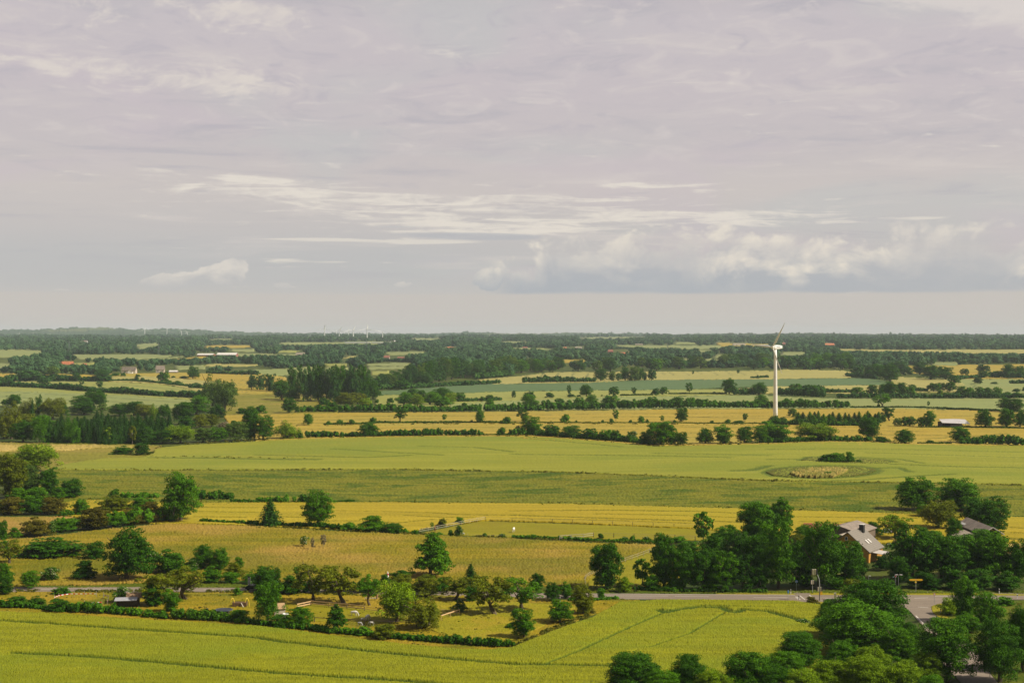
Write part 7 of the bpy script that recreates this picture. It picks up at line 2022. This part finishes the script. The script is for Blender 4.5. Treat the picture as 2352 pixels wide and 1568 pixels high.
# ---- fences
def fence(code, pts, label, mat, h=1.3, rails=(.55, 1.0), gap=3.2, pw=.12, rw=.10, rail_h=.12, cat='fence', wire=False, rmat=None, sag=0.):
    pl = P(code, *pts); x, y, z = ground(np.array([q[0] for q in pl]), np.array([q[1] for q in pl]))
    D = np.r_[0, np.cumsum(np.hypot(np.diff(x), np.diff(y)))]; n = max(2, int(round(D[-1] / gap)) + 1); ss = np.linspace(0, D[-1], n)
    X = np.interp(ss, D, x); Y = np.interp(ss, D, y); Z = elev(X, Y)
    t = empty('fence', (X[0], Y[0], Z[0])); tag(t, label, cat)
    o = Vector((X[0], Y[0], Z[0])); Q = [Vector((a, b, c)) - o for a, b, c in zip(X, Y, Z)]
    for q in Q:
        hh = h * random.uniform(.93, 1.05)
        MB().box((q.x, q.y, q.z + hh / 2 - .15), (pw, pw, hh + .3)).build('post', mat, t)
    for r in rails:
        mb = MB()
        for a, b in zip(Q[:-1], Q[1:]):
            m = (a + b) / 2
            u = Vector((0, -pw * .5 - rw * .2, h * r)); v = u - Vector((0, 0, sag))
            mb.bar(a + u, m + v, rw if not wire else .05, rail_h); mb.bar(m + v, b + u, rw if not wire else .05, rail_h)
        mb.build('rail' if not wire else 'wire', rmat or mat, t)
    return t
fence('L1', [(1205, 466), (1290, 450), (1400, 430), (1500, 408), (1600, 388), (1690, 372)], 'white wooden rail fence climbing along the side of the grazed paddock', PALEWOOD, 1.5, (.55, 1.0), 5.2, .14, .07, .10)
fence('L1', [(1690, 372), (1887, 382)], 'thin post fence along the yellow field at the top of the paddock', WOOD, 1.4, (.6, 1.), 7.5, .14, .03, .04, wire=True, rmat=PALEWOOD)
fence('L2', [(0, 384), (400, 392), (800, 410), (1120, 424), (1350, 430)], 'long post and wire fence between the yellow field and the paddock', WOOD, 1.6, (.6, 1.), 7.5, .16, .03, .05, wire=True, rmat=PALEWOOD)
fence('L2', [(350, 515), (430, 508), (545, 502), (600, 494)], 'short white rail fence at the lower edge of the paddock', PALEWOOD, 1.5, (.55, 1.), 5.0, .16, .1, .14)
fence('L2', [(600, 494), (850, 500), (1020, 508), (1300, 516), (1350, 520)], 'wire fence with dark posts along the lower edge of the paddock', WOOD, 1.7, (.6, .95), 6.5, .2, .03, .05, wire=True, rmat=PALEWOOD)
fence('L1', [(1560, 492), (1700, 497), (1887, 500)], 'thin white tape fence at the near edge of the grazed paddock', PALEWOOD, 1.0, (.9,), 8, .1, .03, .05, wire=True)
fence('L2', [(1050, 602), (980, 630), (885, 665), (805, 692), (790, 698)], 'pale rail fence running down the meadow from the copse', PALEWOOD, 1.6, (.55, .95), 5.2, .12, .05, .05)
fence('L2', [(650, 760), (590, 780), (550, 800), (535, 830), (545, 862)], 'leaning pale fence beside the lone dark oak', PALEWOOD, 1.5, (.6, .95), 4.2, .10, .04, .04)
fence('L1', [(303, 1022), (405, 1000)], 'fresh wooden rail fence at the near corner of the horse paddock', NEWWOOD, 1.3, (.5, .96), 3.3, .16, .10, .26)
fence('L1', [(405, 1000), (560, 1015), (720, 1030), (800, 1040)], 'fresh wooden rail fence along the back of the horse paddock', WOOD, 1.4, (.5, .96), 4.8, .18, .10, .26, rmat=NEWWOOD)
fence('L1', [(800, 1040), (900, 1052), (1320, 1062), (1500, 1066)], 'wire fence that continues the fresh rails behind the light green trees', PALEWOOD, 1.3, (.5, .95), 4.5, .12, .05, .12, rmat=NEWWOOD)
fence('L1', [(1500, 1066), (1440, 1085), (1365, 1110)], 'fresh wooden rail fence at the far corner of the horse paddock', NEWWOOD, 1.4, (.96,), 4.2, .16, .10, .26)
fence('L1', [(430, 1120), (670, 1135), (1000, 1150), (1180, 1158)], 'dark post and rail fence at the near side of the horse paddock', WOOD, 1.3, (.95,), 6.5, .2, .08, .14)
# red and white tape round the small paddock
def tape_fence(code, pts, label, posts):
    pl = P(code, *pts); x, y, z = ground(np.array([q[0] for q in pl]), np.array([q[1] for q in pl]))
    D = np.r_[0, np.cumsum(np.hypot(np.diff(x), np.diff(y)))]
    t = empty('tape_fence', (x[0], y[0], 0)); tag(t, label, 'tape fence')
    n = int(D[-1] / .62); ss = np.linspace(0, D[-1], n + 1)
    X = np.interp(ss, D, x) - x[0]; Y = np.interp(ss, D, y) - y[0]
    for par, mat in ((0, WHITE), (1, RED)):
        mb = MB()
        for i in range(par, n, 2):
            zz = .95 - .06 * sin(pi * (i % 9) / 9)
            mb.bar((X[i], Y[i], zz), (X[i + 1], Y[i + 1], zz), .03, .22)
        mb.build('tape', mat, t)
    for f in posts:
        a = np.interp(f * D[-1], D, x) - x[0]; b = np.interp(f * D[-1], D, y) - y[0]
        MB().box((a, b + .06, .75), (.09, .06, 1.9)).build('post', PALEWOOD, t)
tape_fence('L0', [(400, 962), (440, 945), (520, 935), (620, 934), (710, 935)], 'curved red and white barrier tape along the road side of the small paddock', [0, .2, .55, .75, 1])
tape_fence('L0', [(762, 945), (800, 952), (798, 980), (790, 992)], 'short red and white barrier tape at the shelter end of the small paddock', [0, .5, 1])
tape_fence('L0', [(492, 1018), (560, 1012), (640, 1004), (750, 996)], 'straight red and white barrier tape at the wheat side of the small paddock', [0, .5, 1])

# ---- garden things
p, s = unit('L0', 1650, 1050)
t = empty('trampoline', p, 0); tag(t, 'large round trampoline with a dark mat on the lawn', 'trampoline')
R = 2.1
MB().tube([(0, 0, .80), (0, 0, .82)], R * .93, 28).build('mat', plain('trampoline_mat', (.025, .03, .04), .6, .2), t)
ring = MB()
for i in range(28):
    a0, a1 = 2 * pi * i / 28, 2 * pi * (i + 1) / 28
    ring.bar((cos(a0) * R, sin(a0) * R, .83), (cos(a1) * R, sin(a1) * R, .83), .28, .07)
ring.build('padded_rim', plain('rim_blue', (.05, .08, .12), .6, .2), t)
for i in range(6):
    a = 2 * pi * (i + .3) / 6; MB().tube([(cos(a) * R, sin(a) * R, -.05), (cos(a) * R, sin(a) * R, .8)], .04, 6).build('leg', GREYM, t)
p, s = unit('L0', 1525, 1052)
t = empty('drum', p, 0); tag(t, 'white and red plastic drum with a black rim on the lawn', 'drum')
MB().tube([(0, 0, 0), (0, 0, .5), (0, 0, .95)], [.33, .36, .33], 14).build('body', WHITE, t)
MB().tube([(0, 0, .38), (0, 0, .52)], .375, 14).build('red_band', plain('faded_red', (.55, .16, .12), .6, .15), t)
MB().tube([(0, 0, .951), (0, 0, 1.2)], .35, 14).build('rim', BLACK, t)
p, s = unit('L0', 1768, 1002)
t = empty('raised_bed', p, radians(2)); tag(t, 'raised wooden box with two yellow hoops and a plank on the lawn', 'raised bed')
bx = MB(); bx.box((0, -1., .55), (3.4, .12, 1.1)); bx.box((0, 1., .55), (3.4, .12, 1.1)); bx.box((-1.76, 0, .56), (.12, 2.12, 1.12)); bx.box((1.76, 0, .56), (.12, 2.12, 1.12)); bx.box((0, 0, .9), (3.3, 1.8, .1)); bx.build('box', plain('box_wood', (.13, .075, .035), .9, .3, 4), t)
for sx in (-1, 1):
    pts = [(sx * 1.9 + (0 if i < 6 else .0), -1.2 + 2.0 * (i / 10), .9 + 1.25 * sin(pi * i / 10)) for i in range(11)]
    pts = [(sx * 1.85 - .5 + 1.1 * (i / 10), -.8 + .6 * i / 10, .9 + 1.3 * sin(pi * i / 10)) for i in range(11)]
    MB().tube(pts, .085, 8).build('hoop', plain('yellow_pipe', (.85, .62, .06), .5, .08), t, smooth=True)
    MB().tube([pts[-1], (pts[-1][0], pts[-1][1], 0)], .085, 8).build('hoop_foot', plain('yellow_pipe', (.85, .62, .06)), t)
MB().bar((.5, -1.1, 1.1), (1.3, -1.9, 0), .22, .06).build('plank', PALEWOOD, t)
p, s = unit('L0', 945, 1005)
t = empty('shelter', p, radians(8)); tag(t, 'tin shelter with a pale corrugated front roof and a brown patched back roof', 'shelter')
sh = MB(); sh.box((0, .8, 1.0), (5.2, 3.4, 2.0)); sh.build('wall', plain('dark_boards', (.045, .035, .03), .9, .3, 3), t)
r1 = MB().box((-.5, -.6, 2.1), (5.6, 2.7, .08), rx=.16); r1.build('front_roof', stripes('corrugated', (.30, .30, .32), (.40, .40, .43), .3, 0), t)
MB().box((1.3, 2.15, 2.55), (4.2, 2.9, .08), rx=.30).build('back_roof', plain('rusty_roof', (.24, .15, .08), .9, .35, 1.5), t)
bo = MB()
for i in range(9): bo.box((rng.uniform(-1, 2.2), 3.2 + rng.uniform(-.4, .5), 3.0 + rng.uniform(0, .4)), (rng.uniform(.5, 1.4), .12, rng.uniform(.08, .2)), rz=rng.uniform(-.6, .6))
bo.build('loose_boards', PALEWOOD, t)
# pale broken limb of the old fruit tree lies in its crown
p, s = unit('L0', 1342, 1045); mb = MB().tube([(0, 0, 0), (.05, 0, .5), (0, 0, .9)], [.34, .42, .2], 10); o = mb.build('compost_sack', BLACK, None, p); tag(o, 'black sack standing on the lawn left of the white drum', 'sack')
p, s = unit('L1', 175, 1065)
t = empty('hut', p, radians(12)); tag(t, 'small hut with a tan roof hidden by the drooping tree', 'hut')
MB().box((0, 0, .9), (2.6, 2.2, 1.8)).build('wall', PALEWALL, t)
MB().add([(-1.5, -1.3, 1.7), (1.5, -1.3, 1.7), (1.5, 1.3, 1.7), (-1.5, 1.3, 1.7), (-1.2, 0, 3.0), (1.2, 0, 3.0)], [(0, 1, 5, 4), (2, 3, 4, 5), (0, 4, 3), (1, 2, 5), (0, 3, 2, 1)]).build('roof', plain('tan_felt', (.42, .28, .14), .9, .15, 2), t)
p, s = unit('L1', 843, 962)
t = empty('bench', p, 0); tag(t, 'pale plank bench under the green fruit tree', 'bench')
MB().box((0, 0, .75), (3.0, .5, .1)).build('seat', PALEWOOD, t)
for sx in (-1, 1): MB().box((sx * 1.2, 0, .35), (.12, .4, .7)).build('leg', WOOD, t)
p, s = unit('L1', 893, 950); o = MB().tube([(0, 0, 0), (0, 0, 1.6)], [.28, .22], 10).build('tree_stump', plain('cut_wood', (.36, .22, .12), .9, .2), None, p); tag(o, 'reddish upright tree stump beside the pale bench', 'tree stump')
p, s = unit('L1', 971, 848)
t = empty('folded_parasol', p, 0); tag(t, 'folded white and red parasol between roadside shrubs', 'parasol')
MB().tube([(0, 0, 0), (0, 0, 3.9)], .04, 6).build('pole', GREYM, t)
MB().tube([(0, 0, 1.7), (0, 0, 2.2), (0, 0, 3.3), (0, 0, 4.0)], [.12, .34, .22, .03], 10).build('canopy', WHITE, t)
MB().tube([(0, 0, 2.9), (0, 0, 3.3)], [.29, .25], 10).build('red_panel', RED, t)
p, s = unit('L1', 1276, 1142); o = MB()
o.box((0, 0, .55), (.5, .4, 1.1)); o.box((0, 0, 1.14), (.6, .5, .08)); o = o.build('feed_bin', PALEWALL, None, p); tag(o, 'small pale feed bin beside the shorter light olive tree', 'bin')
p, s = unit('L1', 200, 1090); mb = MB()
for i in range(6): mb.sphere((rng.uniform(-1, 1), rng.uniform(-.5, .5), .4 + rng.uniform(0, .7)), (.5, .4, .45), 8, 6)
o = mb.build('cloth_pile', WHITE, None, p); tag(o, 'pile of white sheeting half hidden beside the drooping tree', 'sheeting')

# ---- cars
def car(code, x, y, rz, mat, label, roofmat=None):
    p, s = unit(code, x, y); t = empty('car', p + Vector((0, 0, .12)), rz); tag(t, label, 'car')
    prof = [(-2.1, .35), (2.1, .35), (2.15, .75), (1.3, .95), (.7, 1.42), (-1.2, 1.45), (-1.9, 1.0), (-2.15, .9)]
    b = MB().prism(prof, -.82, .82); b.v = [(x_, z_, y_) for x_, y_, z_ in b.v]; b.build('body', mat, t)
    w = MB()
    for sy in (-1, 1): w.add([(1.1, sy * .835, .98), (.62, sy * .835, 1.34), (-1.1, sy * .835, 1.36), (-1.6, sy * .835, 1.0)], [(0, 1, 2, 3)])
    w.build('window', GLASS, t)
    for sx in (-1.35, 1.35):
        for sy in (-1, 1): MB().tube([(sx, sy * .7, .32), (sx, sy * .86, .32)], .32, 14).build('wheel', BLACK, t)
    for sy in (-1, 1): MB().box((2.1, sy * .6, .72), (.12, .3, .14)).build('headlight', PALEROOF, t)
car('L0', 1868, 884, 0, plain('car_black', (.02, .022, .025), .25, .1), 'dark car on the road half hidden by the tree beside the banner sign')
car('L3', 880, 470, radians(20), plain('car_silver', (.55, .57, .60), .3, .05), 'silver car parked in the yard beside the yellow house')
p, s = unit('L3', 895, 560)
t = empty('garden_table', p, 0); tag(t, 'white garden table on the terrace beside the yellow house', 'garden table')
MB().box((0, 0, .74), (1.8, 1, .06)).build('table_top', WHITE, t)
for sx in (-1, 1):
    for sy in (-1, 1): MB().box((sx * .75, sy * .4, .36), (.07, .07, .72)).build('leg', WHITE, t)

# ---- horses and ponies
def horse_mesh(name, grazing=True):
    """one continuous skinned body: barrel, neck, head, four jointed legs and tail (height at the withers about 1.5)"""
    pts, rad, edg = [], [], []
    def add(p, r, par=None):
        pts.append(p); rad.append(r)
        if par is not None: edg.append((par, len(pts) - 1))
        return len(pts) - 1
    pel = add((-.55, 0, 1.22), .30)
    mid = add((-.05, 0, 1.16), .31, pel); ch = add((.45, 0, 1.16), .31, mid); wi = add((.62, 0, 1.30), .22, ch)
    if grazing:
        n1 = add((.92, 0, 1.14), .17, wi); n2 = add((1.22, 0, .80), .125, n1); hd = add((1.36, 0, .46), .12, n2); mz = add((1.44, 0, .16), .075, hd)
        for sy in (-1, 1): add((1.20, sy * .08, .70), .03, n2)
    else:
        n1 = add((.88, 0, 1.52), .17, wi); n2 = add((1.08, 0, 1.82), .13, n1); hd = add((1.28, 0, 1.80), .115, n2); mz = add((1.60, 0, 1.58), .075, hd)
        for sy in (-1, 1): add((1.05, sy * .07, 1.98), .03, n2)
    for sy in (-1, 1):
        a = add((.55, sy * .17, .92), .12, ch); k = add((.56 + .05 * sy, sy * .17, .52), .065, a); f = add((.54 + .06 * sy, sy * .17, .16), .048, k); add((.60 + .06 * sy, sy * .17, .03), .062, f)
        a = add((-.60, sy * .18, .92), .17, pel); k = add((-.48, sy * .18, .72), .11, a); h = add((-.72 - .06 * sy, sy * .18, .50), .062, k); f = add((-.68 - .06 * sy, sy * .18, .16), .048, h); add((-.62 - .06 * sy, sy * .18, .03), .062, f)
    t1 = add((-.84, 0, 1.24), .07, pel); t2 = add((-.94, 0, .90), .075, t1); add((-.92, 0, .50), .04, t2)
    me = bpy.data.meshes.new(name); me.from_pydata(pts, edg, []); me.update()
    o = bpy.data.objects.new(name, me); COL.objects.link(o)
    m = o.modifiers.new('skin', 'SKIN'); o.modifiers.new('sub', 'SUBSURF').levels = 1
    for i, v in enumerate(me.skin_vertices[0].data):
        v.radius = (rad[i], rad[i] * (1.05 if i < 4 else .9)); v.use_root = i == 0
    dg = bpy.context.evaluated_depsgraph_get()
    ev = bpy.data.meshes.new_from_object(o.evaluated_get(dg)); bpy.data.objects.remove(o)
    ev.polygons.foreach_set('use_smooth', [True] * len(ev.polygons))
    return ev
HG, HS = horse_mesh('horse', True), horse_mesh('horse', False)
WH = plain('white_coat', (.78, .74, .68), .8, .06); GH = plain('grey_coat', (.62, .61, .60), .8, .12, 2); BH = plain('brown_coat', (.15, .065, .028), .7, .15)
def horse(code, x, y, hgt, rz, mesh, mat, label, cat='horse'):
    p, s = unit(code, x, y); p.z = float(elev(p.x, p.y)) + .1; o = mobj(cat, mesh, None, p, radians(rz)); k = hgt / 1.5; o.scale = (k, k, k)
    if not o.data.materials: o.data.materials.append(mat)
    o.material_slots[0].link = 'OBJECT'; o.material_slots[0].material = mat
    hair = MB()
    if mesh is HG: hair.bar((.72, 0, 1.40), (1.22, 0, .92), .06, .20)
    else: hair.bar((.72, 0, 1.56), (1.02, 0, 1.96), .06, .18)
    hair.build('mane', mat, o); tag(o, label, cat, 'horses and ponies at grass')
horse('L1', 722, 1078, 1.42, -20, HG, WH, 'white horse grazing below the fresh paddock rails')
horse('L1', 820, 1110, 1.45, 62, HG, WH, 'white horse turned away beside a lying grey pony')
horse('L1', 785, 1115, .85, 25, HG, GH, 'small grey pony close beside the white horse turned away', 'pony')
horse('L1', 764, 1148, .95, -30, HG, GH, 'small pale grey pony grazing near the paddock hedge', 'pony')
horse('L1', 852, 1146, 1.0, 170, HG, WH, 'small white pony half hidden behind the olive shrub', 'pony')
horse('L2', 12, 458, 1.7, 75, HG, WH, 'white horse grazing alone in the upper paddock')
horse('L1', 1320, 456, 1.6, 92, HS, BH, 'brown horse standing by the white rail fence')
horse('L1', 1528, 478, .8, 160, HG, GH, 'small pinkish grey pony behind the green elder of the upper paddock', 'pony')

# ---- rank grass along edges, ditches and in the gardens: past counting, one mass
def rank_grass():
    r = np.random.default_rng(21); Cc, Rr, T, S = [], [], [], []
    def put(px, py, hm, tt):
        x, y, z = (float(v) for v in ground(px, py)); w_ = hm * r.uniform(.6, 1.5)
        Cc.append((x, y, z + hm * .3)); Rr.append((w_, w_ * .7, hm * .6)); T.append(tt); S.append(hm * .45 + .08)
    def line(pts, n, hm, jit):
        pl = np.array(pts); d = np.r_[0, np.cumsum(np.hypot(*np.diff(pl, axis=0).T))]
        for q in np.clip(r.normal(.5, .3, n), 0, 1) if False else r.random(n):
            if sin(q * 37 + n) + sin(q * 91) < -.6: continue
            put(np.interp(q * d[-1], d, pl[:, 0]), np.interp(q * d[-1], d, pl[:, 1]) + r.normal(0, jit), hm * r.uniform(.5, 1.3), r.uniform(.1, .8))
    def area(poly, n, hm):
        xs = [p[0] for p in poly]; ys = [p[1] for p in poly]
        px = r.uniform(min(xs), max(xs), n); py = r.uniform(min(ys), max(ys), n); k = inside(px, py, poly)
        for a, b in zip(px[k], py[k]):
            if sin(a * .09 + b * .21) + sin(a * .031 - b * .4) + r.uniform(-1, 1) > .2: put(a, b, hm * r.uniform(.4, 1.2), r.uniform(0, .9))
    area(gd, 1700, .42)
    area(P('L0', (-10, 850), (700, 840), (1500, 835), (1887, 855)) + P('L1', (300, 860), (1887, 885)) + P('L2', (600, 880), (1887, 893)) + P('L2', (1887, 903), (600, 902)) + P('L1', (1887, 893), (0, 870)) + P('L0', (1887, 862), (-10, 856)), 700, .7)
    area(P('L3', (1230, 1010), (1400, 965), (1887, 960), (1887, 1250), (1500, 1250), (1330, 1110)), 500, .5)
    area(md, 900, .45)
    line([(100, 1082), (118, 1079), (400, 1080), (900, 1078), (1300, 1085), (1764, 1104), (2350, 1116)], 420, .9, .8)
    line([(180, 1147), (440, 1154), (900, 1153), (1300, 1157), (1764, 1169), (2110, 1181)], 420, .7, 1.5)
    line(P('L2', (430, 955), (600, 1060), (300, 1175), (0, 1310)), 260, .7, 2)
    line(P('L0', (-10, 893), (1887, 899)) + P('L1', (900, 925)), 420, .6, 1.2)
    line(P('L1', (0, 425), (700, 455), (1200, 475), (1887, 505)) + P('L2', (600, 530), (1050, 548)), 420, .7, 1.6)
    line([(345, 1049), (520, 1052), (700, 1054)], 120, .9, .8)
    line(wt[3:22], 500, 1.3, 1.5)
    line(P('U1', (620, 970), (1150, 955), (2352, 952)) + P('U2', (700, 952), (2352, 958)), 420, 1.4, 1.2)
    V, Q, t = clouds(np.array(Cc), np.array(Rr), 16, np.array(S), np.array(T), r, core=False, up=.1, aspect=2.6, shell=.3, zmin=-.1)
    o = mobj('rank_grass', npmesh('rank_grass', V, Q, MATS['grass_blades'], face_attr=t)); tag(o, 'rank grass and weeds along the field edges', 'grass', kind='stuff')
leafmat('grass_blades', (.035, .065, .004), (.24, .20, .022))
rank_grass()
